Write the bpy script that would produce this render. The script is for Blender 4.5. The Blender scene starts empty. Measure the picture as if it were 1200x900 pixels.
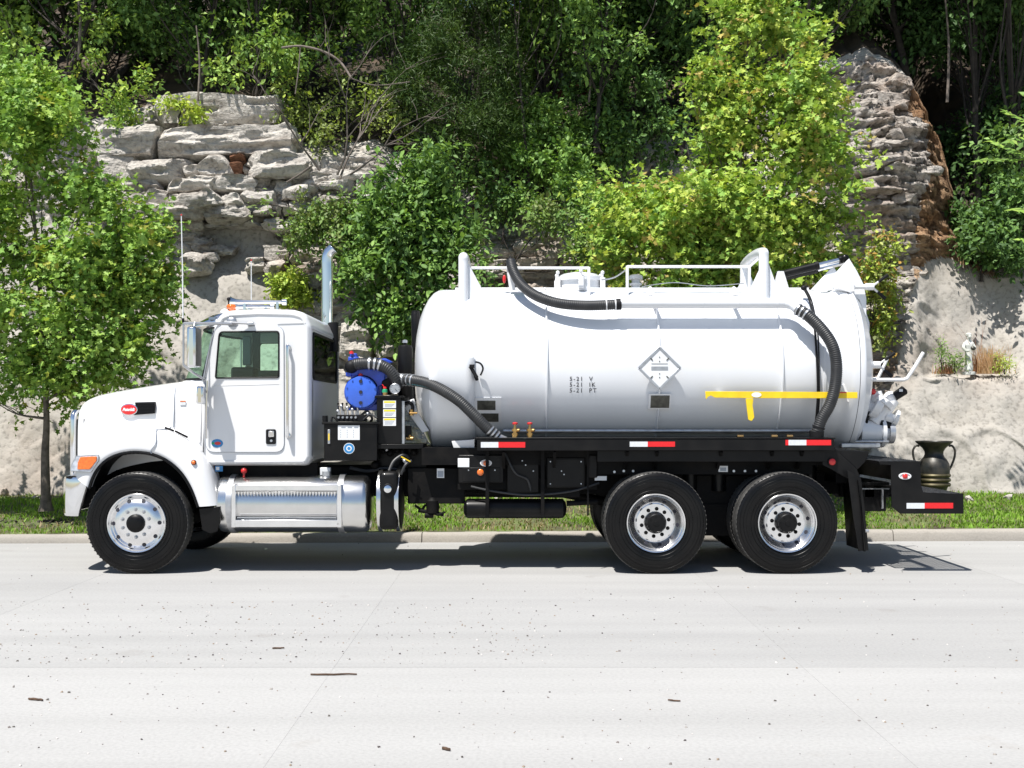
import bpy, bmesh, math, random
import numpy as np
from mathutils import Vector, Matrix

R = math.radians
random.seed(7)
SC = bpy.context.scene
COL = SC.collection

# ---------------------------------------------------------------- camera
cam_data = bpy.data.cameras.new('camera')
cam = bpy.data.objects.new('camera', cam_data)
COL.objects.link(cam)
cam.location = (0, -12.0, 1.71)
cam.rotation_euler = (R(90), 0, 0)
cam_data.sensor_width = 36.0
cam_data.lens = 39.6
cam_data.shift_y = 35 / 1200
cam_data.clip_end = 2000
SC.camera = cam

# ---------------------------------------------------------------- light
SUN_TRAVEL = Vector((0.27, 0.38, -1.0)).normalized()
world = bpy.data.worlds.new('World')
SC.world = world
world.use_nodes = True
wn = world.node_tree
wn.nodes.clear()
sky = wn.nodes.new('ShaderNodeTexSky')
sky.sky_type = 'NISHITA'
sky.sun_disc = False
sky.sun_elevation = math.asin(-SUN_TRAVEL.z)
sky.sun_rotation = math.atan2(-SUN_TRAVEL.x, -SUN_TRAVEL.y) % (2 * math.pi)
sky.air_density = 1.0
sky.dust_density = 0.6
bg = wn.nodes.new('ShaderNodeBackground')
bg.inputs['Strength'].default_value = 0.075
wo = wn.nodes.new('ShaderNodeOutputWorld')
wn.links.new(sky.outputs[0], bg.inputs[0])
wn.links.new(bg.outputs[0], wo.inputs[0])
sun_data = bpy.data.lights.new('sun', 'SUN')
sun_data.energy = 5.0
sun_data.angle = R(0.53)
sun_data.color = (1.0, 0.965, 0.91)
sun = bpy.data.objects.new('sun', sun_data)
COL.objects.link(sun)
sun.location = (-8, -14, 30)
sun.rotation_euler = SUN_TRAVEL.to_track_quat('-Z', 'Y').to_euler()
SC.view_settings.view_transform = 'Standard'
SC.view_settings.look = 'None'
SC.view_settings.exposure = 0.61
SC.view_settings.gamma = 1.0
SC.render.engine = 'CYCLES'
SC.cycles.max_bounces = 7
SC.cycles.transparent_max_bounces = 12
SC.cycles.caustics_reflective = False
SC.cycles.caustics_refractive = False

# ---------------------------------------------------------------- measuring the place
CAMD, CAMZ, FPX, HOR = 12.0, 1.71, 1320.0, 485.0


def S(y):
    return FPX / (CAMD + y)


def WX(px, y):
    return (px - 600.0) / S(y)


def WZ(py, y):
    return CAMZ + (HOR - py) / S(y)


def W(px, py, y):
    return Vector((WX(px, y), y, WZ(py, y)))


# ---------------------------------------------------------------- vectorised noise
def _hash(ix, iy, iz, seed):
    n = (ix * 374761393 + iy * 668265263 + iz * 2147483647 % 1013904223 + seed * 974711) & 0xffffffff
    n = ((n ^ (n >> 13)) * 1274126177) & 0xffffffff
    n = ((n ^ (n >> 16)) * 2246822519) & 0xffffffff
    return ((n ^ (n >> 15)) & 0xffff) / 65535.0


def vnoise(x, y, z, seed=0):
    x = np.asarray(x, float); y = np.asarray(y, float) + 0 * x; z = np.asarray(z, float) + 0 * x
    ix = np.floor(x).astype(np.int64); iy = np.floor(y).astype(np.int64); iz = np.floor(z).astype(np.int64)
    fx = x - ix; fy = y - iy; fz = z - iz
    fx = fx * fx * (3 - 2 * fx); fy = fy * fy * (3 - 2 * fy); fz = fz * fz * (3 - 2 * fz)
    iz = iz * 7919
    r = 0
    for a in (0, 1):
        for b in (0, 1):
            for c in (0, 1):
                w = (fx if a else 1 - fx) * (fy if b else 1 - fy) * (fz if c else 1 - fz)
                r = r + w * _hash(ix + a, iy + b, iz + c * 7919, seed)
    return r * 2 - 1


def fbm(x, y, z, octv=4, seed=0, gain=0.5):
    s = 0; a = 1.0; f = 1.0; t = 0
    for o in range(octv):
        s = s + a * vnoise(np.asarray(x) * f, np.asarray(y) * f, np.asarray(z) * f, seed + o * 17)
        t += a; a *= gain; f *= 2.03
    return s / t


def sstep(a, b, x):
    t = np.clip((np.asarray(x, float) - a) / (b - a), 0, 1)
    return t * t * (3 - 2 * t)


# ---------------------------------------------------------------- materials
def nodes_of(name):
    m = bpy.data.materials.new(name)
    m.use_nodes = True
    nt = m.node_tree
    return m, nt, nt.nodes['Principled BSDF'], nt.nodes['Material Output']


def paint(name, col, rough=0.4, metal=0.0, coat=0.0, spec=0.5, var=0.0, vscale=4.0, bump=0.0, bscale=60.0,
          dirt=None, dirt_amt=0.0, rvar=0.0):
    m, nt, b, out = nodes_of(name)
    b.inputs['Base Color'].default_value = (*col, 1)
    b.inputs['Roughness'].default_value = rough
    b.inputs['Metallic'].default_value = metal
    b.inputs['Coat Weight'].default_value = coat
    b.inputs['Coat Roughness'].default_value = 0.04
    b.inputs['Specular IOR Level'].default_value = spec
    N = nt.nodes; L = nt.links
    tc = N.new('ShaderNodeTexCoord')
    if var or dirt:
        n = N.new('ShaderNodeTexNoise'); n.inputs['Scale'].default_value = vscale
        n.inputs['Detail'].default_value = 8
        L.new(tc.outputs['Object'], n.inputs['Vector'])
        r = N.new('ShaderNodeValToRGB')
        d = dirt if dirt else tuple(c * (1 - var) for c in col)
        amt = dirt_amt if dirt else 1.0
        r.color_ramp.elements[0].position = 0.35
        r.color_ramp.elements[0].color = (*[col[i] * (1 - amt) + d[i] * amt for i in range(3)], 1)
        r.color_ramp.elements[1].position = 0.62
        r.color_ramp.elements[1].color = (*col, 1)
        L.new(n.outputs['Fac'], r.inputs['Fac'])
        L.new(r.outputs['Color'], b.inputs['Base Color'])
        if rvar:
            mr = N.new('ShaderNodeMapRange')
            mr.inputs['To Min'].default_value = min(1, rough + rvar)
            mr.inputs['To Max'].default_value = max(0.02, rough - rvar)
            L.new(n.outputs['Fac'], mr.inputs['Value'])
            L.new(mr.outputs['Result'], b.inputs['Roughness'])
    if bump:
        n2 = N.new('ShaderNodeTexNoise'); n2.inputs['Scale'].default_value = bscale
        n2.inputs['Detail'].default_value = 4
        L.new(tc.outputs['Object'], n2.inputs['Vector'])
        bp = N.new('ShaderNodeBump'); bp.inputs['Strength'].default_value = bump
        bp.inputs['Distance'].default_value = 0.01
        L.new(n2.outputs['Fac'], bp.inputs['Height'])
        L.new(bp.outputs['Normal'], b.inputs['Normal'])
    return m


M = {}
M['white'] = paint('white_paint', (0.75, 0.75, 0.755), 0.34, coat=0.55, var=0.025, vscale=2.0, rvar=0.06)
M['tank_white'] = paint('tank_white_paint', (0.74, 0.755, 0.78), 0.30, coat=0.5, var=0.035, vscale=1.3, bump=0.012, bscale=6, rvar=0.05)
M['black'] = paint('black_paint', (0.0045, 0.0045, 0.005), 0.40, coat=0.05, spec=0.18, dirt=(0.016, 0.015, 0.014), dirt_amt=0.4, vscale=5, rvar=0.12)
M['frame_black'] = paint('black_chassis_paint', (0.004, 0.004, 0.0045), 0.6, spec=0.12, dirt=(0.018, 0.016, 0.014), dirt_amt=0.4, vscale=7, rvar=0.15)
M['plastic'] = paint('black_plastic', (0.009, 0.009, 0.010), 0.55, spec=0.2, bump=0.05)
M['rubber'] = paint('tyre_rubber', (0.004, 0.004, 0.0045), 0.30, spec=0.22, dirt=(0.012, 0.011, 0.010), dirt_amt=0.35, vscale=6, bump=0.05, bscale=80, rvar=0.12)
M['tread'] = paint('worn_tread_rubber', (0.04, 0.039, 0.037), 0.8, dirt=(0.10, 0.095, 0.09), dirt_amt=0.7, vscale=12, bump=0.1)
M['hose'] = paint('black_hose_rubber', (0.017, 0.018, 0.020), 0.5, dirt=(0.045, 0.045, 0.045), dirt_amt=0.5, vscale=9, rvar=0.1)
M['chrome'] = paint('chrome', (0.82, 0.83, 0.85), 0.06, 1.0, var=0.05, vscale=3)
M['alu'] = paint('polished_aluminium', (0.88, 0.88, 0.89), 0.22, 1.0, var=0.08, vscale=8, rvar=0.06)
M['tank_alu'] = paint('brushed_stainless', (0.74, 0.74, 0.735), 0.23, 1.0, var=0.10, vscale=4, rvar=0.08)
M['galv'] = paint('galvanised_steel', (0.55, 0.56, 0.58), 0.38, 0.85, var=0.2, vscale=15, rvar=0.1)
M['brass'] = paint('brass', (0.62, 0.38, 0.14), 0.32, 1.0, var=0.3, vscale=20)
M['galv_dark'] = paint('weathered_grating', (0.16, 0.16, 0.165), 0.45, 0.6, var=0.4, vscale=15)
M['brass_dull'] = paint('dull_brass', (0.13, 0.11, 0.06), 0.45, 0.6, var=0.4, vscale=12, rvar=.1)
M['red'] = paint('red_plastic', (0.62, 0.02, 0.02), 0.35, coat=0.3)
M['tape_red'] = paint('red_reflective_tape', (0.75, 0.015, 0.02), 0.35, var=0.12, vscale=60)
M['tape_white'] = paint('silver_reflective_tape', (0.70, 0.72, 0.75), 0.35, var=0.1, vscale=60)
M['orange'] = paint('amber_lens', (0.92, 0.19, 0.02), 0.15, coat=0.8, var=0.3, vscale=30)
M['lens'] = paint('clear_lens', (0.62, 0.68, 0.76), 0.08, 0.3, coat=1.0, var=0.4, vscale=25)
M['blue'] = paint('blue_pump_enamel', (0.018, 0.075, 0.60), 0.36, coat=0.3, var=0.3, vscale=10, bump=0.1, bscale=50)
M['blue2'] = paint('pale_blue_cover_enamel', (0.04, 0.13, 0.62), 0.36, coat=0.3, var=0.1, vscale=10, bump=0.1, bscale=50)
M['green'] = paint('green_fitting', (0.02, 0.30, 0.14), 0.4)
M['yellow'] = paint('yellow_paint', (0.86, 0.60, 0.015), 0.42, var=0.15, vscale=12)
M['label_white'] = paint('white_label', (0.74, 0.75, 0.76), 0.45)
M['label_grey'] = paint('grey_print', (0.30, 0.33, 0.38), 0.5)
M['label_blue'] = paint('blue_print', (0.03, 0.22, 0.50), 0.45)
M['label_yellow'] = paint('yellow_print', (0.85, 0.68, 0.03), 0.45)
M['ink'] = paint('black_ink', (0.02, 0.02, 0.03), 0.5)
M['plate'] = paint('dark_data_plate', (0.10, 0.10, 0.085), 0.35, 0.5, var=0.4, vscale=25)
M['dim'] = paint('cab_upholstery', (0.05, 0.055, 0.065), 0.7, var=0.2)
M['dimblue'] = paint('cab_blue_grey_trim', (0.13, 0.17, 0.22), 0.6)
M['urn'] = paint('blackened_iron', (0.020, 0.021, 0.020), 0.42, 0.2, dirt=(0.07, 0.06, 0.045), dirt_amt=0.6, vscale=9, bump=0.15, bscale=40, rvar=0.15)
M['bark'] = paint('grey_bark', (0.15, 0.125, 0.10), 0.9, var=0.5, vscale=14, bump=0.6, bscale=30)
M['dark_bark'] = paint('dark_bark', (0.055, 0.045, 0.038), 0.9, var=0.5, vscale=10, bump=0.6, bscale=20)
M['dead_wood'] = paint('dead_grey_wood', (0.20, 0.165, 0.14), 0.9, var=0.5, vscale=12, bump=0.4, bscale=40)
M['stick'] = paint('brown_stick', (0.11, 0.065, 0.04), 0.9, var=0.5, vscale=40)
M['statue'] = paint('weathered_white_stone', (0.74, 0.75, 0.72), 0.8, dirt=(0.30, 0.31, 0.27), dirt_amt=0.8, vscale=9, bump=0.4)
M['tape_cyan'] = paint('teal_hose_stripe', (0.10, 0.38, 0.42), 0.5)
M['sediment'] = paint('cardboard', (0.3, 0.2, 0.12), 0.8)


def glass(name, tint, refl=1.0, rough=0.0):
    m, nt, b, out = nodes_of(name)
    N = nt.nodes; L = nt.links
    tr = N.new('ShaderNodeBsdfTransparent'); tr.inputs[0].default_value = (*tint, 1)
    gl = N.new('ShaderNodeBsdfGlossy'); gl.inputs['Roughness'].default_value = rough + 0.01
    fr = N.new('ShaderNodeFresnel'); fr.inputs['IOR'].default_value = 1.5
    ad = N.new('ShaderNodeMath'); ad.operation = 'MULTIPLY_ADD'
    ad.inputs[1].default_value = refl; ad.inputs[2].default_value = 0.0
    mx = N.new('ShaderNodeMixShader')
    L.new(fr.outputs[0], ad.inputs[0]); L.new(ad.outputs[0], mx.inputs[0])
    L.new(tr.outputs[0], mx.inputs[1]); L.new(gl.outputs[0], mx.inputs[2])
    L.new(mx.outputs[0], out.inputs[0])
    return m


M['glass'] = glass('green_tinted_glass', (0.88, 1.0, 0.94))
M['glass_screen'] = glass('windscreen_glass', (0.72, 0.92, 0.80), 0.35)
M['glass_dark'] = glass('dark_tinted_glass', (0.10, 0.13, 0.12))


def leaf_mat(name, trans=0.35, rough=0.5):
    m, nt, b, out = nodes_of(name)
    N = nt.nodes; L = nt.links
    at = N.new('ShaderNodeAttribute'); at.attribute_name = 'leafcol'
    b.inputs['Roughness'].default_value = rough
    b.inputs['Specular IOR Level'].default_value = 0.22
    L.new(at.outputs['Color'], b.inputs['Base Color'])
    t = N.new('ShaderNodeBsdfTranslucent')
    mc = N.new('ShaderNodeMix'); mc.data_type = 'RGBA'; mc.blend_type = 'MULTIPLY'
    mc.inputs[0].default_value = 1.0
    mc.inputs[7].default_value = (1.0, 1.0, 0.45, 1)
    L.new(at.outputs['Color'], mc.inputs[6])
    L.new(mc.outputs[2], t.inputs[0])
    mx = N.new('ShaderNodeMixShader'); mx.inputs[0].default_value = trans
    L.new(b.outputs[0], mx.inputs[1]); L.new(t.outputs[0], mx.inputs[2])
    L.new(mx.outputs[0], out.inputs[0])
    return m


M['leaf'] = leaf_mat('leaf_green', 0.26)
M['grass'] = leaf_mat('grass_blades', 0.3, 0.6)


def rock_mat(name, light, mid, dark, strata=1.0, scale=1.0, rust=0.3, bump=0.7):
    m, nt, b, out = nodes_of(name)
    N = nt.nodes; L = nt.links
    tc = N.new('ShaderNodeTexCoord')
    g = N.new('ShaderNodeNewGeometry')
    mp = N.new('ShaderNodeMapping'); mp.inputs['Scale'].default_value = (0.6 * scale, 0.6 * scale, 2.0 * scale if strata else 0.8 * scale)
    L.new(g.outputs['Position'], mp.inputs['Vector'])
    n1 = N.new('ShaderNodeTexNoise'); n1.inputs['Scale'].default_value = 1.4; n1.inputs['Detail'].default_value = 12
    n1.inputs['Roughness'].default_value = 0.68; n1.inputs['Distortion'].default_value = 0.4
    L.new(mp.outputs[0], n1.inputs['Vector'])
    r = N.new('ShaderNodeValToRGB')
    e = r.color_ramp.elements
    e[0].position = 0.33; e[0].color = (*dark, 1)
    e[1].position = 0.66; e[1].color = (*light, 1)
    k = e.new(0.48); k.color = (*mid, 1)
    L.new(n1.outputs['Fac'], r.inputs['Fac'])
    # rust-brown mineral stains of their own shape
    n2 = N.new('ShaderNodeTexNoise'); n2.inputs['Scale'].default_value = 0.55; n2.inputs['Detail'].default_value = 6
    L.new(g.outputs['Position'], n2.inputs['Vector'])
    mr = N.new('ShaderNodeMapRange'); mr.inputs['From Min'].default_value = 0.54; mr.inputs['From Max'].default_value = 0.70
    mr.inputs['To Max'].default_value = rust
    L.new(n2.outputs['Fac'], mr.inputs['Value'])
    mx = N.new('ShaderNodeMix'); mx.data_type = 'RGBA'
    L.new(mr.outputs['Result'], mx.inputs[0]); L.new(r.outputs['Color'], mx.inputs[6])
    mx.inputs[7].default_value = (0.33, 0.17, 0.085, 1)
    # fine speckle
    n3 = N.new('ShaderNodeTexNoise'); n3.inputs['Scale'].default_value = 14; n3.inputs['Detail'].default_value = 5
    L.new(g.outputs['Position'], n3.inputs['Vector'])
    mr3 = N.new('ShaderNodeMapRange'); mr3.inputs['From Min'].default_value = 0.3; mr3.inputs['From Max'].default_value = 0.5
    mr3.inputs['To Min'].default_value = 0.62; mr3.inputs['To Max'].default_value = 1.0
    L.new(n3.outputs['Fac'], mr3.inputs['Value'])
    mm = N.new('ShaderNodeMix'); mm.data_type = 'RGBA'; mm.blend_type = 'MULTIPLY'; mm.inputs[0].default_value = 1
    L.new(mx.outputs[2], mm.inputs[6]); L.new(mr3.outputs['Result'], mm.inputs[7])
    L.new(mm.outputs[2], b.inputs['Base Color'])
    b.inputs['Roughness'].default_value = 0.95
    b.inputs['Specular IOR Level'].default_value = 0.15
    ad = N.new('ShaderNodeMath'); ad.operation = 'MULTIPLY_ADD'; ad.inputs[1].default_value = 0.5
    L.new(n3.outputs['Fac'], ad.inputs[0]); L.new(n1.outputs['Fac'], ad.inputs[2])
    bp = N.new('ShaderNodeBump'); bp.inputs['Strength'].default_value = bump; bp.inputs['Distance'].default_value = 0.12
    L.new(ad.outputs[0], bp.inputs['Height']); L.new(bp.outputs['Normal'], b.inputs['Normal'])
    return m


M['stone'] = rock_mat('limestone', (0.60, 0.565, 0.515), (0.49, 0.455, 0.41), (0.20, 0.17, 0.145), 1, 1.5, 0.22, 1.0)
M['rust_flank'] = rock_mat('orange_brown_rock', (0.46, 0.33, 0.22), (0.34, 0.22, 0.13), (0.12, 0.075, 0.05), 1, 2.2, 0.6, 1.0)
M['shale'] = rock_mat('thin_bedded_grey_rock', (0.58, 0.54, 0.49), (0.43, 0.39, 0.35), (0.15, 0.125, 0.105), 1, 2.6, 0.45, 1.0)
M['stone_rust'] = rock_mat('rusty_sandstone', (0.24, 0.12, 0.07), (0.15, 0.07, 0.04), (0.07, 0.035, 0.02), 0, 2.0, 0.5)


# ---------------------------------------------------------------- mesh builder
def link(o, parent=None):
    COL.objects.link(o)
    if parent is not None:
        o.parent = parent
        # built in world coordinates, so keep it there
        o.matrix_parent_inverse = parent_world(parent).inverted()
    return o


def parent_world(p):
    m = Matrix.LocRotScale(p.location, p.rotation_euler, p.scale)
    if p.parent is not None:
        m = parent_world(p.parent) @ p.matrix_parent_inverse @ m
    return m


def tag(o, label=None, cat=None, group=None, kind=None):
    if label: o['label'] = label
    if cat: o['category'] = cat
    if group: o['group'] = group
    if kind: o['kind'] = kind
    return o


def empty(name, loc, label=None, cat=None, group=None, kind=None, parent=None):
    o = bpy.data.objects.new(name, None)
    o.location = loc
    link(o, parent)
    o.empty_display_size = 0.2
    return tag(o, label, cat, group, kind)


def catmull(pts, n=8):
    P = [Vector(p) for p in pts]
    out = []
    for i in range(len(P) - 1):
        p0 = P[max(i - 1, 0)]; p1 = P[i]; p2 = P[i + 1]; p3 = P[min(i + 2, len(P) - 1)]
        for k in range(n):
            t = k / n
            out.append(0.5 * ((2 * p1) + (p2 - p0) * t + (2 * p0 - 5 * p1 + 4 * p2 - p3) * t * t + (3 * p1 - p0 - 3 * p2 + p3) * t ** 3))
    out.append(P[-1])
    return out


def resample(pts, step):
    out = [pts[0]]
    acc = 0.0
    for a, b in zip(pts[:-1], pts[1:]):
        d = (b - a).length
        if d < 1e-9: continue
        while acc + d >= step:
            t = (step - acc) / d
            a = a.lerp(b, t); out.append(a.copy())
            d = (b - a).length; acc = 0.0
            if d < 1e-9: break
        acc += d
    return out


class MB:
    def __init__(s):
        s.V = []; s.F = []; s.marks = []

    def add(s, vs, fs):
        k = len(s.V); s.marks.append((len(s.V), len(s.F)))
        s.V.extend([tuple(v) for v in vs])
        s.F.extend([tuple(k + i for i in f) for f in fs])
        return s

    def box(s, x0, x1, y0, y1, z0, z1):
        v = [(x, y, z) for x in (x0, x1) for y in (y0, y1) for z in (z0, z1)]
        return s.add(v, [(0, 1, 3, 2), (4, 6, 7, 5), (0, 4, 5, 1), (2, 3, 7, 6), (0, 2, 6, 4), (1, 5, 7, 3)])

    def pbox(s, px0, px1, py0, py1, y0, y1):
        """box whose near face spans the measured rectangle"""
        return s.box(WX(px0, y0), WX(px1, y0), y0, y1, WZ(py1, y0), WZ(py0, y0))

    def bar(s, p0, p1, w, h=None, up=(0, 0, 1)):
        p0 = Vector(p0); p1 = Vector(p1); h = h or w
        d = (p1 - p0).normalized(); u = Vector(up)
        if abs(d.dot(u)) > 0.95: u = Vector((0, 1, 0))
        r = d.cross(u).normalized(); u = r.cross(d).normalized()
        v = []
        for p in (p0, p1):
            for a, b in ((-1, -1), (1, -1), (1, 1), (-1, 1)):
                v.append(p + r * (a * w / 2) + u * (b * h / 2))
        return s.add(v, [(0, 1, 2, 3), (7, 6, 5, 4), (0, 4, 5, 1), (1, 5, 6, 2), (2, 6, 7, 3), (3, 7, 4, 0)])

    def tube(s, pts, r, n=10, caps=True, closed=False):
        P = [Vector(p) for p in pts]
        rad = r if hasattr(r, '__len__') else [r] * len(P)
        m = len(P); v = []; f = []
        t = (P[1] - P[0]).normalized()
        u = Vector((0, 0, 1)) if abs(t.z) < 0.9 else Vector((0, 1, 0))
        u = (u - t * u.dot(t)).normalized()
        for i in range(m):
            a = P[max(i - 1, 0)]; b = P[min(i + 1, m - 1)]
            if closed: a = P[i - 1]; b = P[(i + 1) % m]
            t = (b - a).normalized()
            u = (u - t * u.dot(t)).normalized(); w = t.cross(u)
            for k in range(n):
                an = 2 * math.pi * k / n
                v.append(P[i] + (u * math.cos(an) + w * math.sin(an)) * rad[i])
        for i in range(m if closed else m - 1):
            j = (i + 1) % m
            for k in range(n):
                f.append((i * n + k, i * n + (k + 1) % n, j * n + (k + 1) % n, j * n + k))
        if caps and not closed:
            f.append(tuple(range(n))[::-1]); f.append(tuple((m - 1) * n + k for k in range(n)))
        return s.add(v, f)

    def cyl(s, p0, p1, r0, r1=None, n=24):
        return s.tube([p0, p1], [r0, r0 if r1 is None else r1], n)

    def lathe(s, prof, org, axis='y', n=48, closed=False, a0=0.0, a1=None):
        """prof = [(position along axis, radius)]"""
        ox, oy, oz = org; v = []; f = []
        full = a1 is None
        cnt = n if full else n + 1
        for a, r in prof:
            for k in range(cnt):
                an = (2 * math.pi * k / n) if full else a0 + (a1 - a0) * k / n
                c = math.cos(an) * r; q = math.sin(an) * r
                v.append({'x': (ox + a, oy + c, oz + q), 'y': (ox + c, oy + a, oz + q), 'z': (ox + c, oy + q, oz + a)}[axis])
        m = len(prof)
        for i in range(m if closed else m - 1):
            j = (i + 1) % m
            for k in range(n):
                k2 = (k + 1) % cnt
                f.append((i * cnt + k, i * cnt + k2, j * cnt + k2, j * cnt + k))
        if not closed and full:
            for i in (0, m - 1):
                if prof[i][1] > 1e-4: f.append(tuple(i * cnt + k for k in range(n)))
        return s.add(v, f)

    def prism(s, pts, y0, y1):
        """outline in (x, z) pulled from y0 to y1"""
        n = len(pts)
        v = [(x, y0, z) for x, z in pts] + [(x, y1, z) for x, z in pts]
        return s.add(v, [tuple(range(n)), tuple(range(2 * n - 1, n - 1, -1))] + [(i, i + n, (i + 1) % n + n, (i + 1) % n) for i in range(n)])

    def pprism(s, ppts, y0, y1):
        return s.prism([(WX(a, y0), WZ(b, y0)) for a, b in ppts], y0, y1)

    def sphere(s, c, r, nu=16, nv=10):
        r = r if hasattr(r, '__len__') else (r, r, r)
        v = [(c[0], c[1], c[2] - r[2])]; f = []
        for i in range(1, nv):
            a = math.pi * i / nv
            for k in range(nu):
                b = 2 * math.pi * k / nu
                v.append((c[0] + r[0] * math.sin(a) * math.cos(b), c[1] + r[1] * math.sin(a) * math.sin(b), c[2] - r[2] * math.cos(a)))
        v.append((c[0], c[1], c[2] + r[2]))
        for k in range(nu):
            f.append((0, 1 + (k + 1) % nu, 1 + k))
            for i in range(nv - 2):
                a = 1 + i * nu; f.append((a + k, a + (k + 1) % nu, a + nu + (k + 1) % nu, a + nu + k))
            a = 1 + (nv - 2) * nu
            f.append((a + k, a + (k + 1) % nu, len(v) - 1))
        return s.add(v, f)

    def grid(s, rows):
        n = len(rows[0]); v = [p for r in rows for p in r]; f = []
        for i in range(len(rows) - 1):
            for k in range(n - 1):
                f.append((i * n + k, i * n + k + 1, (i + 1) * n + k + 1, (i + 1) * n + k))
        return s.add(v, f)

    def each(s, name, mat, parent=None, **kw):
        """one object per connected piece that was added"""
        out = []
        ends = s.marks[1:] + [(len(s.V), len(s.F))]
        for (v0, f0), (v1, f1) in zip(s.marks, ends):
            m = MB(); m.V = s.V[v0:v1]; m.F = [tuple(i - v0 for i in f) for f in s.F[f0:f1]]
            out.append(m.build(name, mat, parent, **kw))
        return out

    def mesh(s, name, mat, smooth=38, merge=False):
        me = bpy.data.meshes.new(name)
        me.from_pydata(s.V, [], s.F)
        bm = bmesh.new(); bm.from_mesh(me)
        if merge: bmesh.ops.remove_doubles(bm, verts=bm.verts, dist=1e-5)
        bmesh.ops.recalc_face_normals(bm, faces=bm.faces)
        bm.to_mesh(me); bm.free()
        if mat is not None: me.materials.append(mat)
        if smooth:
            me.polygons.foreach_set('use_smooth', [True] * len(me.polygons))
            me.set_sharp_from_angle(angle=R(smooth))
        return me

    def build(s, name, mat, parent=None, bevel=0.0, sub=0, smooth=38, label=None, cat=None, group=None, kind=None, merge=False, seg=2):
        o = bpy.data.objects.new(name, s.mesh(name, mat, smooth, merge))
        link(o, parent)
        if bevel:
            m = o.modifiers.new('bevel', 'BEVEL'); m.width = bevel; m.segments = seg; m.limit_method = 'ANGLE'; m.angle_limit = R(32)
            m.harden_normals = False
        if sub:
            m = o.modifiers.new('sub', 'SUBSURF'); m.levels = sub; m.render_levels = sub
        return tag(o, label, cat, group, kind)


def smoothline(pts, n=6):
    return [(p.x, p.z) for p in catmull([(a, 0, b) for a, b in pts], n)]


def roundrect(x0, x1, z0, z1, r, n=5):
    out = []
    for cx, cz, a in ((x1 - r, z1 - r, 0), (x0 + r, z1 - r, 90), (x0 + r, z0 + r, 180), (x1 - r, z0 + r, 270)):
        for k in range(n + 1):
            t = R(a + 90 * k / n); out.append((cx + r * math.cos(t), cz + r * math.sin(t)))
    return out


def roundpoly(pts, r, n=4):
    out = []
    m = len(pts)
    rr = r if hasattr(r, '__len__') else [r] * m
    for i in range(m):
        p = Vector(pts[i]); a = Vector(pts[i - 1]); b = Vector(pts[(i + 1) % m])
        q = rr[i]
        if q <= 0: out.append((p.x, p.y)); continue
        da = (a - p).normalized(); db = (b - p).normalized()
        ang = da.angle(db); d = min(q / math.tan(ang / 2), (a - p).length * 0.49, (b - p).length * 0.49)
        s0 = p + da * d; s1 = p + db * d
        for k in range(n + 1):
            t = k / n
            v = s0 * (1 - t) ** 2 + p * 2 * t * (1 - t) + s1 * t * t
            out.append((v.x, v.y))
    return out


def plate_hole(outer, hole, pos, thick, plane='xz'):
    """flat plate with an opening; outlines in (x, z) at y=pos, or (y, z) at x=pos"""
    bm = bmesh.new()
    def P3(p, t): return (p[0], pos + t, p[1]) if plane == 'xz' else (pos + t, p[0], p[1])
    es = []
    for loop in (outer, hole):
        vs = [bm.verts.new(P3(p, 0)) for p in loop]
        for i in range(len(vs)): es.append(bm.edges.new((vs[i], vs[(i + 1) % len(vs)])))
    r = bmesh.ops.triangle_fill(bm, edges=es, use_beauty=True, use_dissolve=False)
    bm.verts.ensure_lookup_table(); bm.verts.index_update()
    n = len(bm.verts)
    V = [tuple(v.co) for v in bm.verts]; F = [tuple(v.index for v in f.verts) for f in bm.faces]
    d = Vector(P3((0, 0), thick)) - Vector(P3((0, 0), 0))
    V2 = [tuple(Vector(v) + d) for v in V]; F2 = [tuple(i + n for i in f[::-1]) for f in F]
    side = []
    k = 0
    for loop in (outer, hole):
        m = len(loop)
        for i in range(m): a, b = k + i, k + (i + 1) % m; side.append((a, b, b + n, a + n))
        k += m
    bm.free()
    mb = MB(); mb.add(V + V2, F + F2 + side)
    return mb


def boolean_cut(o, cutters, op='DIFFERENCE'):
    tmp = []
    for c in cutters:
        COL.objects.link(c) if c.name not in COL.objects else None
        m = o.modifiers.new('cut', 'BOOLEAN'); m.object = c; m.operation = op; m.solver = 'EXACT'
        tmp.append(c)
    bpy.context.view_layer.update()
    dg = bpy.context.evaluated_depsgraph_get()
    me = bpy.data.meshes.new_from_object(o.evaluated_get(dg))
    o.modifiers.clear()
    o.data = me
    for c in tmp:
        bpy.data.objects.remove(c)
    me.polygons.foreach_set('use_smooth', [True] * len(me.polygons))
    me.set_sharp_from_angle(angle=R(35))
    return o


def cutter(mb):
    return bpy.data.objects.new('cutter', mb.mesh('cutter', None, 0))


def text_mesh(body, size, x, y, z, mat, name, parent, space=1.0, shear=0.0, align='LEFT', proj=None, extr=0.0, scale_x=1.0, bold=0.0):
    c = bpy.data.curves.new('t', 'FONT')
    c.body = body; c.size = size; c.space_character = space; c.shear = shear; c.align_x = align; c.offset = bold
    c.resolution_u = 2
    t = bpy.data.objects.new('t', c); COL.objects.link(t)
    bpy.context.view_layer.update()
    dg = bpy.context.evaluated_depsgraph_get()
    me = bpy.data.meshes.new_from_object(t.evaluated_get(dg))
    bpy.data.objects.remove(t)
    for v in me.vertices:
        px = x + v.co.x * scale_x; pz = z + v.co.y
        py = proj(px, pz) if proj else y
        v.co = (px, py, pz)
    me.materials.clear(); me.materials.append(mat)
    o = bpy.data.objects.new(name, me)
    return link(o, parent)


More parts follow.
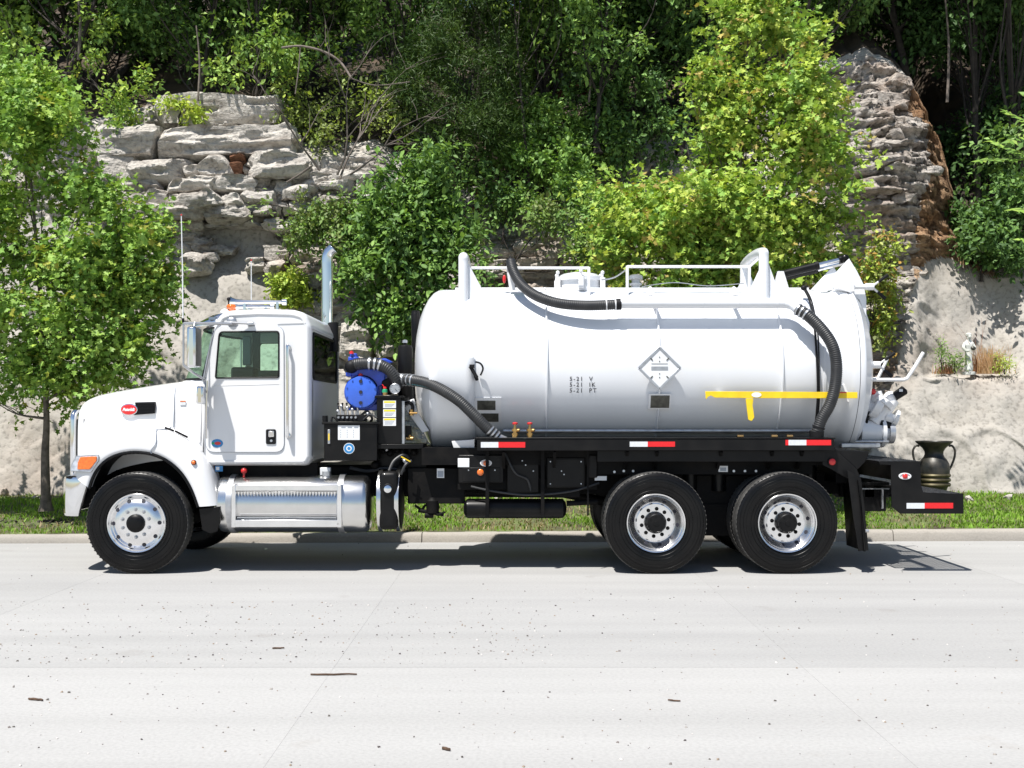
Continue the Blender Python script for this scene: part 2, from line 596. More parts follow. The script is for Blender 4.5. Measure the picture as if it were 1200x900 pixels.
def fast_mesh(name, verts, faces, mat, parent=None, cols=None, smooth=False):
    """verts (N,3); faces (M,k) numpy"""
    me = bpy.data.meshes.new(name)
    nv = len(verts); nf, k = faces.shape
    me.vertices.add(nv); me.vertices.foreach_set('co', verts.astype(np.float32).ravel())
    me.loops.add(nf * k); me.loops.foreach_set('vertex_index', faces.astype(np.int32).ravel())
    me.polygons.add(nf)
    me.polygons.foreach_set('loop_start', np.arange(0, nf * k, k, dtype=np.int32))
    if smooth: me.polygons.foreach_set('use_smooth', np.ones(nf, bool))
    if cols is not None:
        a = me.attributes.new('leafcol', 'BYTE_COLOR', 'POINT')
        c4 = np.ones((nv, 4), np.float32); c4[:, :3] = np.clip(cols, 0, 1)
        a.data.foreach_set('color', c4.ravel())
    me.update(calc_edges=True)
    me.validate()
    me.materials.append(mat)
    o = bpy.data.objects.new(name, me)
    return link(o, parent)

# ================================================================ THE SETTING
def concrete(name, c1, c2, stain, bump=0.25):
    m, nt, b, out = nodes_of(name)
    N = nt.nodes; L = nt.links
    g = N.new('ShaderNodeNewGeometry')
    n1 = N.new('ShaderNodeTexNoise'); n1.inputs['Scale'].default_value = 0.5; n1.inputs['Detail'].default_value = 10; n1.inputs['Roughness'].default_value = 0.62
    mp = N.new('ShaderNodeMapping'); mp.inputs['Scale'].default_value = (0.55, 1.6, 1)
    L.new(g.outputs['Position'], mp.inputs[0]); L.new(mp.outputs[0], n1.inputs['Vector'])
    r = N.new('ShaderNodeValToRGB'); e = r.color_ramp.elements
    e[0].position = 0.36; e[0].color = (*c2, 1); e[1].position = 0.62; e[1].color = (*c1, 1)
    L.new(n1.outputs['Fac'], r.inputs['Fac'])
    # worn tyre lanes run along the street
    n2 = N.new('ShaderNodeTexNoise'); n2.inputs['Scale'].default_value = 1.0; n2.inputs['Detail'].default_value = 5
    mp2 = N.new('ShaderNodeMapping'); mp2.inputs['Scale'].default_value = (0.10, 2.2, 1)
    L.new(g.outputs['Position'], mp2.inputs[0]); L.new(mp2.outputs[0], n2.inputs['Vector'])
    mr = N.new('ShaderNodeMapRange'); mr.inputs['From Min'].default_value = 0.35; mr.inputs['From Max'].default_value = 0.65
    mr.inputs['To Min'].default_value = 0.93; mr.inputs['To Max'].default_value = 1.03
    L.new(n2.outputs['Fac'], mr.inputs['Value'])
    m1 = N.new('ShaderNodeMix'); m1.data_type = 'RGBA'; m1.blend_type = 'MULTIPLY'; m1.inputs[0].default_value = 1
    L.new(r.outputs[0], m1.inputs[6]); L.new(mr.outputs[0], m1.inputs[7])
    # blotch stains
    n4 = N.new('ShaderNodeTexNoise'); n4.inputs['Scale'].default_value = 1.7; n4.inputs['Detail'].default_value = 4
    L.new(g.outputs['Position'], n4.inputs['Vector'])
    mr4 = N.new('ShaderNodeMapRange'); mr4.inputs['From Min'].default_value = 0.66; mr4.inputs['From Max'].default_value = 0.80
    mr4.inputs['To Max'].default_value = 0.45
    L.new(n4.outputs['Fac'], mr4.inputs['Value'])
    m2 = N.new('ShaderNodeMix'); m2.data_type = 'RGBA'
    L.new(mr4.outputs[0], m2.inputs[0]); L.new(m1.outputs[2], m2.inputs[6]); m2.inputs[7].default_value = (*stain, 1)
    # fine grain
    n3 = N.new('ShaderNodeTexNoise'); n3.inputs['Scale'].default_value = 45; n3.inputs['Detail'].default_value = 6
    L.new(g.outputs['Position'], n3.inputs['Vector'])
    mr3 = N.new('ShaderNodeMapRange'); mr3.inputs['From Min'].default_value = 0.3; mr3.inputs['From Max'].default_value = 0.6
    mr3.inputs['To Min'].default_value = 0.90; mr3.inputs['To Max'].default_value = 1.02
    L.new(n3.outputs['Fac'], mr3.inputs['Value'])
    m3 = N.new('ShaderNodeMix'); m3.data_type = 'RGBA'; m3.blend_type = 'MULTIPLY'; m3.inputs[0].default_value = 1
    L.new(m2.outputs[2], m3.inputs[6]); L.new(mr3.outputs[0], m3.inputs[7])
    oi = N.new('ShaderNodeObjectInfo')
    mr5 = N.new('ShaderNodeMapRange'); mr5.inputs['To Min'].default_value = 0.955; mr5.inputs['To Max'].default_value = 1.0
    L.new(oi.outputs['Random'], mr5.inputs['Value'])
    m5 = N.new('ShaderNodeMix'); m5.data_type = 'RGBA'; m5.blend_type = 'MULTIPLY'; m5.inputs[0].default_value = 1
    L.new(m3.outputs[2], m5.inputs[6]); L.new(mr5.outputs[0], m5.inputs[7])
    L.new(m5.outputs[2], b.inputs['Base Color'])
    b.inputs['Roughness'].default_value = 0.85; b.inputs['Specular IOR Level'].default_value = 0.3
    bp = N.new('ShaderNodeBump'); bp.inputs['Strength'].default_value = bump; bp.inputs['Distance'].default_value = 0.01
    L.new(n3.outputs['Fac'], bp.inputs['Height']); L.new(bp.outputs['Normal'], b.inputs['Normal'])
    return m


M['slab'] = concrete('worn_concrete', (0.366, 0.362, 0.354), (0.340, 0.337, 0.331), (0.22, 0.20, 0.18))
M['slab_pale'] = concrete('pale_concrete', (0.388, 0.383, 0.374), (0.370, 0.366, 0.358), (0.28, 0.25, 0.22))
M['kerb'] = concrete('kerb_concrete', (0.38, 0.35, 0.31), (0.29, 0.27, 0.24), (0.16, 0.14, 0.12), 0.5)
M['ground'] = paint('packed_ground', (0.30, 0.28, 0.25), 0.95, dirt=(0.2, 0.19, 0.16), dirt_amt=1, vscale=0.3, bump=0.3)
M['soil'] = paint('verge_soil', (0.12, 0.15, 0.05), 0.98, dirt=(0.06, 0.05, 0.03), dirt_amt=1, vscale=3, bump=0.6)

# ground sheet to the horizon (lies under road slabs, verge and cliff)
g = MB()
g.add([(-700, -700, -0.20), (700, -700, -0.20), (700, 700, -0.20), (-700, 700, -0.20)], [(0, 1, 2, 3)])
g.build('ground', M['ground'], kind='structure', smooth=0)

road = empty('road', (0, 0, 0), kind='structure')
rb = MB(); rb.box(-60, 60, -60, 3.4, -0.16, -0.0012)
rb.build('road_bed', M['slab'], road)
COLW = 3.16
rows = [(-33.8, -26.45), (-26.45, -19.1), (-19.1, -11.75), (-11.75, -4.4), (-4.4, 3.22)]
for ri, (ya, yb) in enumerate(rows):
    mb = MB(); mb.box(0.0015, COLW - 0.0015, 0.0025, yb - ya - 0.0025, -0.006, 0)
    me = mb.mesh('slab', M['slab'] if ri == 4 else M['slab_pale'], 0)
    for k in range(-7, 8):
        o = bpy.data.objects.new('slab', me); o.location = (-1.2 + COLW * k, ya, 0.0003 * random.uniform(-1, 1))
        link(o, road)
for sx in (-1, 1):
    mb = MB(); x0 = -1.2 + COLW * 8 if sx > 0 else -60; x1 = 60 if sx > 0 else -1.2 - COLW * 7
    mb.box(x0 + .01, x1 - .01, -60, 3.2, -0.1, -0.002); mb.build('slab', M['slab'], road)
mb = MB(); mb.box(-1.2 - COLW * 7, -1.2 + COLW * 8, -60, -33.81, -0.1, -0.003); mb.build('slab', M['slab_pale'], road)

# kerb, cast in lengths; it drifts slightly away to the right
KA = math.atan(0.022)


def kerbY(x): return 3.0 + 0.022 * x


kerb = empty('kerb', (0, 3.0, 0), kind='structure')
for k in range(-9, 10):
    x0 = -1.2 + COLW * k; x1 = x0 + COLW
    hl = 0.125 + 0.0035 * max(-8, min(8, x0)); hr = 0.125 + 0.0035 * max(-8, min(8, x1))
    mb = MB(); rows_ = []
    for t in np.linspace(0.002, 0.998, 9):
        x = x0 + (x1 - x0) * t; h = hl + (hr - hl) * t; y = kerbY(x)
        w = 0.004 * math.sin(x * 9) + 0.003 * math.sin(x * 23)
        rows_.append([(x, y - 0.002, -0.08), (x, y + w * .3, 0.01), (x, y + 0.018 + w * .3, h - 0.045), (x, y + 0.032, h - 0.014), (x, y + 0.06, h + w * .3), (x, y + 0.165, h + 0.004), (x, y + 0.175, h - 0.01), (x, y + 0.175, -0.08)])
    mb.grid(rows_)
    n = len(rows_[0])
    mb.F.append(tuple(range(n))); mb.F.append(tuple(8 * n + i for i in range(n)))
    mb.build('kerb_stone', M['kerb'], kerb, smooth=50)


# verge ------------------------------------------------------------------
def vergeZ(x, y):
    t = np.clip((np.asarray(y) - 3.15) / 3.2, 0, 1.4)
    z = 0.125 + 0.0035 * np.clip(x, -8, 8) + 0.30 * t ** 1.2 + 0.05 * fbm(np.asarray(x) * 0.7, np.asarray(y) * 0.9, 0, 3, 5) * np.clip(t * 4, 0, 1)
    return z


xs = np.linspace(-16, 16, 260); ys = np.linspace(3.14, 7.2, 44)
X_, Y_ = np.meshgrid(xs, ys)
Yv = Y_ + 0.022 * X_ * (1 - (Y_ - 3.14) / 4.06)
Z_ = vergeZ(X_, Y_) + 0.012 * fbm(X_ * 6, Y_ * 6, 0, 3, 9)
vv = np.stack([X_, Yv, Z_], -1).reshape(-1, 3)


def grid_faces(nr, nc):
    i, j = np.meshgrid(np.arange(nr - 1), np.arange(nc - 1), indexing='ij')
    a = (i * nc + j).ravel()
    return np.stack([a, a + 1, a + nc + 1, a + nc], 1)


o = fast_mesh('verge', vv, grid_faces(len(ys), len(xs)), M['soil'], smooth=True)
tag(o, kind='structure')

rng = np.random.default_rng(3)


def grass_patch(name, n, xr, yr, hmin, hmax, cols, seed, dens=None, label=None, gz=vergeZ):
    r = np.random.default_rng(seed)
    x = r.uniform(*xr, n); y = r.uniform(*yr, n)
    keep = np.ones(n, bool) if dens is None else r.random(n) < dens(x, y)
    x = x[keep]; y = y[keep]; n = len(x)
    cl = fbm(x * 1.6, y * 2.2, 0, 3, seed)
    h = (hmin + (hmax - hmin) * r.random(n)) * (1 + 0.5 * cl)
    a = r.uniform(0, 2 * np.pi, n); w = r.uniform(0.006, 0.013, n)
    lean = r.uniform(0.1, 0.9, n) * h
    la = r.uniform(0, 2 * np.pi, n)
    yy = y + 0.022 * x * (1 - np.clip((y - 3.14) / 4.06, 0, 1))
    z = gz(x, y) - 0.005
    dx = np.cos(a) * w; dy = np.sin(a) * w
    lx = np.cos(la) * lean; ly = np.sin(la) * lean
    v = np.empty((n, 5, 3))
    v[:, 0] = np.stack([x - dx, yy - dy, z], 1); v[:, 1] = np.stack([x + dx, yy + dy, z], 1)
    v[:, 2] = np.stack([x + dx * .7 + lx * .35, yy + dy * .7 + ly * .35, z + h * .6], 1)
    v[:, 3] = np.stack([x - dx * .7 + lx * .35, yy - dy * .7 + ly * .35, z + h * .6], 1)
    v[:, 4] = np.stack([x + lx, yy + ly, z + h * 0.95], 1)
    base = (np.arange(n) * 5)[:, None]
    f = np.concatenate([base + [0, 1, 2], base + [0, 2, 3], base + [3, 2, 4]])
    c = np.array(cols); ci = c[r.integers(0, len(c), n)]
    m = np.clip(0.5 + cl * 1.6 + r.normal(0, .2, n), 0, 1)[:, None]
    ci = ci * (0.75 + 0.4 * m)
    cc = np.repeat(ci, 5, 0)
    ob = fast_mesh(name, v.reshape(-1, 3), f, M['grass'], cols=cc)
    return tag(ob, label, None, kind='stuff')


def dens_green(x, y):
    # patchy mown turf, worn to straw below the truck
    d = 0.55 + 1.3 * fbm(x * 0.9, y * 1.3, 0, 3, 21)
    worn = sstep(-3.2, -2.2, x) * (1 - sstep(3.6, 4.8, x)) * 0.35
    tree = 1 - np.exp(-((x + 6.6) ** 2 + ((y - 3.9) * 1.6) ** 2) / 0.5)
    return np.clip(d - worn, 0.12, 1) * tree


gr = grass_patch('grass', 95000, (-13, 13), (3.18, 6.6), 0.025, 0.075, [(0.19, 0.36, 0.04), (0.24, 0.42, 0.05), (0.16, 0.30, 0.03), (0.28, 0.40, 0.08)], 31, dens_green, 'mown green grass on the verge between the kerb and the rock wall')
tag(gr, cat='grass')
gr2 = grass_patch('dry_grass', 30000, (-13, 13), (3.18, 6.6), 0.02, 0.07, [(0.42, 0.34, 0.20), (0.33, 0.26, 0.15), (0.26, 0.24, 0.11)], 32,
                  lambda x, y: np.clip(0.35 - 0.9 * fbm(x * 0.9, y * 1.3, 0, 3, 21) + 0.3 * sstep(-3.2, -2.2, x) * (1 - sstep(3.6, 4.8, x)), 0.05, 1),
                  'dry straw-coloured grass mixed into the green verge')
tag(gr2, cat='dry grass')

# ---------------------------------------------------------------- cliff
TOPX = [-900, -400, -60, 60, 105, 165, 330, 350, 440, 520, 640, 760, 900, 945, 1000, 1030, 1070, 1104, 1128, 1156, 1240, 1500, 2200]
TOPY = [150, 160, 165, 160, 140, 118, 124, 182, 176, 225, 215, 150, 115, 70, 55, 46, 84, 140, 262, 328, 332, 320, 320]


def px_of(X, Z):
    return 600 + X * 1320 / (18.0 + 0.36 * (Z - 0.3))


def cliff_top(X):
    px = 600 + 64.5 * X
    return 1.71 + (485 - np.interp(px, TOPX, TOPY)) / 65.5


def rough_mask(X, Z):
    px = px_of(X, Z); py = 485 - (Z - 1.71) * 1320 / (18.0 + 0.36 * (Z - 0.3))
    n = 38 * fbm(X * 0.8, Z * 0.8, 0, 4, 77)
    # left sprayed slope under the ledges
    low = np.interp(px, [-300, 60, 130, 215, 240, 300, 335, 350, 400, 460, 520, 1010, 1045, 1075, 1100, 1125, 1300], [250, 240, 230, 262, 250, 248, 300, 430, 455, 480, 560, 560, 455, 330, 305, 300, 325])
    return 1 - sstep(-7, 7, py + n * 0.55 - low)


def cliff_Y(X, Z):
    """distance of the rough face from the street, before relief"""
    px = px_of(X, Z)
    y = 6.1 + 0.40 * (Z - 0.3) + 0.25 * fbm(X * 0.35, Z * 0.35, 3.1, 3, 41)
    # ledges at upper left lean out over the sprayed slope
    lf = sstep(60, 130, px) * (1 - sstep(340, 420, px))
    y = y - 0.16 * lf * sstep(4.7, 5.3, Z) * (1 - 0.35 * sstep(6.4, 7.0, Z))
    y = y + 0.12 * lf * np.exp(-((Z - 4.65) / 0.35) ** 2)
    # receding slope behind shrubs in the middle
    mid = sstep(440, 560, px) * (1 - sstep(820, 930, px))
    y = y + mid * 0.35 * np.clip(Z - 2.5, 0, 9)
    # buttress: a ridge that steps toward the street, falling back to a gully on its right
    rid = np.interp(px, [900, 960, 1010, 1060, 1090, 1115, 1150, 1175, 1230], [0, .55, 1.0, 1.25, 1.15, 0.5, -0.9, -1.3, -0.9])
    y = y - np.maximum(rid, 0) * sstep(3.6, 6.4, Z) * 0.72 - np.minimum(rid, 0) * sstep(4.2, 5.0, Z) * 0.9
    y = y + 0.5 * sstep(5.5, 8.2, Z) * sstep(940, 1000, px) * (1 - sstep(1100, 1130, px))
    # little ledge that carries the statue
    led = sstep(1070, 1112, px + 6 * fbm(X * 3, Z * 3, 0, 3, 5)) * (1 - sstep(1180, 1215, px))
    y = y + 0.42 * led * sstep(2.30, 2.36, Z) * (1 - 0.45 * sstep(2.6, 4.4, Z))
    return y


def relief(X, Z):
    rm = rough_mask(X, Z)
    px = px_of(X, Z)
    fine = np.clip(sstep(900, 1000, px) + 0.0, 0, 1)           # thin-bedded rock on the right
    d = 0
    for th, amp, seed, wgt in ((0.40, 0.34, 11, 1 - fine), (0.12, 0.20, 23, 0.25 + 0.75 * fine), (0.30, 0.34, 29, 0.55 * fine + 0.2)):
        zz = Z + 0.20 * fbm(X * 0.55, Z * 0.2, 1.7, 3, seed) + 0.04 * fbm(X * 2.3, Z, 0.2, 2, seed + 1) + X * 0.02
        li = np.floor(zz / th).astype(np.int64); fr = zz / th - li
        bw = th * 3.2
        xo = X / bw + 7.3 * _hash(li, li * 0, li * 0, seed) + 0.25 * fbm(X * 1.2, Z * 1.2, 0, 2, seed + 5)
        bi = np.floor(xo).astype(np.int64); bf = xo - bi
        pr = _hash(li, bi, bi * 0 + 3, seed + 2)
        edge = np.minimum(np.minimum(fr, 1 - fr) * 6.5, np.minimum(bf, 1 - bf) * 16)
        edge = 1 - np.clip(edge, 0, 1)
        d = d + wgt * amp * ((pr - 0.5) * 1.0 - 0.42 * edge ** 1.5)
    big = 0.30 * fbm(X * 0.8, Z * 1.0, 0.5, 4, 51)
    fn = 0.07 * fbm(X * 3.7, Z * 5.5, 0.5, 4, 61, 0.6) + (0.06 + 0.10 * fine) * (0.5 - np.abs(fbm(X * 2.6 + Z, Z * 7.5, 0.5, 3, 63, 0.6)) * 2.6) + 0.03 * fbm(X * 9, Z * 15, 0, 2, 64)
    sm = 0.26 * fbm(X * 0.55 + Z * .2, Z * 0.5, 2.5, 3, 71) + 0.10 * np.abs(fbm(X * 1.3 - Z * .5, Z * 0.9 + X * .3, 1.5, 4, 72, .6)) - 0.06 * np.exp(-(fbm(X * .8 + Z * .6, Z * .5, 5, 3, 74) / .03) ** 2) + 0.010 * fbm(X * 6, Z * 6, 0, 3, 73)
    return (1 - rm) * sm + rm * (-d - big - fn), rm


NX, NF, NH = 590, 236, 64
xs = np.linspace(-13.5, 13.5, NX)
top = cliff_top(xs) + 0.10 * fbm(xs * 1.7, 0 * xs, 0 * xs, 3, 90)
t = np.linspace(0, 1, NF)
X_ = np.tile(xs, (NF, 1)); Zf = -0.1 + (top[None, :] + 0.1) * t[:, None]
Yf = cliff_Y(X_, Zf); dr, rm = relief(X_, Zf)
fade = 1 - sstep(0.985, 1.0, t)[:, None] * 0.5
Yf2 = Yf + dr * fade
face = np.stack([X_, Yf2, Zf + 0.04 * fbm(X_ * 3, Zf * 3, 9, 2, 3)], -1)
dd = (np.linspace(0, 1, NH + 1)[1:] ** 1.5 * 26)[:, None]
Xh = np.tile(xs, (NH, 1)) * (1 + dd * 0.02)
slope = np.interp(600 + 64 * xs, [-300, 100, 345, 450, 900, 940, 1110, 1150, 1300], [.62, .62, .62, .66, .68, .55, .60, .95, .95])
Yh = Yf2[-1][None, :] + dd
Zh = face[-1, :, 2][None, :] + slope * dd * (1 - 0.25 * np.clip(dd / 26, 0, 1)) + 0.25 * fbm(Xh * 0.5, Yh * 0.5, 0, 4, 15) * np.clip(dd, 0, 1) + 0.05 * fbm(Xh * 3, Yh * 3, 0, 3, 16)
hill = np.stack([Xh, Yh, Zh], -1)
# the sheet carries on sideways and comes down behind so nothing ends in mid-air
allv = np.concatenate([face, hill], 0)
cl = fast_mesh('cliff_face', allv.reshape(-1, 3), grid_faces(NF + NH, NX), M['stone'], smooth=False)
M['shot'] = rock_mat('sprayed_grey_slope', (0.42, 0.395, 0.36), (0.385, 0.36, 0.325), (0.31, 0.285, 0.25), 0, 0.9, 0.18, 0.22)
M['wood_soil'] = paint('leaf_litter_soil', (0.085, 0.06, 0.04), 0.98, dirt=(0.03, 0.025, 0.018), dirt_amt=1, vscale=2.2, bump=0.6, bscale=12)
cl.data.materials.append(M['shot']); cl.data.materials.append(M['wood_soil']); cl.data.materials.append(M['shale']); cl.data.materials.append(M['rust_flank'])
mi = np.zeros((NF + NH, NX), np.int32)
mi[:NF][(px_of(X_, Zf) + 14 * fbm(X_, Zf, 3, 3, 8)) > 925] = 3
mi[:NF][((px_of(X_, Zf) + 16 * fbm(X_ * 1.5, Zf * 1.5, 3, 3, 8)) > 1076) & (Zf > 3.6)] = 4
mi[:NF][rm < 0.5] = 1
mi[NF + 4:] = 2
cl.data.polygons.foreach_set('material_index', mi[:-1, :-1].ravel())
cliff = empty('cliff', (0, 6, 0), kind='structure')
cl.parent = cliff; cl.matrix_parent_inverse = Matrix.Translation((0, -6, 0))


def stone(px0, px1, py0, py1, seed, depth=0.5, mat='stone', rough=0.10, out=0.12, rnd=0.35, parent=None, ysurf=None):
    px = (px0 + px1) / 2; py = (py0 + py1) / 2
    Xc = (px - 600) / 70.5; Zc = 1.71 + (485 - py) / 70.0
    for _ in range(3):
        ys = float(cliff_Y(np.array([Xc]), np.array([Zc]))[0]) if ysurf is None else ysurf
        Xc = (px - 600) / S(ys - out); Zc = 1.71 + (485 - py) / S(ys - out)
    w = (px1 - px0) / S(ys) / 2; h = (py1 - py0) / S(ys) / 2; d = depth / 2
    n = 24 if w > .9 else 14 if w > .45 else 9
    V = []; idx = {}; F = []
    lin = np.linspace(-1, 1, n)

    def vid(a, b, c):
        k = (a, b, c)
        if k not in idx: idx[k] = len(V); V.append((lin[a], lin[b], lin[c]))
        return idx[k]
    m = n - 1
    for a in range(m):
        for b in range(m):
            F.append((vid(a, b, 0), vid(a + 1, b, 0), vid(a + 1, b + 1, 0), vid(a, b + 1, 0)))
            F.append((vid(a, b, m), vid(a, b + 1, m), vid(a + 1, b + 1, m), vid(a + 1, b, m)))
            F.append((vid(a, 0, b), vid(a, 0, b + 1), vid(a + 1, 0, b + 1), vid(a + 1, 0, b)))
            F.append((vid(0, a, b), vid(0, a + 1, b), vid(0, a + 1, b + 1), vid(0, a, b + 1)))
            F.append((vid(m, a, b), vid(m, a, b + 1), vid(m, a + 1, b + 1), vid(m, a + 1, b)))
    v = np.array(V)
    rr = np.linalg.norm(v, axis=1, keepdims=True)
    v = v * (1 - rnd) + (v / rr * 1.12) * rnd
    P = v * np.array([w, d, h])
    s = min(w, h)
    # chunky facets and bedding
    k = 1.1 / max(s, 0.12)
    ns = fbm(P[:, 0] * k * .5 + seed * 3.1, P[:, 1] * k * .5, P[:, 2] * k * .8, 4, seed, 0.6)
    ns2 = fbm(P[:, 0] * k * .35 + 50 + seed, P[:, 1] * k * .35, P[:, 2] * k * .35, 2, seed + 5)
    dirn = v / np.linalg.norm(v, axis=1, keepdims=True)
    P = P + dirn * (ns * rough * 3.0 + ns2 * rough * 2.2)[:, None] * np.array([1.2, 1, 0.7]) * (0.4 + s)
    P[:, 2] += 0.22 * s * ns2
    P[:, 1] += (0.10 * min(1, s * 4)) * vnoise(P[:, 2] * 11 + seed, P[:, 0] * 1.3, seed * 0.7, seed) + 0.06 * fbm(P[:, 0] * 5, P[:, 2] * 6, seed, 3, seed + 9)
    # fracture planes: slice off a few corners flat
    q_ = random.Random(seed * 13 + 5)
    half_ = np.array([w, d, h])
    for _ in range(9):
        nv = np.array([q_.uniform(-1, 1), q_.uniform(-1, .3), q_.uniform(-1, 1)]); nv /= np.linalg.norm(nv)
        lim = float(np.sum(np.abs(nv) * half_)) * q_.uniform(.62, .84)
        dd_ = P @ nv - lim
        P = P - np.outer(np.clip(dd_, 0, None), nv) * .92
    me = bpy.data.meshes.new('stone'); me.from_pydata([tuple(p) for p in P], [], F)
    me.materials.append(M[mat])
    me.polygons.foreach_set('use_smooth', [True] * len(me.polygons)); me.set_sharp_from_angle(angle=R(24))
    o = bpy.data.objects.new('stone', me)
    o.location = (Xc, ys - out + d * 0.35, Zc)
    o.rotation_euler = (random.uniform(-.06, .06), random.uniform(-.05, .05), random.uniform(-.12, .12))
    link(o, parent or cliff)
    return o


STONES = [  # left ledges, read from the photograph: px0 px1 py0 py1 depth out
    (166, 335, 116, 153, 1.5, .0),
    (104, 196, 153, 190, 1.3, .15), (170, 345, 149, 190, 1.4, .20),
    (120, 160, 186, 212, .8, .15), (155, 218, 190, 215, .9, .32), (218, 242, 200, 214, .5, .2), (236, 275, 186, 214, .8, .26),
    (294, 358, 180, 209, 1.0, .42),
    (140, 172, 210, 228, .7, .12), (166, 192, 215, 230, .5, .25), (192, 258, 211, 228, .9, .36), (254, 302, 208, 228, .8, .33), (300, 322, 208, 226, .5, .25), (322, 345, 212, 228, .5, .2),
    (128, 168, 226, 240, .7, .12), (168, 208, 228, 243, .7, .25), (190, 262, 228, 244, .9, .38), (262, 285, 232, 246, .6, .28), (283, 330, 227, 240, .7, .3), (328, 372, 222, 236, .7, .28), (370, 420, 213, 224, .7, .25), (418, 442, 212, 226, .6, .2),
    (126, 172, 238, 258, .8, .15), (170, 246, 242, 257, .9, .30), (240, 300, 244, 258, .8, .24), (186, 216, 258, 270, .5, .12), (196, 240, 264, 276, .4, .08),
    (345, 366, 196, 210, .4, .3), (362, 400, 200, 214, .6, .25), (398, 442, 203, 215, .6, .2), (340, 372, 238, 252, .5, .2), (372, 404, 230, 243, .5, .2),
    (238, 250, 296, 308, .3, .18), (245, 276, 288, 298, .3, .12), (216, 242, 298, 320, .6, .30), (150, 196, 300, 322, .5, .2), (225, 250, 280, 296, .35, .12),
    # rubble behind the exhaust stack
    (395, 432, 378, 418, .6, .30), (372, 400, 340, 362, .4, .2), (352, 376, 352, 372, .4, .25), (345, 368, 378, 395, .3, .2), (400, 430, 356, 376, .4, .2), (380, 404, 310, 326, .3, .15),
    (310, 340, 288, 306, .4, .2), (312, 332, 306, 330, .4, .22), (286, 310, 300, 316, .3, .15), (340, 372, 296, 312, .4, .2), (352, 384, 270, 284, .4, .2), (386, 420, 256, 268, .4, .2), (420, 446, 244, 256, .4, .2), (362, 392, 322, 338, .4, .2), (346, 362, 328, 344, .3, .2), (398, 424, 292, 306, .4, .2), (404, 430, 326, 342, .4, .2), (424, 446, 300, 316, .4, .2),
    # ledge between the shrubs above the tank
    (604, 660, 278, 304, .8, .5), (560, 604, 290, 302, .5, .4), (548, 592, 304, 314, .5, .4), (566, 612, 314, 326, .5, .4), (604, 655, 302, 314, .6, .4), (655, 686, 296, 312, .5, .35), (548, 572, 252, 266, .4, .4), (566, 596, 232, 250, .5, .4), (594, 622, 240, 258, .4, .4), (540, 566, 268, 282, .4, .4), (648, 672, 172, 192, .5, .4), (636, 660, 190, 206, .5, .4), 
]
for i, (a, b, c, d, dp, ou) in enumerate(STONES):
    stone(a - 1, b + 1, c - 1, d + 1, i + 1, dp, 'stone', 0.10, ou, 0.22)
for i, (a, b, c, d, dp, ou) in enumerate([(270, 292, 183, 210, .8, .22), (560, 584, 212, 236, .5, .4), (640, 662, 106, 122, .5, .3), (668, 690, 96, 106, .4, .3), (430, 452, 218, 230, .4, .2), (545, 565, 244, 254, .3, .3)]):
    stone(a, b, c, d, 200 + i, dp, 'stone_rust', 0.10, ou, 0.35)
# thin irregular courses between the big ledges
rs = random.Random(17)
def courses(pa, pb, ya, yb, hmin, hmax, seed, om, mat='stone'):
    y = ya; k = seed
    while y < yb:
        h_ = rs.uniform(hmin, hmax); x = pa + rs.uniform(0, 12)
        while x < pb:
            w_ = rs.uniform(2.0, 5.5) * h_
            if rs.random() < .82: stone(x, x + w_ + 2, y + rs.uniform(-2, 2), y + h_ + 2 + rs.uniform(-1, 2), k, rs.uniform(.4, .8), mat, 0.10, om + rs.uniform(-.12, .12), .22)
            x += w_; k += 1
        y += h_ * .92
courses(112, 345, 188, 262, 7, 13, 400, .12)
courses(300, 445, 200, 262, 6, 11, 480, .10)
courses(140, 215, 262, 300, 7, 13, 540, .02)
courses(335, 445, 262, 400, 8, 16, 580, .05)
# slabs of the buttress that stand proud of it
rs = random.Random(5)
for i in range(30):
    px = rs.uniform(965, 1105); py = rs.uniform(80, 400)
    lo = np.interp(py, [60, 200, 300, 400], [975, 985, 1010, 1030]); hi = np.interp(py, [60, 100, 200, 300, 400], [1050, 1080, 1110, 1105, 1060])
    px = lo + (hi - 22 - lo) * rs.random()
    w = rs.uniform(14, 38); h = rs.uniform(5, 13)
    stone(px - w / 2, px + w / 2, py - h / 2, py + h / 2, 300 + i, rs.uniform(.5, .9), 'shale', 0.13, rs.uniform(-.16, -.02), 0.25)

# loose rubble at the foot of the cliff (beyond counting)

# ================================================================ THE TANK TRUCK
truck = empty('tank_truck', (0, 1.2, 0), 'white vacuum tank truck with a blue pump parked along the kerb', 'truck')
YC = 1.22                       # centre line of the truck
CABY = 0.25


def mir(y): return 2 * YC - y


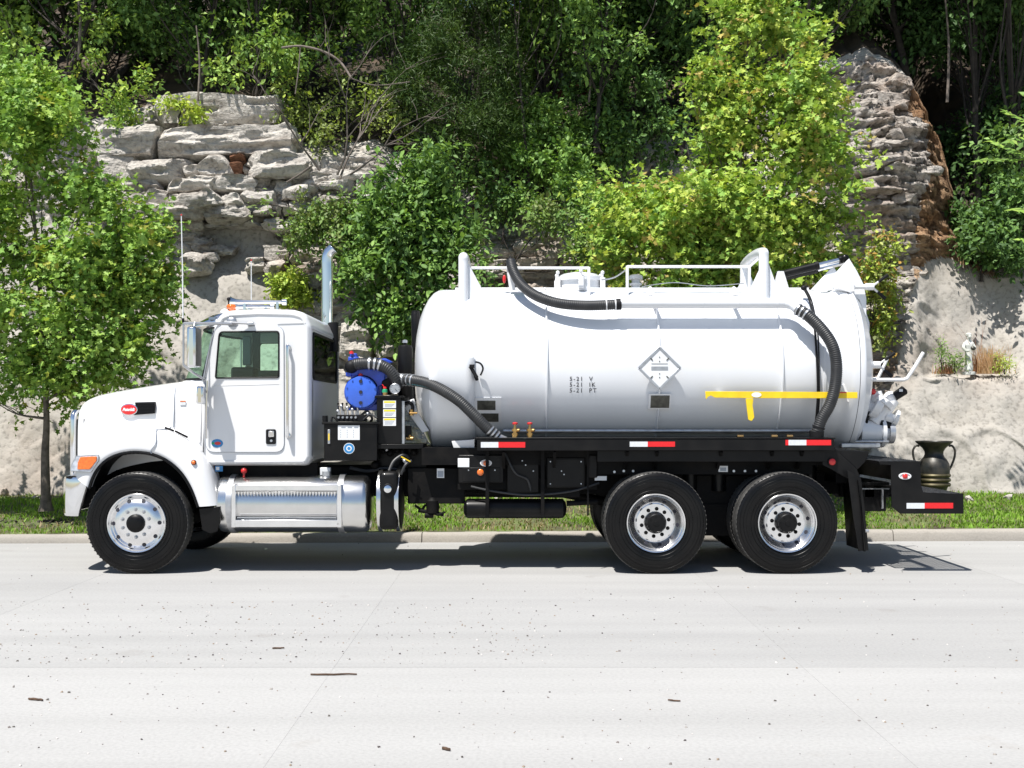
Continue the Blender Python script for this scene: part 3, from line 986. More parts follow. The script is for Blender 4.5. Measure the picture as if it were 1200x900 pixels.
# ---- wheels ------------------------------------------------------------
def tyre_mesh(w=0.285, Ro=0.545, Ri=0.314):
    prof = []
    # section, from inner bead round to outer bead; y=0 is the outer sidewall face
    sec = [(0.035, Ri), (0.012, Ri + .012), (0.006, Ri + .05), (0.0, Ri + .10), (0.0, Ri + .15), (0.008, Ri + .19), (0.016, Ro - .035), (0.022, Ro - .020), (0.030, Ro - .008)]
    tread = []
    gs = [0.07, 0.115, 0.1425, 0.17, 0.215]
    tread.append((0.042, Ro - .002))
    for gy in gs:
        k = gy * w / .285
        tread += [(k - .007, Ro), (k - .004, Ro - .014), (k + .004, Ro - .014), (k + .007, Ro)]
    tread.append((w - .042, Ro - .002))
    back = [(w - y, r) for y, r in sec[::-1]]
    p = sec + tread + back + [(w - .05, Ri - .004), (.05, Ri - .004)]
    mb = MB(); mb.lathe(p, (0, 0, 0), 'y', 72, closed=True)
    # raised rings on the sidewall
    for rr in (Ri + .035, Ro - .05):
        mb.lathe([(-.001 if rr < .4 else .009, rr), (-.004 if rr < .4 else .006, rr + .003), (-.001 if rr < .4 else .010, rr + .006)], (0, 0, 0), 'y', 72, closed=True)
    # moulded ribs and blocks of raised marks on the sidewall
    for rr in (Ri + .075, Ri + .125, Ro - .075):
        mb.lathe([(.002, rr), (-.0022, rr + .002), (.002, rr + .004)], (0, 0, 0), 'y', 72, closed=True)
    for a_ in (70, 84, 96, 250, 262, 276):
        for q in range(5):
            an = R(a_ + q * 2.1); c = Vector((math.cos(an) * (Ri + .10), 0, math.sin(an) * (Ri + .10))); d_ = Vector((math.cos(an), 0, math.sin(an)))
            mb.bar(c - d_ * .011, c + d_ * .011, .006, .005, up=(0, 1, 0))
    # shoulder lugs
    for k in range(72):
        a = 2 * math.pi * k / 72
        for yy in (0.034, w - 0.034):
            c = Vector((math.cos(a) * (Ro - .004), yy, math.sin(a) * (Ro - .004)))
            tdir = Vector((-math.sin(a), 0, math.cos(a)))
            mb.bar(c - tdir * .008, c + tdir * .008, 0.022, 0.006, up=(math.cos(a), 0, math.sin(a)))
    me = mb.mesh('tyre', M['rubber'], 30)
    me.materials.append(M['tread'])
    for p_ in me.polygons:
        r = math.hypot(p_.center.x, p_.center.z)
        if r > Ro - .0075: p_.material_index = 1
    return me


def rim_mesh(kind):
    mb = MB()
    if kind == 'front':     # disc bulges outwards, nearly flush with the tyre
        prof = [(0.030, .300), (0.004, .303), (-0.004, .297), (0.000, .286), (0.030, .276), (0.040, .262), (0.030, .250), (0.012, .225), (-.004, .200), (-.010, .165), (-.012, .11), (-.012, .02), (0.016, .02), (0.016, .17), (.03, .2), (.055, .25), (.07, .268), (.24, .268), (.26, .30), (.235, .29), (.10, .285)]
    else:                   # deep dish: the disc sits far in
        prof = [(0.030, .300), (0.004, .303), (-0.004, .298), (0.000, .288), (0.020, .281), (0.030, .270), (0.050, .264), (0.062, .250), (0.085, .225), (0.098, .203), (0.092, .195), (0.084, .188), (0.084, .11), (0.084, .02), (0.11, .02), (0.112, .20), (.11, .24), (.10, .270), (.24, .268), (.26, .30), (.235, .29), (.10, .285)]
    mb.lathe(prof, (0, 0, 0), 'y', 64, closed=True)
    return mb.mesh('rim', M['alu'], 25)


def hole_mesh(kind):
    mb = MB(); rr = .232
    for k in range(10):
        a = 2 * math.pi * (k + .5) / 10 + (0.0 if kind == 'front' else math.pi / 10)
        y0 = .0165 if kind == 'front' else .084
        nrm = Vector((-.8 * math.cos(a), -1, -.8 * math.sin(a))).normalized() if kind != 'front' else Vector((.42 * math.cos(a), -1, .42 * math.sin(a))).normalized()
        c = Vector((math.cos(a) * rr, y0, math.sin(a) * rr))
        mb.cyl(c - nrm * .02, c + nrm * .006, .021, .021, 14)  # black discs stand in for the darkness of open holes in the disc
    return mb.mesh('dark_hole_disc', M['ink'], 30)


HOLF = hole_mesh('front'); HOLR = hole_mesh('rear')
TY = tyre_mesh(); RIMF = rim_mesh('front'); RIMR = rim_mesh('rear')


def put(me, name, loc, parent, rz=0.0, roty=0.0):
    o = bpy.data.objects.new(name, me)
    o.location = loc; o.rotation_euler = (0, roty, rz)
    if name in ('rim', 'dark_hole_disc'): o.scale = (1.05, 1, 1.05)
    return link(o, parent)


def nut_meshes(kind):
    y0 = -.012 if kind == 'front' else .084
    out = []
    for k in range(10):
        a = 2 * math.pi * k / 10 + (math.pi / 10 if kind != 'front' else 0)
        r = .1475
        mb = MB()
        mb.cyl((math.cos(a) * r, y0 + .004, math.sin(a) * r), (math.cos(a) * r, y0 - .018, math.sin(a) * r), .0165, .0155, 6)
        mb.cyl((math.cos(a) * r, y0 - .018, math.sin(a) * r), (math.cos(a) * r, y0 - .036, math.sin(a) * r), .0095, .009, 8)
        mb.cyl((math.cos(a) * r, y0 + .003, math.sin(a) * r), (math.cos(a) * r, y0 - .002, math.sin(a) * r), .021, .021, 12)
        out.append(mb.mesh('lug_nut', M['galv'] if kind == 'front' else M['frame_black'], 30))
    return out


NUTF = nut_meshes('front'); NUTR = nut_meshes('rear')


def hub_mesh(kind):
    mb = MB()
    if kind == 'front':
        mb.lathe([(-.010, .098), (-.028, .098), (-.034, .09), (-.05, .088), (-.058, .080), (-.066, .05), (-.068, .0005)], (0, 0, 0), 'y', 40)
        for k in range(6):
            a = k * math.pi / 3 + .2
            mb.cyl((math.cos(a) * .066, -.052, math.sin(a) * .066), (math.cos(a) * .066, -.066, math.sin(a) * .066), .008, n=6)
    else:
        mb.lathe([(.084, .118), (.04, .116), (.02, .108), (.006, .100), (-.012, .098), (-.020, .090), (-.022, .03), (-.026, .028), (-.026, .0005)], (0, 0, 0), 'y', 40)
        for k in range(8):
            a = k * math.pi / 4 + .2
            mb.cyl((math.cos(a) * .082, -.010, math.sin(a) * .082), (math.cos(a) * .082, -.030, math.sin(a) * .082), .008, n=6)
    return mb.mesh('hub', M['black'], 35)


HUBF = hub_mesh('front'); HUBR = hub_mesh('rear')


def wheel(px, kind):
    x = WX(px, 0.0); z = 0.545
    for side in (0, 1):
        rz = 0 if side == 0 else math.pi
        y0 = 0.0 if side == 0 else 2 * YC
        w = empty('wheel', (x, y0, z), parent=truck)
        sg = 1 if side == 0 else -1
        ro = random.uniform(0, .6)
        put(TY, 'tyre', (x, y0, z), w, rz, ro)
        put(RIMF if kind == 'front' else RIMR, 'rim', (x, y0 + sg * .004, z), w, rz, ro)
        put(HUBF if kind == 'front' else HUBR, 'hub', (x, y0 + sg * .004, z), w, rz, ro)
        if side == 0:
            put(HOLF if kind == 'front' else HOLR, 'dark_hole_disc', (x, y0 + .004, z), w, rz, ro)['kind'] = 'stuff'
            for nm in (NUTF if kind == 'front' else NUTR): put(nm, 'lug_nut', (x, y0 + .004, z), w, rz, ro)
        if kind == 'rear':
            put(TY, 'inner_tyre', (x, y0 + sg * .335, z), w, rz, ro + .03)
            mb = MB(); mb.lathe([(0.0, .30), (.0, .14), (.05, .14), (.05, .27), (.25, .27), (.25, .30)], (x, y0 + sg * .34 if sg > 0 else y0 - .59, z), 'y', 32)
            mb.build('inner_rim', M['galv'], w)
            mb = MB(); mb.lathe([(0, .20), (.16, .20), (.16, .1)], (x, y0 + sg * .50 if sg > 0 else y0 - .66, z), 'y', 32)
            mb.build('brake_drum', M['frame_black'], w)
        else:
            mb = MB(); mb.lathe([(0, .20), (.16, .20), (.16, .1)], (x, y0 + .16 if sg > 0 else y0 - .32, z), 'y', 32)
            mb.build('brake_drum', M['frame_black'], w)
    if kind == 'rear':
        mb = MB(); mb.cyl((x, .5, z), (x, 2 * YC - .5, z), .075); mb.sphere((x, YC, z), (.24, .2, .24)); mb.cyl((x - .3, YC, z + .05), (x, YC, z + .03), .10)
        mb.build('rear_axle', M['frame_black'], truck)
    else:
        mb = MB(); mb.bar((x, .3, z - .02), (x, .7, z - .10), .09, .11); mb.bar((x, .7, z - .10), (x, mir(.7), z - .10), .09, .11); mb.bar((x, mir(.3), z - .02), (x, mir(.7), z - .10), .09, .11)
        mb.build('front_axle', M['frame_black'], truck)


wheel(159.5, 'front'); wheel(769, 'rear'); wheel(923, 'rear')

# ---- chassis -----------------------------------------------------------
for y in (YC - .43, YC + .36):
    mb = MB(); x0, x1 = -4.55, 3.95
    mb.box(x0, x1, y, y + .07, 0.80, 1.05)
    mb.build('frame_rail', M['frame_black'], truck, bevel=.006)
mb = MB()
for x in (-4.3, -3.3, -2.2, -1.1, -.2, .6, 1.3, 2.0, 2.9, 3.8):
    mb.box(x, x + .09, YC - .37, YC + .37, .84, 1.02)
mb.each('crossmember', M['frame_black'], truck)
mb = MB()
for (xa, xb) in ((-4.7, -3.2),):
    for y in (YC - .52, YC + .46):
        for k in range(5):
            L_ = 1 - .13 * k
            c = (xa + xb) / 2; hw = (xb - xa) / 2 * L_
            pts = [(c + hw * t, y + .04, .70 - .018 * k + .10 * t * t) for t in np.linspace(-1, 1, 9)]
            for a, b in zip(pts[:-1], pts[1:]): mb.bar(a, b, .08, .014)
mb.build('leaf_spring', M['frame_black'], truck)
# tandem suspension: saddles, equaliser and hanger plates between the rear wheels
mb = MB()
for y in (.60, mir(.60) - .12):
    mb.prism([(WX(735, .6), .62), (WX(955, .6), .62), (WX(900, .6), 1.02), (WX(790, .6), 1.02)], y, y + .06)
    mb.prism([(WX(820, .6), .35), (WX(870, .6), .35), (WX(885, .6), .70), (WX(805, .6), .70)], y - .02, y + .10)
mb.bar((1.6, YC - .1, .8), (2.9, YC + .1, .62), .07); mb.cyl((.6, YC, .78), (1.5, YC, .60), .055); mb.cyl((-1.9, YC, .80), (.6, YC, .78), .055)
mb.build('suspension', M['frame_black'], truck)
mb = MB()
for px in (745, 808, 842, 948): mb.cyl(W(px, 575, .62), W(px, 540, .62), .085, .085, 20)
mb.each('air_spring', M['rubber'], truck)

# ---- sub-frame, skirt and rail of the tank bed ---------------------------
bed = empty('tank_bed', (1.6, 0.1, 1.3), parent=truck)
mb = MB()
for y in (0.06, mir(0.06) - .05):
    mb.box(WX(559, .06), WX(978, .06), y, y + .05, WZ(528, .06), WZ(514.5, .06))
mb.each('side_rail', M['black'], bed, bevel=.004)
mb = MB(); mb.box(WX(557, .06), WX(979, .06), .055, mir(.055), WZ(514.2, .06), WZ(512.8, .06)); mb.build('deck_plate', M['black'], bed, bevel=.003)
mb = MB()
mb.box(WX(494, .3), WX(965, .3), .32, mir(.32), WZ(545, .3), WZ(528, .3) + .03)
mb.build('sub_frame', M['frame_black'], bed)
mb = MB(); mb.pbox(536, 700, 529, 574, .40, .43); mb.build('front_skirt', M['frame_black'], bed, bevel=.006)
for a_, b_, c_, d_, y_, m__ in ((537, 590, 533, 566, .30, 'black'), (594, 632, 530, 578, .33, 'black'), (640, 686, 536, 572, .31, 'black'), (600, 680, 560, 583, .36, 'frame_black'), (690, 700, 533, 560, .30, 'black')):
    mb = MB(); mb.pbox(a_, b_, c_, d_, y_, .41); mb.build('tool_box', M[m__], bed, bevel=.012)
mb = MB(); mb.pbox(641.5, 684.5, 538, 570, .304, .312); mb.pbox(542, 586, 548, 564, .294, .302); mb.each('box_cover', M['black'], bed, bevel=.004)
mb = MB()
for px, py in ((612, 540), (616, 545), (658, 552), (661, 556), (625, 552), (645, 541), (681, 541), (645, 567), (681, 567), (549, 551), (580, 551)): mb.cyl(W(px, py, .33), W(px, py, .288), .008, n=6)
mb.build('cover_bolt', M['galv'], bed, kind='stuff')
mb = MB(); mb.tube(catmull([W(592, 531, .30), W(600, 548, .27), W(606, 556, .28), W(618, 562, .30), W(622, 575, .32)], 6), .014, 8); mb.tube(catmull([W(552, 570, .3), W(580, 576, .28), W(620, 580, .30), W(668, 576, .3), W(702, 566, .34)], 6), .012, 8)
mb.build('air_hose', M['hose'], bed)
mb = MB()
mb.pbox(700, 968, 528, 541, .14, .20)
mb.build('rear_skirt', M['black'], bed, bevel=.004)
mb = MB()
for px, yy in ((571, 606), (636, 606), (689, 604)):
    y = .24
    mb.bar(W(px, 528, y), W(px, yy, y), .035 if px != 689 else .018, .012)
mb.each('hanger_strap', M['frame_black'], bed)
mb = MB()
for px in (590, 650, 735, 770, 845, 905, 940):
    mb.bar((WX(px, .12), .10, WZ(528, .1)), (WX(px, .12), .34, WZ(548, .3)), .03, .05)
mb.each('outrigger', M['frame_black'], bed)
# rear cross beam seen over the tyres
mb = MB(); mb.pbox(700, 952, 541, 556, .34, .40); mb.build('tail_beam', M['frame_black'], bed)
mb = MB()
for px, py in ((720, 553), (731, 552), (742, 552), (860, 552), (873, 552), (886, 552)):
    mb.cyl(W(px, py, .338), W(px, py, .325), .014, n=8)
mb.each('bolt', M['galv'], bed)
for k, (a, b, c, yy0, yy1) in enumerate(((563.5, 584, 615.5, 518, 524.5), (738, 759, 791, 517.5, 523.5), (924, 945, 974, 515.5, 521.8))):
    t_ = empty('reflective_tape', W(a, 520, .058), parent=bed)
    mb = MB(); mb.pbox(a, b, yy0, yy1, .0575, .061); mb.build('white_strip', M['tape_white'], t_)
    mb = MB(); mb.pbox(b, c, yy0, yy1, .0572, .061); mb.build('red_strip', M['tape_red'], t_)
    if k == 2:
        mb = MB(); mb.pbox(920.5, 924, yy0, yy1, .0572, .061); mb.build('red_strip', M['tape_red'], t_)


def lamp(px, py, y, r, mat, parent, name='marker_lamp', base=True, oval=1.0):
    c = W(px, py, y)
    mb = MB(); mb.lathe([(0.0, r), (-.010, r * .98), (-.017, r * .75), (-.021, r * .4), (-.022, .0004)], c, 'y', 20)
    o = mb.build(name, mat, parent)
    if base:
        mb = MB(); mb.lathe([(.006, r * 1.28), (-.006, r * 1.26), (-.008, r * 1.02), (0.0, r * 1.0)], c, 'y', 24)
        if oval != 1.0: mb.V = [(c.x + (v[0] - c.x) * oval, v[1], v[2]) for v in mb.V]
        mb.build('lamp_bezel', M['label_white'] if oval != 1.0 else M['plastic'], o)
    return o


lamp(569.5, 542.7, .295, .030, M['orange'], bed, oval=1.7)
lamp(563, 553.5, .295, .036, M['orange'], bed)
mb = MB(); mb.pbox(536.5, 550, 537, 547.5, .292, .30); mb.build('mud_lamp', M['label_white'], bed, bevel=.003)
mb = MB(); mb.pbox(512, 520.5, 549, 560, .40, .41); mb.build('warning_label', M['label_white'], bed)
mb = MB(); mb.pbox(513, 519.5, 552, 559, .397, .40); mb.build('label_print', M['label_grey'], bed)
mb = MB(); mb.pbox(697, 711, 558, 563, .33, .34); mb.build('spec_label', M['label_white'], bed)
mb = MB(); mb.pbox(842, 853, 546, 553, .33, .34); mb.build('spec_label', M['label_white'], bed)
mb = MB(); mb.pbox(844, 851, 548, 552, .327, .33); mb.build('label_print', M['label_grey'], bed)

# air reservoir slung under the bed
mb = MB()
x0 = WX(543, .4); x1 = WX(664, .4); z = WZ(596, .4)
mb.lathe([(x0, .02), (x0 + .01, .07), (x0 + .04, .104), (x0 + .07, .108), (x1 - .07, .108), (x1 - .04, .104), (x1 - .01, .07), (x1, .02)], (0, .42, z), 'x', 32)
mb.build('air_reservoir', M['black'], truck)
mb = MB()
for px in (571, 636): mb.bar(W(px, 606, .30), W(px, 530, .30), .04, .02)
mb.each('reservoir_bracket', M['frame_black'], truck)
mb = MB(); mb.cyl(W(664, 590, .42), W(700, 588, .42), .03); mb.cyl(W(676, 566, .6), W(676, 584, .6), .012); mb.cyl(W(683, 566, .6), W(690, 584, .6), .012)
mb.build('air_line', M['frame_black'], truck)
# valve body with plumbing under the frame near the fuel tank
mb = MB()
c = W(507, 592, .5)
mb.lathe([(-.09, .03), (-.085, .07), (.05, .075), (.06, .06), (.09, .05), (.09, .01)], c, 'z', 20)
mb.cyl(W(490, 598, .5), W(520, 603, .5), .022); mb.cyl(W(498, 604, .48), W(508, 604, .48), .03); mb.cyl(W(503, 556, .5), W(506, 580, .5), .018)
mb.tube(catmull([W(486, 592, .5), W(494, 597, .5), W(500, 592, .5), W(512, 603, .46), W(521, 600, .5)], 5), .014, 8)
mb.build('drain_valve', M['frame_black'], truck)
mb = MB(); mb.box(WX(478, .5), WX(545, .5), .46, .52, WZ(590, .5), WZ(548, .5)); mb.build('battery_tray', M['frame_black'], truck, bevel=.01)
mb = MB(); mb.box(WX(380, .6), WX(560, .6), .62, mir(.62), WZ(580, .6), WZ(545, .6)); mb.build('transmission_cover', M['frame_black'], truck, bevel=.03)
mb = MB(); mb.box(WX(240, .6), WX(385, .6), .62, mir(.62), .62, 1.12); mb.build('engine_tunnel', M['frame_black'], truck, bevel=.03)

# ---- tank ---------------------------------------------------------------
ZC, RT = 2.21, 0.95


def tank_y(x, z, off=0.003, r=RT):
    return YC - math.sqrt(max(0.0, (r + off) ** 2 - (z - ZC) ** 2))


tank = empty('vacuum_tank', (1.4, YC, 1.3), parent=truck)
prof = [(-1.13, .0005), (-1.128, .12), (-1.118, .30), (-1.098, .48), (-1.065, .63), (-1.02, .745), (-.965, .845), (-.905, .912), (-.85, .942), (-.79, .95)]
prof += [(x, .95) for x in np.linspace(-.6, 3.62, 20)]
mb = MB(); mb.lathe(prof + [(3.62, .90)], (0, YC, ZC), 'x', 128)
mb.build('barrel', M['tank_white'], tank, smooth=50)
for px in (641, 773, 917):
    x = WX(px, .27)
    mb = MB(); mb.lathe([(x - .012, .950), (x - .012, .966), (x - .006, .982), (x + .006, .982), (x + .012, .966), (x + .012, .950)], (0, YC, ZC), 'x', 128)
    mb.build('stiffener_ring', M['tank_white'], tank)
# wrap plate at the lower front
mb = MB(); a0, a1 = R(178), R(318)
X0 = WX(503, .3); rows_ = []
for t in np.linspace(0, 1, 40):
    ang = R(172) + (R(250) - R(172)) * t
    # the front edge rounds off towards the top
    xe = X0 + .10 * max(0, 1 - t * 6) ** 2
    rr = .975
    rows_.append([(x, YC + math.cos(ang) * rr, ZC + math.sin(ang) * rr) for x in np.linspace(xe, WX(556, .3), 6)])
mb.grid(rows_)
o = mb.build('wrap_plate', M['tank_white'], tank, smooth=50)
md = o.modifiers.new('s', 'SOLIDIFY'); md.thickness = .010; md.offset = 0
# front skirt/saddle foot in white
mb = MB()
for y in (.33, mir(.33) - .04):
    mb.prism([(WX(533, .33), WZ(530.8, .33)), (WX(556, .33), WZ(530.8, .33)), (WX(556, .33), WZ(515, .33)), (WX(529, .33), WZ(517, .33))], y + .03, y + .07)
mb.each('saddle_foot', M['white'], tank, bevel=.005)
mb = MB(); mb.pbox(544, 549, 527.5, 530, .355, .36); mb.build('red_sticker', M['red'], tank)
mb = MB()
for px in (640, 773, 905):
    x = WX(px, .5); mb.box(x - .03, x + .03, .80, mir(.80), 1.22, 1.45)
mb.box(-.45, 3.4, .55, .6, 1.22, 1.40); mb.box(-.45, 3.4, mir(.6), mir(.55), 1.22, 1.40)
mb.each('cradle', M['frame_black'], tank)

# rear flanges and hinged door
mb = MB(); mb.lathe([(3.40, .950), (3.40, .963), (3.425, .963), (3.425, .950)], (0, YC, ZC), 'x', 128); mb.build('rear_seam_band', M['tank_white'], tank)
mb = MB()
mb.lathe([(3.60, .95), (3.62, .952), (3.66, .975), (3.70, 1.005), (3.73, 1.015), (3.775, 1.015), (3.775, .90)], (0, YC, ZC), 'x', 128)
mb.build('rear_flange', M['tank_white'], tank)
door = empty('rear_door', (3.9, YC, ZC), parent=tank)
mb = MB()
mb.lathe([(3.783, .90), (3.783, 1.012), (3.83, 1.012), (3.85, 1.00), (3.865, .965), (3.93, .90), (4.00, .74), (4.05, .52), (4.08, .28), (4.09, .0005)], (0, YC, ZC), 'x', 128)
mb.build('door_shell', M['tank_white'], door, smooth=50)
mb = MB(); mb.lathe([(3.774, .985), (3.774, 1.010), (3.786, 1.010), (3.786, .985)], (0, YC, ZC), 'x', 128, closed=True)
mb.build('door_seal', M['ink'], door)
# hinge arm over the door
mb = MB()
for y in (.86, 1.50):
    pts = [(960, 341), (972, 327), (985, 313), (994, 303.5), (1003, 318), (1011, 334), (1014, 350), (1014, 372), (1006, 352), (990, 340)]
    mb.prism([(WX(a, .9), WZ(b, .9)) for a, b in pts], y, y + .035)
mb.box(WX(985, .9), WX(1008, .9), .87, 1.53, WZ(342, .9), WZ(330, .9))
mb.each('hinge_arm', M['tank_white'], door, bevel=.004)
mb = MB()
mb.cyl(W(912.5, 322.5, 1.0), W(957, 311.5, 1.0), .045); mb.sphere(W(913.5, 322.3, 1.0), .055); mb.cyl(W(955, 312, 1.0), W(959, 311, 1.0), .052)
hc = mb.build('lift_cylinder', M['black'], tank)
mb = MB(); mb.cyl(W(983, 305, 1.0), W(992, 302.5, 1.0), .045); mb.sphere(W(990, 303, .98), .05); mb.build('cylinder_clevis', M['black'], hc)
mb = MB(); mb.cyl(W(958, 311, 1.0), W(984, 304.7, 1.0), .030); mb.build('piston_rod', M['chrome'], hc)
mb = MB(); mb.cyl(W(912.5, 326, 1.5), W(957, 316, 1.5), .045); mb.build('far_lift_cylinder', M['black'], tank)
mb = MB(); mb.cyl(W(958, 315.8, 1.5), W(989, 308, 1.5), .03); mb.build('far_piston_rod', M['chrome'], tank)
mb = MB(); mb.prism([(WX(905, .95), 3.12), (WX(925, .95), 3.12), (WX(918, .95), WZ(318, .95)), (WX(911, .95), WZ(318, .95))], .93, .96); mb.build('cylinder_bracket', M['white'], tank)


# swing-bolt clamps around the door
def clamp(p, dirz, hdl=True, parent=door):
    c = empty('door_clamp', p, parent=parent)
    mb = MB(); mb.cyl(p - Vector((.28, 0, 0)), p + Vector((.16, 0, 0)), .028); mb.box(p.x - .12, p.x - .04, p.y - .05, p.y + .05, p.z - .06, p.z + .06); mb.cyl(p + Vector((.10, 0, 0)), p + Vector((.19, 0, 0)), .040)
    mb.build('clamp_bolt', M['white'], c, bevel=.003)
    if hdl:
        e = p + Vector((.17, 0, 0))
        for d in (Vector((.17, -.05, .13)) * dirz, Vector((.17, .05, -.13)) * 1.0):
            d = Vector((abs(d.x), d.y, d.z))
            mb = MB(); mb.cyl(e, e + d * .45, .012); mb.build('handle_stem', M['white'], c)
            mb = MB(); mb.cyl(e + d * .42, e + d, .016, .021); mb.build('handle_grip', M['plastic'], c)
    return c


clamp(W(1011, 427.5, .52), 1)
clamp(W(1004, 336, .80), 1)
for ang in (350, 15, 40, 320):
    a = R(ang)
    p = Vector((3.86, YC + math.cos(a) * 1.02, ZC + math.sin(a) * 1.02))
    if 3.1 < ang * 0 + p.y < 9: pass
    clamp(p, 1, hdl=False)
# clamp lugs on the near edge
mb = MB()
for py in (427, 337, 455):
    p = W(990, py, .38 if py > 400 else .75)
    mb.prism([(p.x - .11, p.z - .02), (p.x + .04, p.z - .07), (p.x + .04, p.z + .07), (p.x - .11, p.z + .02)], p.y - .1, p.y + .05)
mb.each('clamp_lug', M['white'], door, bevel=.004)
# lens-shaped step on the door's edge
mb = MB()
mb.pprism([(1014, 363), (1019, 378), (1019, 388), (1015, 402), (1012, 402), (1013, 380)], 1.0, 1.03)
mb.build('door_bracket', M['white'], door, bevel=.003)

# bent grab bars at the back
mb = MB()
mb.tube(catmull([W(1016, 445, .7), W(1040, 445, .7), W(1059, 445, .7)], 2) + catmull([W(1063, 443.5, .7), W(1072, 430, .7), W(1082, 413, .7)], 3), .021, 10)
mb.tube([W(1016, 445.2, 1.7), W(1029, 443, 1.7), W(1041, 418, 1.7)], .020, 10)
mb.cyl(W(1005, 445, .7), W(1018, 445, .7), .04)
mb.each('grab_bar', M['white'], door)
# valve cluster
vc = empty('rear_valve', W(1035, 475, .9), parent=door)
mb = MB()
A = W(1012, 498, .9); B = W(1049, 462, .9); dv = (B - A).normalized()
mb.cyl(W(1010, 478, .9), W(1026, 478, .9), .11, .11, 24)
mb.cyl(W(1022, 474, .85), W(1030, 478, .85), .15, .15, 28)
mb.cyl(W(1024, 496, .85), W(1046, 468, .85), .085, .085, 24)
mb.cyl(W(1033, 474, .82), W(1037, 469, .82), .13, .13, 28)
mb.cyl(W(1036, 488, .84), W(1051, 494, .84), .075, .06, 20)
mb.cyl(W(1047, 489, .84), W(1050, 490.5, .84), .10, .10, 20)
mb.cyl(W(1026, 459, .85), W(1028, 470, .85), .065, .08, 20)
mb.pbox(1018, 1032, 472, 484, .80, .95)
mb.cyl(W(1038, 486, .82), W(1043, 472, .82), .05); mb.sphere(W(1043, 466, .84), .075)
mb.build('valve_body', M['white'], vc, bevel=.003)
mb = MB(); mb.cyl(W(1048, 465, .8), W(1060, 457, .8), .05, .055, 8); mb.sphere(W(1057, 459, .8), (.06, .05, .045))
mb.build('valve_knob', M['plastic'], vc)
mb = MB(); mb.pbox(1054, 1058, 456, 459, .738, .745); mb.build('knob_window', M['label_white'], vc)
mb = MB(); mb.cyl(W(1017, 482, .8), W(1014, 510, .8), .014); mb.cyl(W(1020, 482, .8), W(1012, 505, .8), .010)
mb.cyl(W(1031, 495, .8), W(1043, 499, .8), .04); mb.build('valve_lever', M['plastic'], vc)
mb = MB(); mb.sphere(W(1023, 459, .80), .035); mb.build('red_cap', M['red'], vc)
# sump and outlet in stainless below the valves
mb = MB()
mb.cyl(W(1006, 506, .9), W(1030, 506, .9), .15, .15, 28); mb.cyl(W(1030, 506, .9), W(1034, 506, .9), .18, .18, 28); mb.cyl(W(1034, 506, .88), W(1045, 506, .88), .11, .11, 24)
mb.build('outlet_pipe', M['tank_white'], vc)
mb = MB(); mb.cyl(W(1040, 507, .86), W(1046, 507, .86), .125, .125, 24); mb.build('outlet_cap', M['galv'], vc)
mb = MB(); mb.pbox(986, 1032, 519.5, 525, .5, .6); mb.pbox(1000, 1042, 516, 519, .7, .8); mb.build('sill_pipe', M['galv'], vc, bevel=.01)

# ---- top of the tank ------------------------------------------------------
# hose pipe along the shoulder
zp = WZ(355.5, .34); yp = .33
mb = MB()
pts = [Vector((WX(727, yp), yp, zp)), Vector((WX(915, yp), yp, zp))] + catmull([Vector((WX(920, yp), yp, zp)), W(928, 357, .30), W(936, 363, .25)], 5)
mb.tube(pts, .058, 20)
for px in (824, 865, 911):
    x = WX(px, yp); mb.cyl((x - .004, yp, zp), (x + .004, yp, zp), .062, .062, 20)
pipe = mb.build('suction_pipe', M['tank_white'], tank)
mb = MB()
for px in (770, 865):
    x = WX(px, yp); mb.box(x - .02, x + .02, yp, tank_y(x, zp, 0) + .05, zp - .03, zp + .01)
mb.each('pipe_bracket', M['tank_white'], tank)


def hoop(px0, pxc, px1, pyt, flip, near=.70, far=1.74):
    """roll-over guard: a round-nosed tube across with gusset plates down to the barrel"""
    h = empty('rollover_guard', W(pxc, 340, near), parent=tank)
    xt = WX(pxc, near); zt = WZ(pyt, near) - .055
    pts = catmull([(xt, near, ZC + .76), (xt, near, zt - .08), (xt, near + .05, zt), (xt, YC, zt + .03), (xt, far - .05, zt), (xt, far, zt - .08), (xt, far, ZC + .76)], 6)
    mb = MB(); mb.tube(pts, .056, 16); mb.build('guard_tube', M['tank_white'], h)
    mb = MB()
    for y in (near + .01, far - .05):
        mb.prism([(xt, zt + .03), (xt + (WX(px1, near) - xt), ZC + .80), (xt, ZC + .76)], y, y + .03)
        if flip: mb.prism([(xt, zt - .10), (xt, ZC + .76), (WX(px0, near), ZC + .80)], y, y + .03)
    mb.each('gusset', M['tank_white'], h, bevel=.003)
    return h


hoop(537, 543, 571, 295, False)
hoop(874, 895, 916, 289.5, True)
# handrails
for k, (a, b, py, posts) in enumerate(((552, 690, 314, (690,)), (735, 878, 312.5, (735, 878)))):
    y = .80
    hr = empty('handrail', W(a, py, y), parent=tank)
    for yy in (y,):
        mb = MB(); mb.bar(Vector((WX(a, y), yy, WZ(py, y))), Vector((WX(b, y), yy, WZ(py, y))), .03, .03)
        mb.build('top_rail', M['white'], hr, bevel=.004)
        for p in posts:
            mb = MB(); mb.bar(Vector((WX(p, y), yy, WZ(py, y) + .01)), Vector((WX(p, y), yy, ZC + .80)), .032, .032, up=(1, 0, 0))
            mb.build('post', M['white'], hr, bevel=.004)
mb = MB(); mb.bar(W(878, 312.5, .8), W(891, 301, .8), .03); mb.build('rail_brace', M['white'], tank)
# top box line behind the rails: walkway edge and low shelf
mb = MB(); mb.box(WX(533, .9), WX(950, .9), .98, mir(.98), 3.12, 3.165); mb.build('walkway', M['tank_white'], tank, bevel=.004)
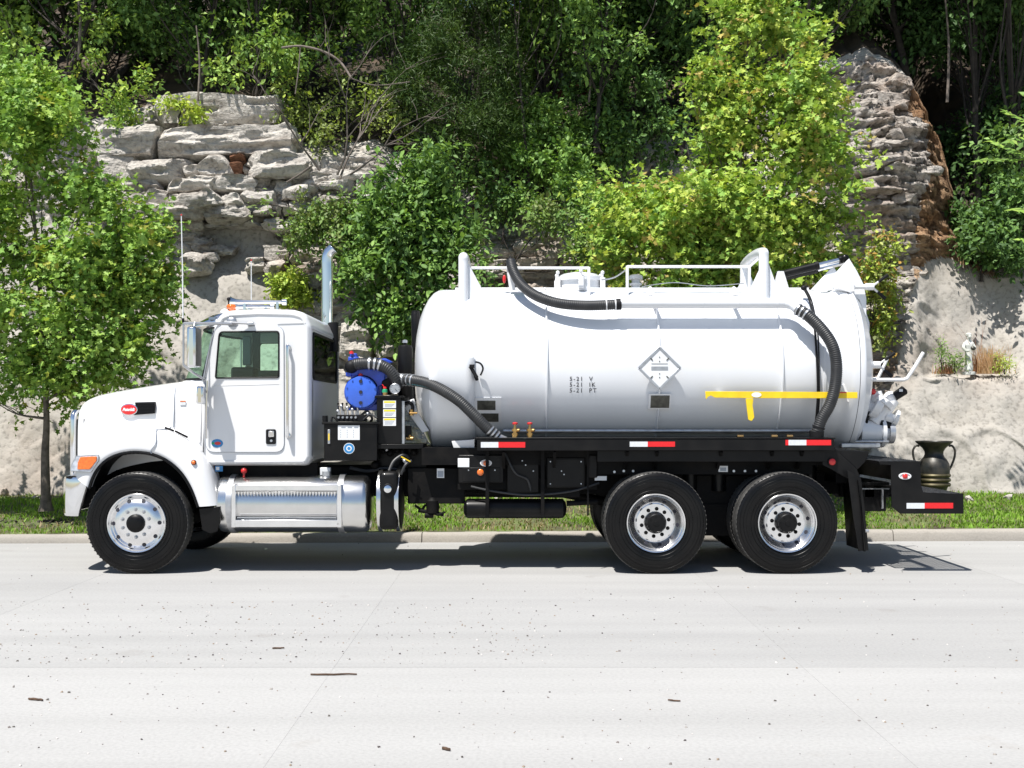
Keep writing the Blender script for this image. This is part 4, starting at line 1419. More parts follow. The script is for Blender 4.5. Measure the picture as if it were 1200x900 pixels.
# manhole
mh = empty('manhole', (WX(679, YC), YC, 3.15), parent=tank)
xm = WX(679, YC)
mb = MB(); mb.lathe([(0, .26), (.13, .26), (.13, .285), (.155, .285), (.155, .25)], (xm, YC, 3.13), 'z', 40); mb.build('collar', M['tank_white'], mh)
mb = MB(); mb.lathe([(.156, .285), (.175, .285), (.185, .26), (.215, .20), (.235, .10), (.24, .0005)], (xm, YC, 3.13), 'z', 40); mb.build('lid', M['tank_white'], mh)
for k in range(6):
    a = k * math.pi / 3 + math.pi / 2
    c = Vector((xm + math.cos(a) * .30, YC + math.sin(a) * .30, 3.24))
    mb = MB(); mb.box(c.x - .03, c.x + .03, c.y - .03, c.y + .03, c.z - .09, c.z + .05); mb.cyl(c + Vector((0, 0, .03)), c + Vector((0, 0, .11)), .012); mb.sphere(c + Vector((0, 0, .11)), .024, 8, 6)
    mb.build('lid_clamp', M['white'], mh, bevel=.004)
mb = MB(); xv = WX(745, YC); mb.lathe([(0, .055), (.08, .055), (.08, .075), (.10, .075), (.10, .05), (.15, .05), (.15, .085), (.185, .085), (.20, .06), (.21, .0005)], (xv, YC, 3.14), 'z', 24)
mb.build('relief_valve', M['galv'], tank)
mb = MB(); mb.tube(catmull([W(705, 328, .9), W(720, 325, .9), W(735, 315, .82)], 6), .008, 6)
mb.tube(catmull([W(752, 336, .85), W(790, 331, .85), W(830, 335, .85), W(872, 332, .85)], 6), .005, 6)
mb.build('retaining_chain', M['galv'], tank)
mb = MB()
for px in (762, 860): mb.lathe([(0, .05), (.06, .045), (.10, .02), (.11, .0005)], (WX(px, .8), .80, ZC + .84), 'z', 12)
mb.each('lifting_lug', M['white'], tank)


# ---- hoses ----------------------------------------------------------------
def ribbed_hose(name, pts, r, parent, n=14, pitch=.022, mat='hose'):
    P = resample(catmull(pts, 14), pitch / 4)
    rad = [r * (1.0 if (i // 2) % 2 == 0 else .93) for i in range(len(P))]
    mb = MB(); mb.tube(P, rad, n)
    return mb.build(name, M[mat], parent, smooth=50), P


def bands(P, i0, i1, cnt, r, parent, mat='galv', w=.018):
    mb = MB()
    for i in np.linspace(i0, i1, cnt).astype(int):
        p = P[i]; q = P[min(i + 1, len(P) - 1)] if i < len(P) - 1 else P[i] * 2 - P[i - 1]
        d = (q - p).normalized()
        mb.cyl(p - d * w / 2, p + d * w / 2, r, r, 20)
    return mb.build('hose_clamp', M[mat], parent)


HR = .056
h1, P1 = ribbed_hose('top_hose', [W(598.5, 306, .72), W(601, 316, .66), W(609, 331, .58), W(622, 343, .49), W(640, 351.5, .41), W(662, 356.5, .36), W(692, 358, .33), W(728, 356.5, .33)], .058, tank)
bands(P1, len(P1) - 30, len(P1) - 12, 2, .064, h1, 'label_white', .012); bands(P1, len(P1) - 5, len(P1) - 2, 1, .062, h1, 'plastic', .05)
mb = MB(); mb.cyl(W(598.5, 307, .78), W(598, 300.5, .79), .022, .012); mb.build('hose_end', M['plastic'], h1)
mb = MB(); mb.pprism([(593, 312), (600, 309), (604, 340), (597, 340)], .80, .82); mb.build('hose_bracket', M['white'], tank)
mb = MB(); mb.sphere(W(591, 327, .82), (.02, .02, .05)); mb.build('red_handle', M['red'], tank)
h2, P2 = ribbed_hose('suction_hose', [W(470, 445, .50), W(482, 445.5, .40), W(500, 449, .30), W(518, 457, .22), W(538, 470, .15), W(556, 487, .13), W(570, 501, .14), W(583, 513, .16)], .062, tank)
bands(P2, 4, 34, 4, .068, h2); bands(P2, len(P2) - 22, len(P2) - 6, 3, .067, h2)
# teal tracer stripe down the hose
mb = MB(); st = [p + Vector((0, -.042, -.044)) for p in P2[20:int(len(P2) * .55)]]
mb.tube(st[::3], .0065, 6); mb.build('tracer_stripe', M['tape_cyan'], h2)
h3, P3 = ribbed_hose('rear_hose', [W(934, 362, .26), W(947, 370, .20), W(963, 386, .13), W(975, 404, .08), W(980, 425, .07), W(979, 450, .08), W(973, 473, .09), W(963, 491, .12), W(957, 508, .14), W(956, 514, .15)], .064, tank)
bands(P3, 3, 22, 3, .070, h3); bands(P3, len(P3) - 24, len(P3) - 8, 2, .069, h3, 'plastic')
mb = MB(); mb.cyl(W(957, 505, .14), W(956.5, 516, .15), .078, .078, 20); mb.build('hose_coupling', M['plastic'], h3)
mb = MB(); mb.cyl(W(583, 513, .16), W(592, 517, .18), .05, .05, 16); mb.cyl(W(578, 515, .13), W(600, 516, .13), .02, .02, 8); mb.build('hose_coupling', M['galv'], h2)
# thin control hoses at the back of the barrel
mb = MB()
mb.tube(catmull([W(941, 337, .66), W(948, 350, .56), W(953, 372, .42), W(956, 400, .30), W(958, 440, .24), W(958, 470, .26), W(955, 500, .33), W(951, 512, .38)], 8), .012, 8)
mb.tube(catmull([W(944, 338, .66), W(951, 352, .55), W(956, 375, .41), W(959, 400, .29), W(960, 440, .23), W(960, 470, .26), W(957, 500, .33), W(954, 512, .38)], 8), .008, 8)
mb.sphere(W(942, 337.5, .65), (.035, .03, .03)); mb.build('control_hose', M['plastic'], tank)

# ---- markings and fittings on the barrel --------------------------------
tp = lambda x, z: tank_y(x, z, .0035)
tx = WX(667.5, .27)
for i, s_ in enumerate(('5-21  V', '5-21  IK', '5-21  PT')):
    z_ = WZ(446.3 + i * 6.8, .27)
    text_mesh(s_, .064, tx, 0, z_, M['ink'], 'stencilled_date', tank, space=1.32, proj=tp, bold=.0008)
pl = empty('placard', W(773, 432, .19), parent=tank)
cx_, cz_ = WX(773, .19), WZ(431.5, .19)
dr_ = .235
mb = MB()
outer = roundpoly([(cx_ - dr_, cz_), (cx_, cz_ - dr_), (cx_ + dr_, cz_), (cx_, cz_ + dr_)], .03)
mb.prism(outer, .192, .200); mb.build('placard_plate', M['label_white'], pl)
mb = MB()
for a, b in (((-1, 0), (0, -1)), ((0, -1), (1, 0)), ((1, 0), (0, 1)), ((0, 1), (-1, 0))):
    k0 = .96
    p = Vector((cx_ + a[0] * dr_ * k0, .190, cz_ + a[1] * dr_ * k0)); q = Vector((cx_ + b[0] * dr_ * k0, .190, cz_ + b[1] * dr_ * k0))
    mb.bar(p, q, .010, .026)
mb.build('placard_frame', M['galv'], pl, bevel=.002)
mb = MB(); mb.box(cx_ - .09, cx_ + .09, .188, .193, cz_ - .018, cz_ + .018); mb.build('placard_number_slot', M['galv'], pl)
mb = MB(); mb.box(cx_ - .088, cx_ + .088, .1885, .1925, cz_ + .047, cz_ + .050)
for dz in (.075, .12, -.06, -.10): mb.cyl((cx_, .1925, cz_ + dz), (cx_, .187, cz_ + dz), .006, n=8)
for sx in (-1, 1):
    for sz in (-1, 1): mb.bar((cx_ + sx * .10, .189, cz_ + sz * .11), (cx_ + sx * .075, .189, cz_ + sz * .085), .006, .010)
mb.build('placard_clip', M['plate'], pl)
mb = MB(); mb.box(cx_ - .02, cx_ + .02, .20, .30, cz_ - .17, cz_ + .17); mb.build('placard_stem', M['tank_white'], pl)


def on_tank(ppts, name, mat, parent, off0=.0, off1=.004, y=.27, nseg=6):
    """thin plate that follows the barrel; rectangle px0,px1,py0,py1"""
    px0, px1, py0, py1 = ppts
    A_ = []; B_ = []
    for t in np.linspace(0, 1, nseg):
        z = WZ(py0 + (py1 - py0) * t, y); ya = tank_y(0, z, off1); yb = tank_y(0, z, off0 - .004)
        A_ += [(WX(px0, y), ya, z), (WX(px1, y), ya, z)]; B_ += [(WX(px0, y), yb, z), (WX(px1, y), yb, z)]
    n = nseg * 2; F = []
    for i in range(nseg - 1):
        a = 2 * i; F += [(a, a + 1, a + 3, a + 2), (n + a + 2, n + a + 3, n + a + 1, n + a), (a, a + 2, n + a + 2, n + a), (a + 1, n + a + 1, n + a + 3, a + 3)]
    F += [(0, n, n + 1, 1), (n - 2, n - 1, 2 * n - 1, 2 * n - 2)]
    mb = MB(); mb.add(A_ + B_, F)
    return mb.build(name, mat, parent)


on_tank((760.5, 787, 461.5, 479.5), 'plate_frame', M['white'], tank, 0, .036)
on_tank((763, 785, 463.5, 478), 'data_plate', M['plate'], tank, .034, .040)
on_tank((552, 587.5, 466, 495), 'plate_frame', M['white'], tank, 0, .010)
on_tank((559, 580.5, 469.5, 480.5), 'data_plate', M['plate'], tank, .009, .0135)
on_tank((563, 584, 484.5, 494.5), 'data_plate', M['plate'], tank, .009, .0135)
on_tank((521, 535, 474.3, 477.8), 'red_reflector', M['tape_red'], tank, .0, .013)
# relief handle near the front
mb = MB(); mb.bar(W(551, 429, .20), W(559, 443, .20), .02, .04); mb.pbox(550, 556, 427, 431, .18, .22); mb.cyl(W(559, 445, .24), W(557, 440, .20), .02)
mb.build('spring_handle', M['plastic'], tank, bevel=.004)
mb = MB(); mb.tube(catmull([W(557, 424, .2), W(563, 426, .2), W(566, 432, .2), W(563, 440, .2)], 5), .010, 6)
mb.build('pull_ring', M['plastic'], tank)
# yellow dip lever
yl = empty('yellow_lever', W(900, 463, .15), parent=tank)
mb = MB(); mb.pprism([(826.5, 458.5), (1005, 459.5), (1005, 466.8), (880, 466.6), (838, 466), (833, 463.5), (829, 465.5), (828.5, 467.5), (827, 467)], .150, .160)
mb.build('lever_bar', M['yellow'], yl, bevel=.002)
mb = MB(); mb.pprism(roundpoly([(874, 467), (883, 467), (882, 475), (884, 489), (881, 493.5), (877, 492), (875.5, 480)], 1.5), .145, .165); mb.build('lever_grip', M['yellow'], yl, bevel=.004)
mb = MB(); c = W(886.5, 462.7, .147); mb.lathe([(0.0, .028), (-.001, .028), (-.002, .0005)], c, 'y', 20); mb.V = [(c.x + (v[0] - c.x) * 1.9, v[1], v[2]) for v in mb.V]
mb.build('oval_sticker', M['label_white'], yl)
mb = MB(); mb.pbox(981, 992, 459.2, 460.6, .143, .151); mb.build('red_stripe', M['red'], yl)
mb = MB()
for px in (845, 920): mb.box(WX(px, .2) - .02, WX(px, .2) + .02, .16, .30, WZ(465, .2), WZ(461, .2))
mb.each('lever_bracket', M['white'], yl)
mb = MB(); mb.pbox(993, 1006, 455, 471, .30, .36); mb.pbox(998, 1002, 461, 465, .285, .30); mb.build('lever_block', M['white'], yl, bevel=.004)
# pair of red-handled brass valves on the rail
for px in (603.5, 620.8):
    v_ = empty('brass_valve', W(px, 512, .12), parent=tank)
    c = W(px, 513.5, .12)
    mb = MB(); mb.lathe([(0, .026), (.03, .026), (.03, .034), (.055, .034), (.055, .022), (.075, .022), (.075, .036), (.10, .036), (.10, .018), (.13, .014), (.15, .012)], c, 'z', 16)
    mb.cyl(c + Vector((-.005, 0, .085)), c + Vector((.05, -.02, .085)), .018, n=10)
    mb.build('valve_stem', M['brass'], v_)
    mb = MB(); mb.lathe([(0, .012), (.005, .028), (.020, .030), (.028, .012), (.028, .0005)], c + Vector((0, 0, .145)), 'z', 14); mb.build('handwheel', M['red'], v_)
# small fittings on the deck edge
mb = MB()
for px in (867, 907, 925): mb.cyl(W(px - 3, 511.5, .14), W(px + 4, 511.5, .14), .018, n=8)
mb.each('deck_fitting', M['brass'], tank)
# lower pipe along the barrel, glimpsed above the rail
mb = MB(); mb.cyl(W(590, 505, .5), W(960, 505, .5), .022); mb.build('lower_conduit', M['galv'], tank)
# front nozzle and plumbing between pump and tank
mb = MB()
mb.pprism([(474, 478), (484, 468), (489, 482), (503, 505), (495, 507)], .60, .63)
mb.build('front_gusset', M['tank_white'], tank, bevel=.004)
mb = MB(); mb.cyl(W(462, 478, .7), W(486, 470, .7), .03); mb.build('sight_tube', M['tank_white'], tank)

# ---- cab ------------------------------------------------------------------
cab = empty('cab', (-3.0, YC, 1.2), parent=truck)
Y0, Y1 = CABY, mir(CABY)


def cp(ppts, y=CABY): return [(WX(a, y), WZ(b, y)) for a, b in ppts]


shell = cp([(235, 545), (235, 447), (249, 384), (257, 369.5), (268, 365), (303, 363), (343, 364), (357, 368), (363.5, 382), (363.5, 536), (359, 545)])
shell = roundpoly(shell, [.02, .03, .10, .10, .10, .3, .3, .12, .12, .06, .05], 5)


def loft_shell(inset_pts, inset=.0, y0=Y0, y1=Y1):
    """body whose section narrows toward the roof (rounded roof edges)"""
    cxx = sum(p[0] for p in inset_pts) / len(inset_pts); czz = 2.0
    rings = []
    for k, (dy, ins) in enumerate([(0.0, .055), (.012, .030), (.035, .010), (.075, 0.0)]):
        rings.append((y0 + dy, ins))
    rings = rings + [(y0 + y1 - y, i) for y, i in rings[::-1]]
    V = []; n = len(inset_pts)
    for y, ins in rings:
        for i in range(n):
            a = Vector(inset_pts[i - 1]); p = Vector(inset_pts[i]); b = Vector(inset_pts[(i + 1) % n])
            tdir = (b - a).normalized(); nr = Vector((-tdir.y, tdir.x))
            if nr.dot(Vector((cxx, czz)) - p) < 0: nr = -nr
            q = p + nr * (ins + inset)
            crown = 0.0
            if p.y > 2.75: crown = .035 * (1 - ((y - YC) / (YC - y0)) ** 2)
            V.append((q.x, y, q.y + crown))
    F = []
    m = len(rings)
    for k in range(m - 1):
        for i in range(n):
            F.append((k * n + i, k * n + (i + 1) % n, (k + 1) * n + (i + 1) % n, (k + 1) * n + i))
    F.append(tuple(range(n))[::-1]); F.append(tuple((m - 1) * n + i for i in range(n)))
    mb = MB(); mb.add(V, F)
    return mb


win = cp([(257.5, 389), (327, 388.5), (327, 442.5), (253, 443)])
win = roundpoly(win, [.05, .03, .025, .02], 4)
sh = loft_shell(shell)
XR = WX(363.5, .25)
nS = len(shell); keep = []
ncaps = len(sh.F) - 2
for f in sh.F[:ncaps]:
    vs = [Vector(sh.V[i]) for i in f]
    wide = max(v.y for v in vs) - min(v.y for v in vs) > 1.0
    if wide:
        c_ = sum(vs, Vector()) / 4
        zz = [v.z for v in vs]
        if c_.x > XR - .02 and max(zz) - min(zz) > .5: continue       # rear wall goes in separately
        if c_.x < WX(252, .25) and max(zz) - min(zz) > .3: continue     # windscreen opening and firewall
    keep.append(f)
capL = [sh.V[i][0::2] for i in range(nS)]
capR = [sh.V[(8 - 1) * nS + i][0::2] for i in range(nS)]
sh.F = keep
body = sh.build('cab_body', M['white'], cab)
m = body.modifiers.new('s', 'SOLIDIFY'); m.thickness = .02; m.offset = 0
plate_hole(capL, win, Y0 + .0005, .03).build('side_panel', M['white'], cab)
plate_hole(capR, win, Y1 - .0305, .03).build('side_panel', M['white'], cab)
z0_, z1_ = WZ(545, .25) + .02, WZ(388, .25)
rwo = roundrect(Y0 + .14, Y1 - .14, WZ(443, .25), WZ(391, .25), .06)
plate_hole([(Y0 + .074, WZ(538, .25)), (Y1 - .074, WZ(538, .25)), (Y1 - .074, WZ(383.5, .25)), (Y0 + .074, WZ(383.5, .25))], rwo, XR - .03, .03, 'yz').build('rear_panel', M['white'], cab)

# door: slab a little proud of the body, with its own window opening
dpts = roundpoly(cp([(253, 383), (332.5, 382), (333, 529.5), (241.5, 529.5), (242, 447)]), [.10, .10, .10, .10, .05], 6)
for side in (0, 1):
    d_ = empty('door', W(284, 456, .25), parent=cab) if side == 0 else empty('door', (WX(284, .25), Y1, 2.0), parent=cab)
    ya = Y0 - .012 if side == 0 else Y1
    dp = plate_hole(dpts, win, ya, .012).build('door_panel', M['white'], d_)
    ys = Y0 - .006 if side == 0 else Y1 + .006
    mb = MB(); mb.tube([Vector((x, ys + (.005 if side == 0 else -.005), z)) for x, z in dpts], .0075, 6, closed=True); mb.build('door_gap_seal', M['label_grey'], d_)
    mb = MB(); mb.tube([Vector((x, ys - .006 if side == 0 else ys + .006, z)) for x, z in win], .010, 6, closed=True); mb.build('window_seal', M['plastic'], d_)
    mb = MB(); mb.prism(win, Y0 + .008 if side == 0 else Y1 - .013, Y0 + .013 if side == 0 else Y1 - .008); mb.build('window_pane', M['glass'], d_)
    if side == 0:
        door_near = d_
# recessed styling crease lines on the door, latch, badge
mb = MB(); mb.bar(Vector((WX(252, .25), Y0 - .0135, WZ(452, .25))), Vector((WX(327, .25), Y0 - .0135, WZ(450, .25))), .003, .006); mb.build('door_crease', M['white'], door_near, bevel=.001)
mb = MB(); mb.prism(roundpoly(cp([(312, 503), (323.7, 503), (323.7, 520.5), (312, 520.5)]), .02, 4), Y0 - .022, Y0 - .010); lt = mb.build('door_latch', M['plastic'], door_near, bevel=.003)
mb = MB(); mb.pbox(314.5, 321, 505, 512, Y0 - .034, Y0 - .020); mb.build('latch_paddle', M['chrome'], lt, bevel=.004)
mb = MB(); mb.cyl(W(317.8, 516.5, Y0 - .024), W(317.8, 516.5, Y0 - .030), .014); mb.build('key_lock', M['galv'], lt)
c = W(254.5, 519.5, Y0 - .0125)
for nm, mt_, s0, s1, dx in (('oval_decal', 'label_blue', .064, .058, 0), ('decal_print', 'red', .035, .022, .006), ('decal_print', 'green', .018, .018, -.045)):
    mb = MB(); mb.lathe([(0, 1.0), (-.001 - (.001 if s0 < .06 else 0), 1.0), (-.0015 - (.001 if s0 < .06 else 0), .0005)], c, 'y', 24)
    mb.V = [(c.x + dx + (v[0] - c.x) * s0, v[1], c.z + (v[2] - c.z) * s1 * .8) for v in mb.V]
    mb.build(nm, M[mt_], door_near)
# grab handle behind the door
mb = MB()
xh = WX(337, .19)
mb.tube(catmull([Vector((xh, Y0, WZ(407, .2))), Vector((xh, .195, WZ(406, .2))), Vector((xh, .18, WZ(411, .2))), Vector((xh, .18, WZ(460, .2))), Vector((xh, .18, WZ(506, .2))), Vector((xh, .195, WZ(511, .2))), Vector((xh, Y0, WZ(510, .2)))], 8), .017, 10)
mb.cyl((xh, Y0 - .012, WZ(407, .2)), (xh, Y0, WZ(407, .2)), .028); mb.cyl((xh, Y0 - .012, WZ(510, .2)), (xh, Y0, WZ(510, .2)), .028)
mb.build('grab_handle', M['chrome'], cab)
# long chrome rod in front of the door
mb = MB(); mb.tube([W(243, 446, .205), W(242, 480, .205), W(242, 514, .205)], .010, 8); mb.build('front_grab_rod', M['chrome'], cab)
# drip rail / A pillar trim
mb = MB(); mb.tube(catmull([W(238, 447, .245), W(242, 425, .245), W(248, 398, .245), W(255, 382, .245), W(262, 375, .25)], 5), .008, 6); mb.build('pillar_trim', M['galv'], cab)
mb = MB(); mb.bar(W(325, 379, .245), W(358, 378, .245), .004, .010); mb.build('roof_seam', M['white'], cab)

# windscreen bulging forward
mb = MB(); rows_ = []
for t in np.linspace(0, 1, 10):
    row = []
    for s_ in np.linspace(0, 1, 25):
        y = Y0 + .02 + (Y1 - Y0 - .04) * s_
        e = 1 - (2 * s_ - 1) ** 4
        px = 236.5 + (251.5 - 236.5) * t
        row.append((WX(px, .25) - .34 * e * (1 - .25 * t), y, WZ(444 - 60 * t, .25)))
    rows_.append(row)
mb.grid(rows_)
o = mb.build('windscreen', M['glass_screen'], cab, smooth=80)
mb = MB(); mb.tube([Vector(r[0]) for r in rows_], .014, 6); mb.tube([Vector(r[-1]) for r in rows_], .014, 6); mb.tube([Vector(p) for p in rows_[0]], .014, 6); mb.tube([Vector(p) for p in rows_[-1]], .014, 6)
mb.build('windscreen_seal', M['plastic'], cab)
# chrome sun visor over the windscreen
mb = MB(); ra = []; rb_ = []
for s_ in np.linspace(0, 1, 17):
    y = Y0 + .06 + (Y1 - Y0 - .12) * s_; e = 1 - (2 * s_ - 1) ** 4
    ra.append((WX(259, .25) - .25 * e, y, WZ(370, .25) + .03)); rb_.append((WX(250, .25) - .44 * e, y, WZ(380, .25)))
mb.grid([ra, rb_]); o = mb.build('sun_visor', M['chrome'], cab, smooth=80)
m = o.modifiers.new('s', 'SOLIDIFY'); m.thickness = .008
# roof cap between windscreen and roof (fills the bulge)
mb = MB(); r1 = []; r2 = []; r3 = []
for s_ in np.linspace(0, 1, 17):
    y = Y0 + .03 + (Y1 - Y0 - .06) * s_; e = 1 - (2 * s_ - 1) ** 4
    r1.append((WX(251.5, .25) - .255 * e, y, WZ(384, .25))); r2.append((WX(254, .25) - .20 * e, y, WZ(374, .25) + .02 * e)); r3.append((WX(272, .25), y, WZ(365, .25) + .03 * e))
mb.grid([r1, r2, r3]); mb.build('roof_brow', M['white'], cab, smooth=80)
# cowl bulge under the windscreen
mb = MB(); r1 = []; r2 = []; r3 = []
for s_ in np.linspace(0, 1, 17):
    y = Y0 + .02 + (Y1 - Y0 - .04) * s_; e = 1 - (2 * s_ - 1) ** 4
    r1.append((WX(237, .25) - .34 * e, y, WZ(444, .25))); r2.append((WX(236, .25) - .37 * e, y, WZ(446, .25))); r3.append((WX(234, .25) - .37 * e, y, 1.4))
mb.grid([r1, r2, r3]); mb.build('cowl_top', M['white'], cab, smooth=80)

# interior
it = empty('cab_interior', (-2.9, YC, 1.5), parent=cab)
mb = MB(); mb.box(WX(240, .25), WX(362, .25), Y0 + .05, Y1 - .05, 1.20, 1.26); mb.build('floor', M['dim'], it)
for yc in (.72, 1.72):
    mb = MB(); mb.box(-2.75, -2.35, yc - .24, yc + .24, 1.55, 1.70); mb.build('seat_cushion', M['dim'], it, bevel=.05, seg=3)
    mb = MB(); mb.prism(roundpoly([(-2.48, 1.66), (-2.32, 1.66), (-2.22, 2.35), (-2.30, 2.62), (-2.40, 2.60), (-2.42, 2.30)], .04), yc - .22, yc + .22); mb.build('seat_back', M['dim'], it, bevel=.04, seg=3)
mb = MB(); mb.prism([(-3.45, 1.35), (-3.05, 1.35), (-3.02, 1.85), (-3.10, 2.03), (-3.42, 2.06)], Y0 + .06, Y1 - .06); mb.build('dashboard', M['dim'], it, bevel=.02)
mb = MB(); cW = Vector((-2.93, .72, 1.98)); ax = Vector((-.55, 0, .8)).normalized(); u = Vector((0, 1, 0)); w_ = ax.cross(u)
ring = [cW + (u * math.cos(a) + w_ * math.sin(a)) * .22 for a in np.linspace(0, 2 * math.pi, 33)[:-1]]
mb.tube(ring, .016, 8, closed=True); mb.cyl(cW - u * .2, cW + u * .2, .012); mb.cyl(cW, cW - ax * .25 + Vector((-.05, 0, 0)), .025); mb.build('steering_wheel', M['ink'], it)
mb = MB(); mb.pbox(296, 304, 390, 445, 1.05, 1.10); mb.build('far_pillar', M['ink'], it)
mb = MB(); mb.pbox(270, 298, 430, 446, .60, .95); mb.build('seat_base', M['ink'], it, bevel=.03)
mb = MB(); mb.pbox(302, 328, 434, 446, .5, .9); mb.build('armrest', M['dim'], it, bevel=.02)
mb = MB(); mb.pbox(284, 294, 394, 428, 1.0, 1.04); mb.build('centre_pillar_trim', M['dimblue'], it, bevel=.01)
mb = MB(); mb.box(-3.32, -2.25, Y0 + .08, Y1 - .08, 2.74, 2.77); mb.build('headliner', M['dimblue'], it)
mb = MB(); mb.box(-3.2, -3.05, .95, 1.2, 2.06, 2.2); mb.build('console_box', M['label_white'], it, bevel=.01)

# rear wall: stainless panel, window, bellows corner strip
rw = empty('rear_wall', (WX(364, .25), YC, 2.0), parent=cab)
XR = WX(363.5, .25)
mb = MB(); mb.add([(XR + .008, Y0 + .13, WZ(540, .25)), (XR + .008, Y1 - .06, WZ(540, .25)), (XR + .008, Y1 - .06, WZ(446, .25)), (XR + .008, Y0 + .13, WZ(446, .25))], [(0, 1, 2, 3)])
mb.build('lower_panel', M['white'], rw)
mb = MB(); mb.box(XR - .005, XR + .006, Y0 + .14, Y1 - .14, WZ(443, .25), WZ(389, .25)); mb.build('rear_window', M['glass_dark'], rw)
rwp = roundrect(Y0 + .14, Y1 - .14, WZ(443, .25), WZ(389, .25), .06)
mb = MB(); mb.tube([Vector((XR + .006, y, z)) for y, z in rwp], .016, 6, closed=True); mb.build('rear_window_seal', M['plastic'], rw)
mb = MB()
for z in np.arange(WZ(535, .25), WZ(392, .25), .028): mb.cyl((XR + .01, Y1 - .05, z), (XR + .01, Y1 - .02, z), .012, n=6)
mb.box(XR, XR + .012, Y1 - .055, Y1 - .03, WZ(535, .25), WZ(392, .25)); mb.build('rear_corner_strip', M['galv'], rw)

# black box low under the cab
mb = MB(); mb.box(WX(246, .4), WX(372, .4), .42, .50, WZ(590, .4), WZ(543, .4)); mb.build('cab_mount', M['frame_black'], truck, bevel=.01)
mb = MB(); mb.pbox(252, 261, 546, 552.5, .30, .31); mb.build('blue_sticker', M['label_blue'], truck)
mb = MB(); mb.pbox(253, 257, 547, 551, .296, .30); mb.build('sticker_print', M['label_white'], truck)

# ---- hood and fenders ------------------------------------------------------
hood = empty('hood', (-4.2, YC, 1.0), parent=truck)
# stations: X, top z, shoulder half width, lower z
HX = [-4.94, -4.915, -4.85, -4.74, -4.60, -4.42, -4.20, -3.95, -3.69]
HT = [1.70, 1.805, 1.865, 1.905, 1.935, 1.965, 2.000, 2.035, 2.065]
HWD = [.50, .545, .580, .605, .635, .675, .73, .80, .875]
HLO = [1.02, 1.00, .98, .98, 1.1, 1.2, 1.25, 1.30, 1.30]
rows_ = []
for x, zt, hw, zl in zip(HX, HT, HWD, HLO):
    half = []
    cr = .045
    for f, dz in ((0, 0), (.35, -.004), (.65, -.014), (.85, -.032), (.95, -.065), (1.0, -.125), (1.03, -.22), (1.045, -.34)):
        half.append((f * hw, zt + cr * (1 - f * f) * .8 + dz))
    half.append((hw * 1.06, zl + .12)); half.append((hw * 1.07, zl - .10))
    row = [(x + .035 * (abs(y) / max(hw, .1)) ** 3, YC - y, z) for y, z in half[::-1]] + [(x + .035 * (abs(y) / max(hw, .1)) ** 3, YC + y, z) for y, z in half[1:]]
    rows_.append(row)
# nose cap ring pulled in
nose = [(p[0] - .01, YC + (p[1] - YC) * .86, 1.36 + (p[2] - 1.36) * .86) for p in rows_[0]]
mb = MB(); mb.grid([nose] + rows_); mb.build('hood_shell', M['white'], hood, sub=2, smooth=180)
mb = MB(); mb.prism(roundrect(YC - .40, YC + .40, .95, 1.66, .08), -4.97, -4.93)
mb.V = [(v[1], v[0], v[2]) for v in mb.V]   # face it forward
mb.build('grille', M['plate'], hood, bevel=.01)
mb = MB(); gr_ = roundrect(YC - .47, YC + .47, .93, 1.74, .10, 6)
mb.tube([Vector((-4.965, y, z)) for y, z in gr_], .035, 10, closed=True); mb.build('grille_surround', M['chrome'], hood)
mb = MB()
for k in range(9): mb.box(-4.985, -4.96, YC - .38, YC + .38, 1.0 + k * .075, 1.02 + k * .075)
mb.build('grille_bars', M['chrome'], hood)

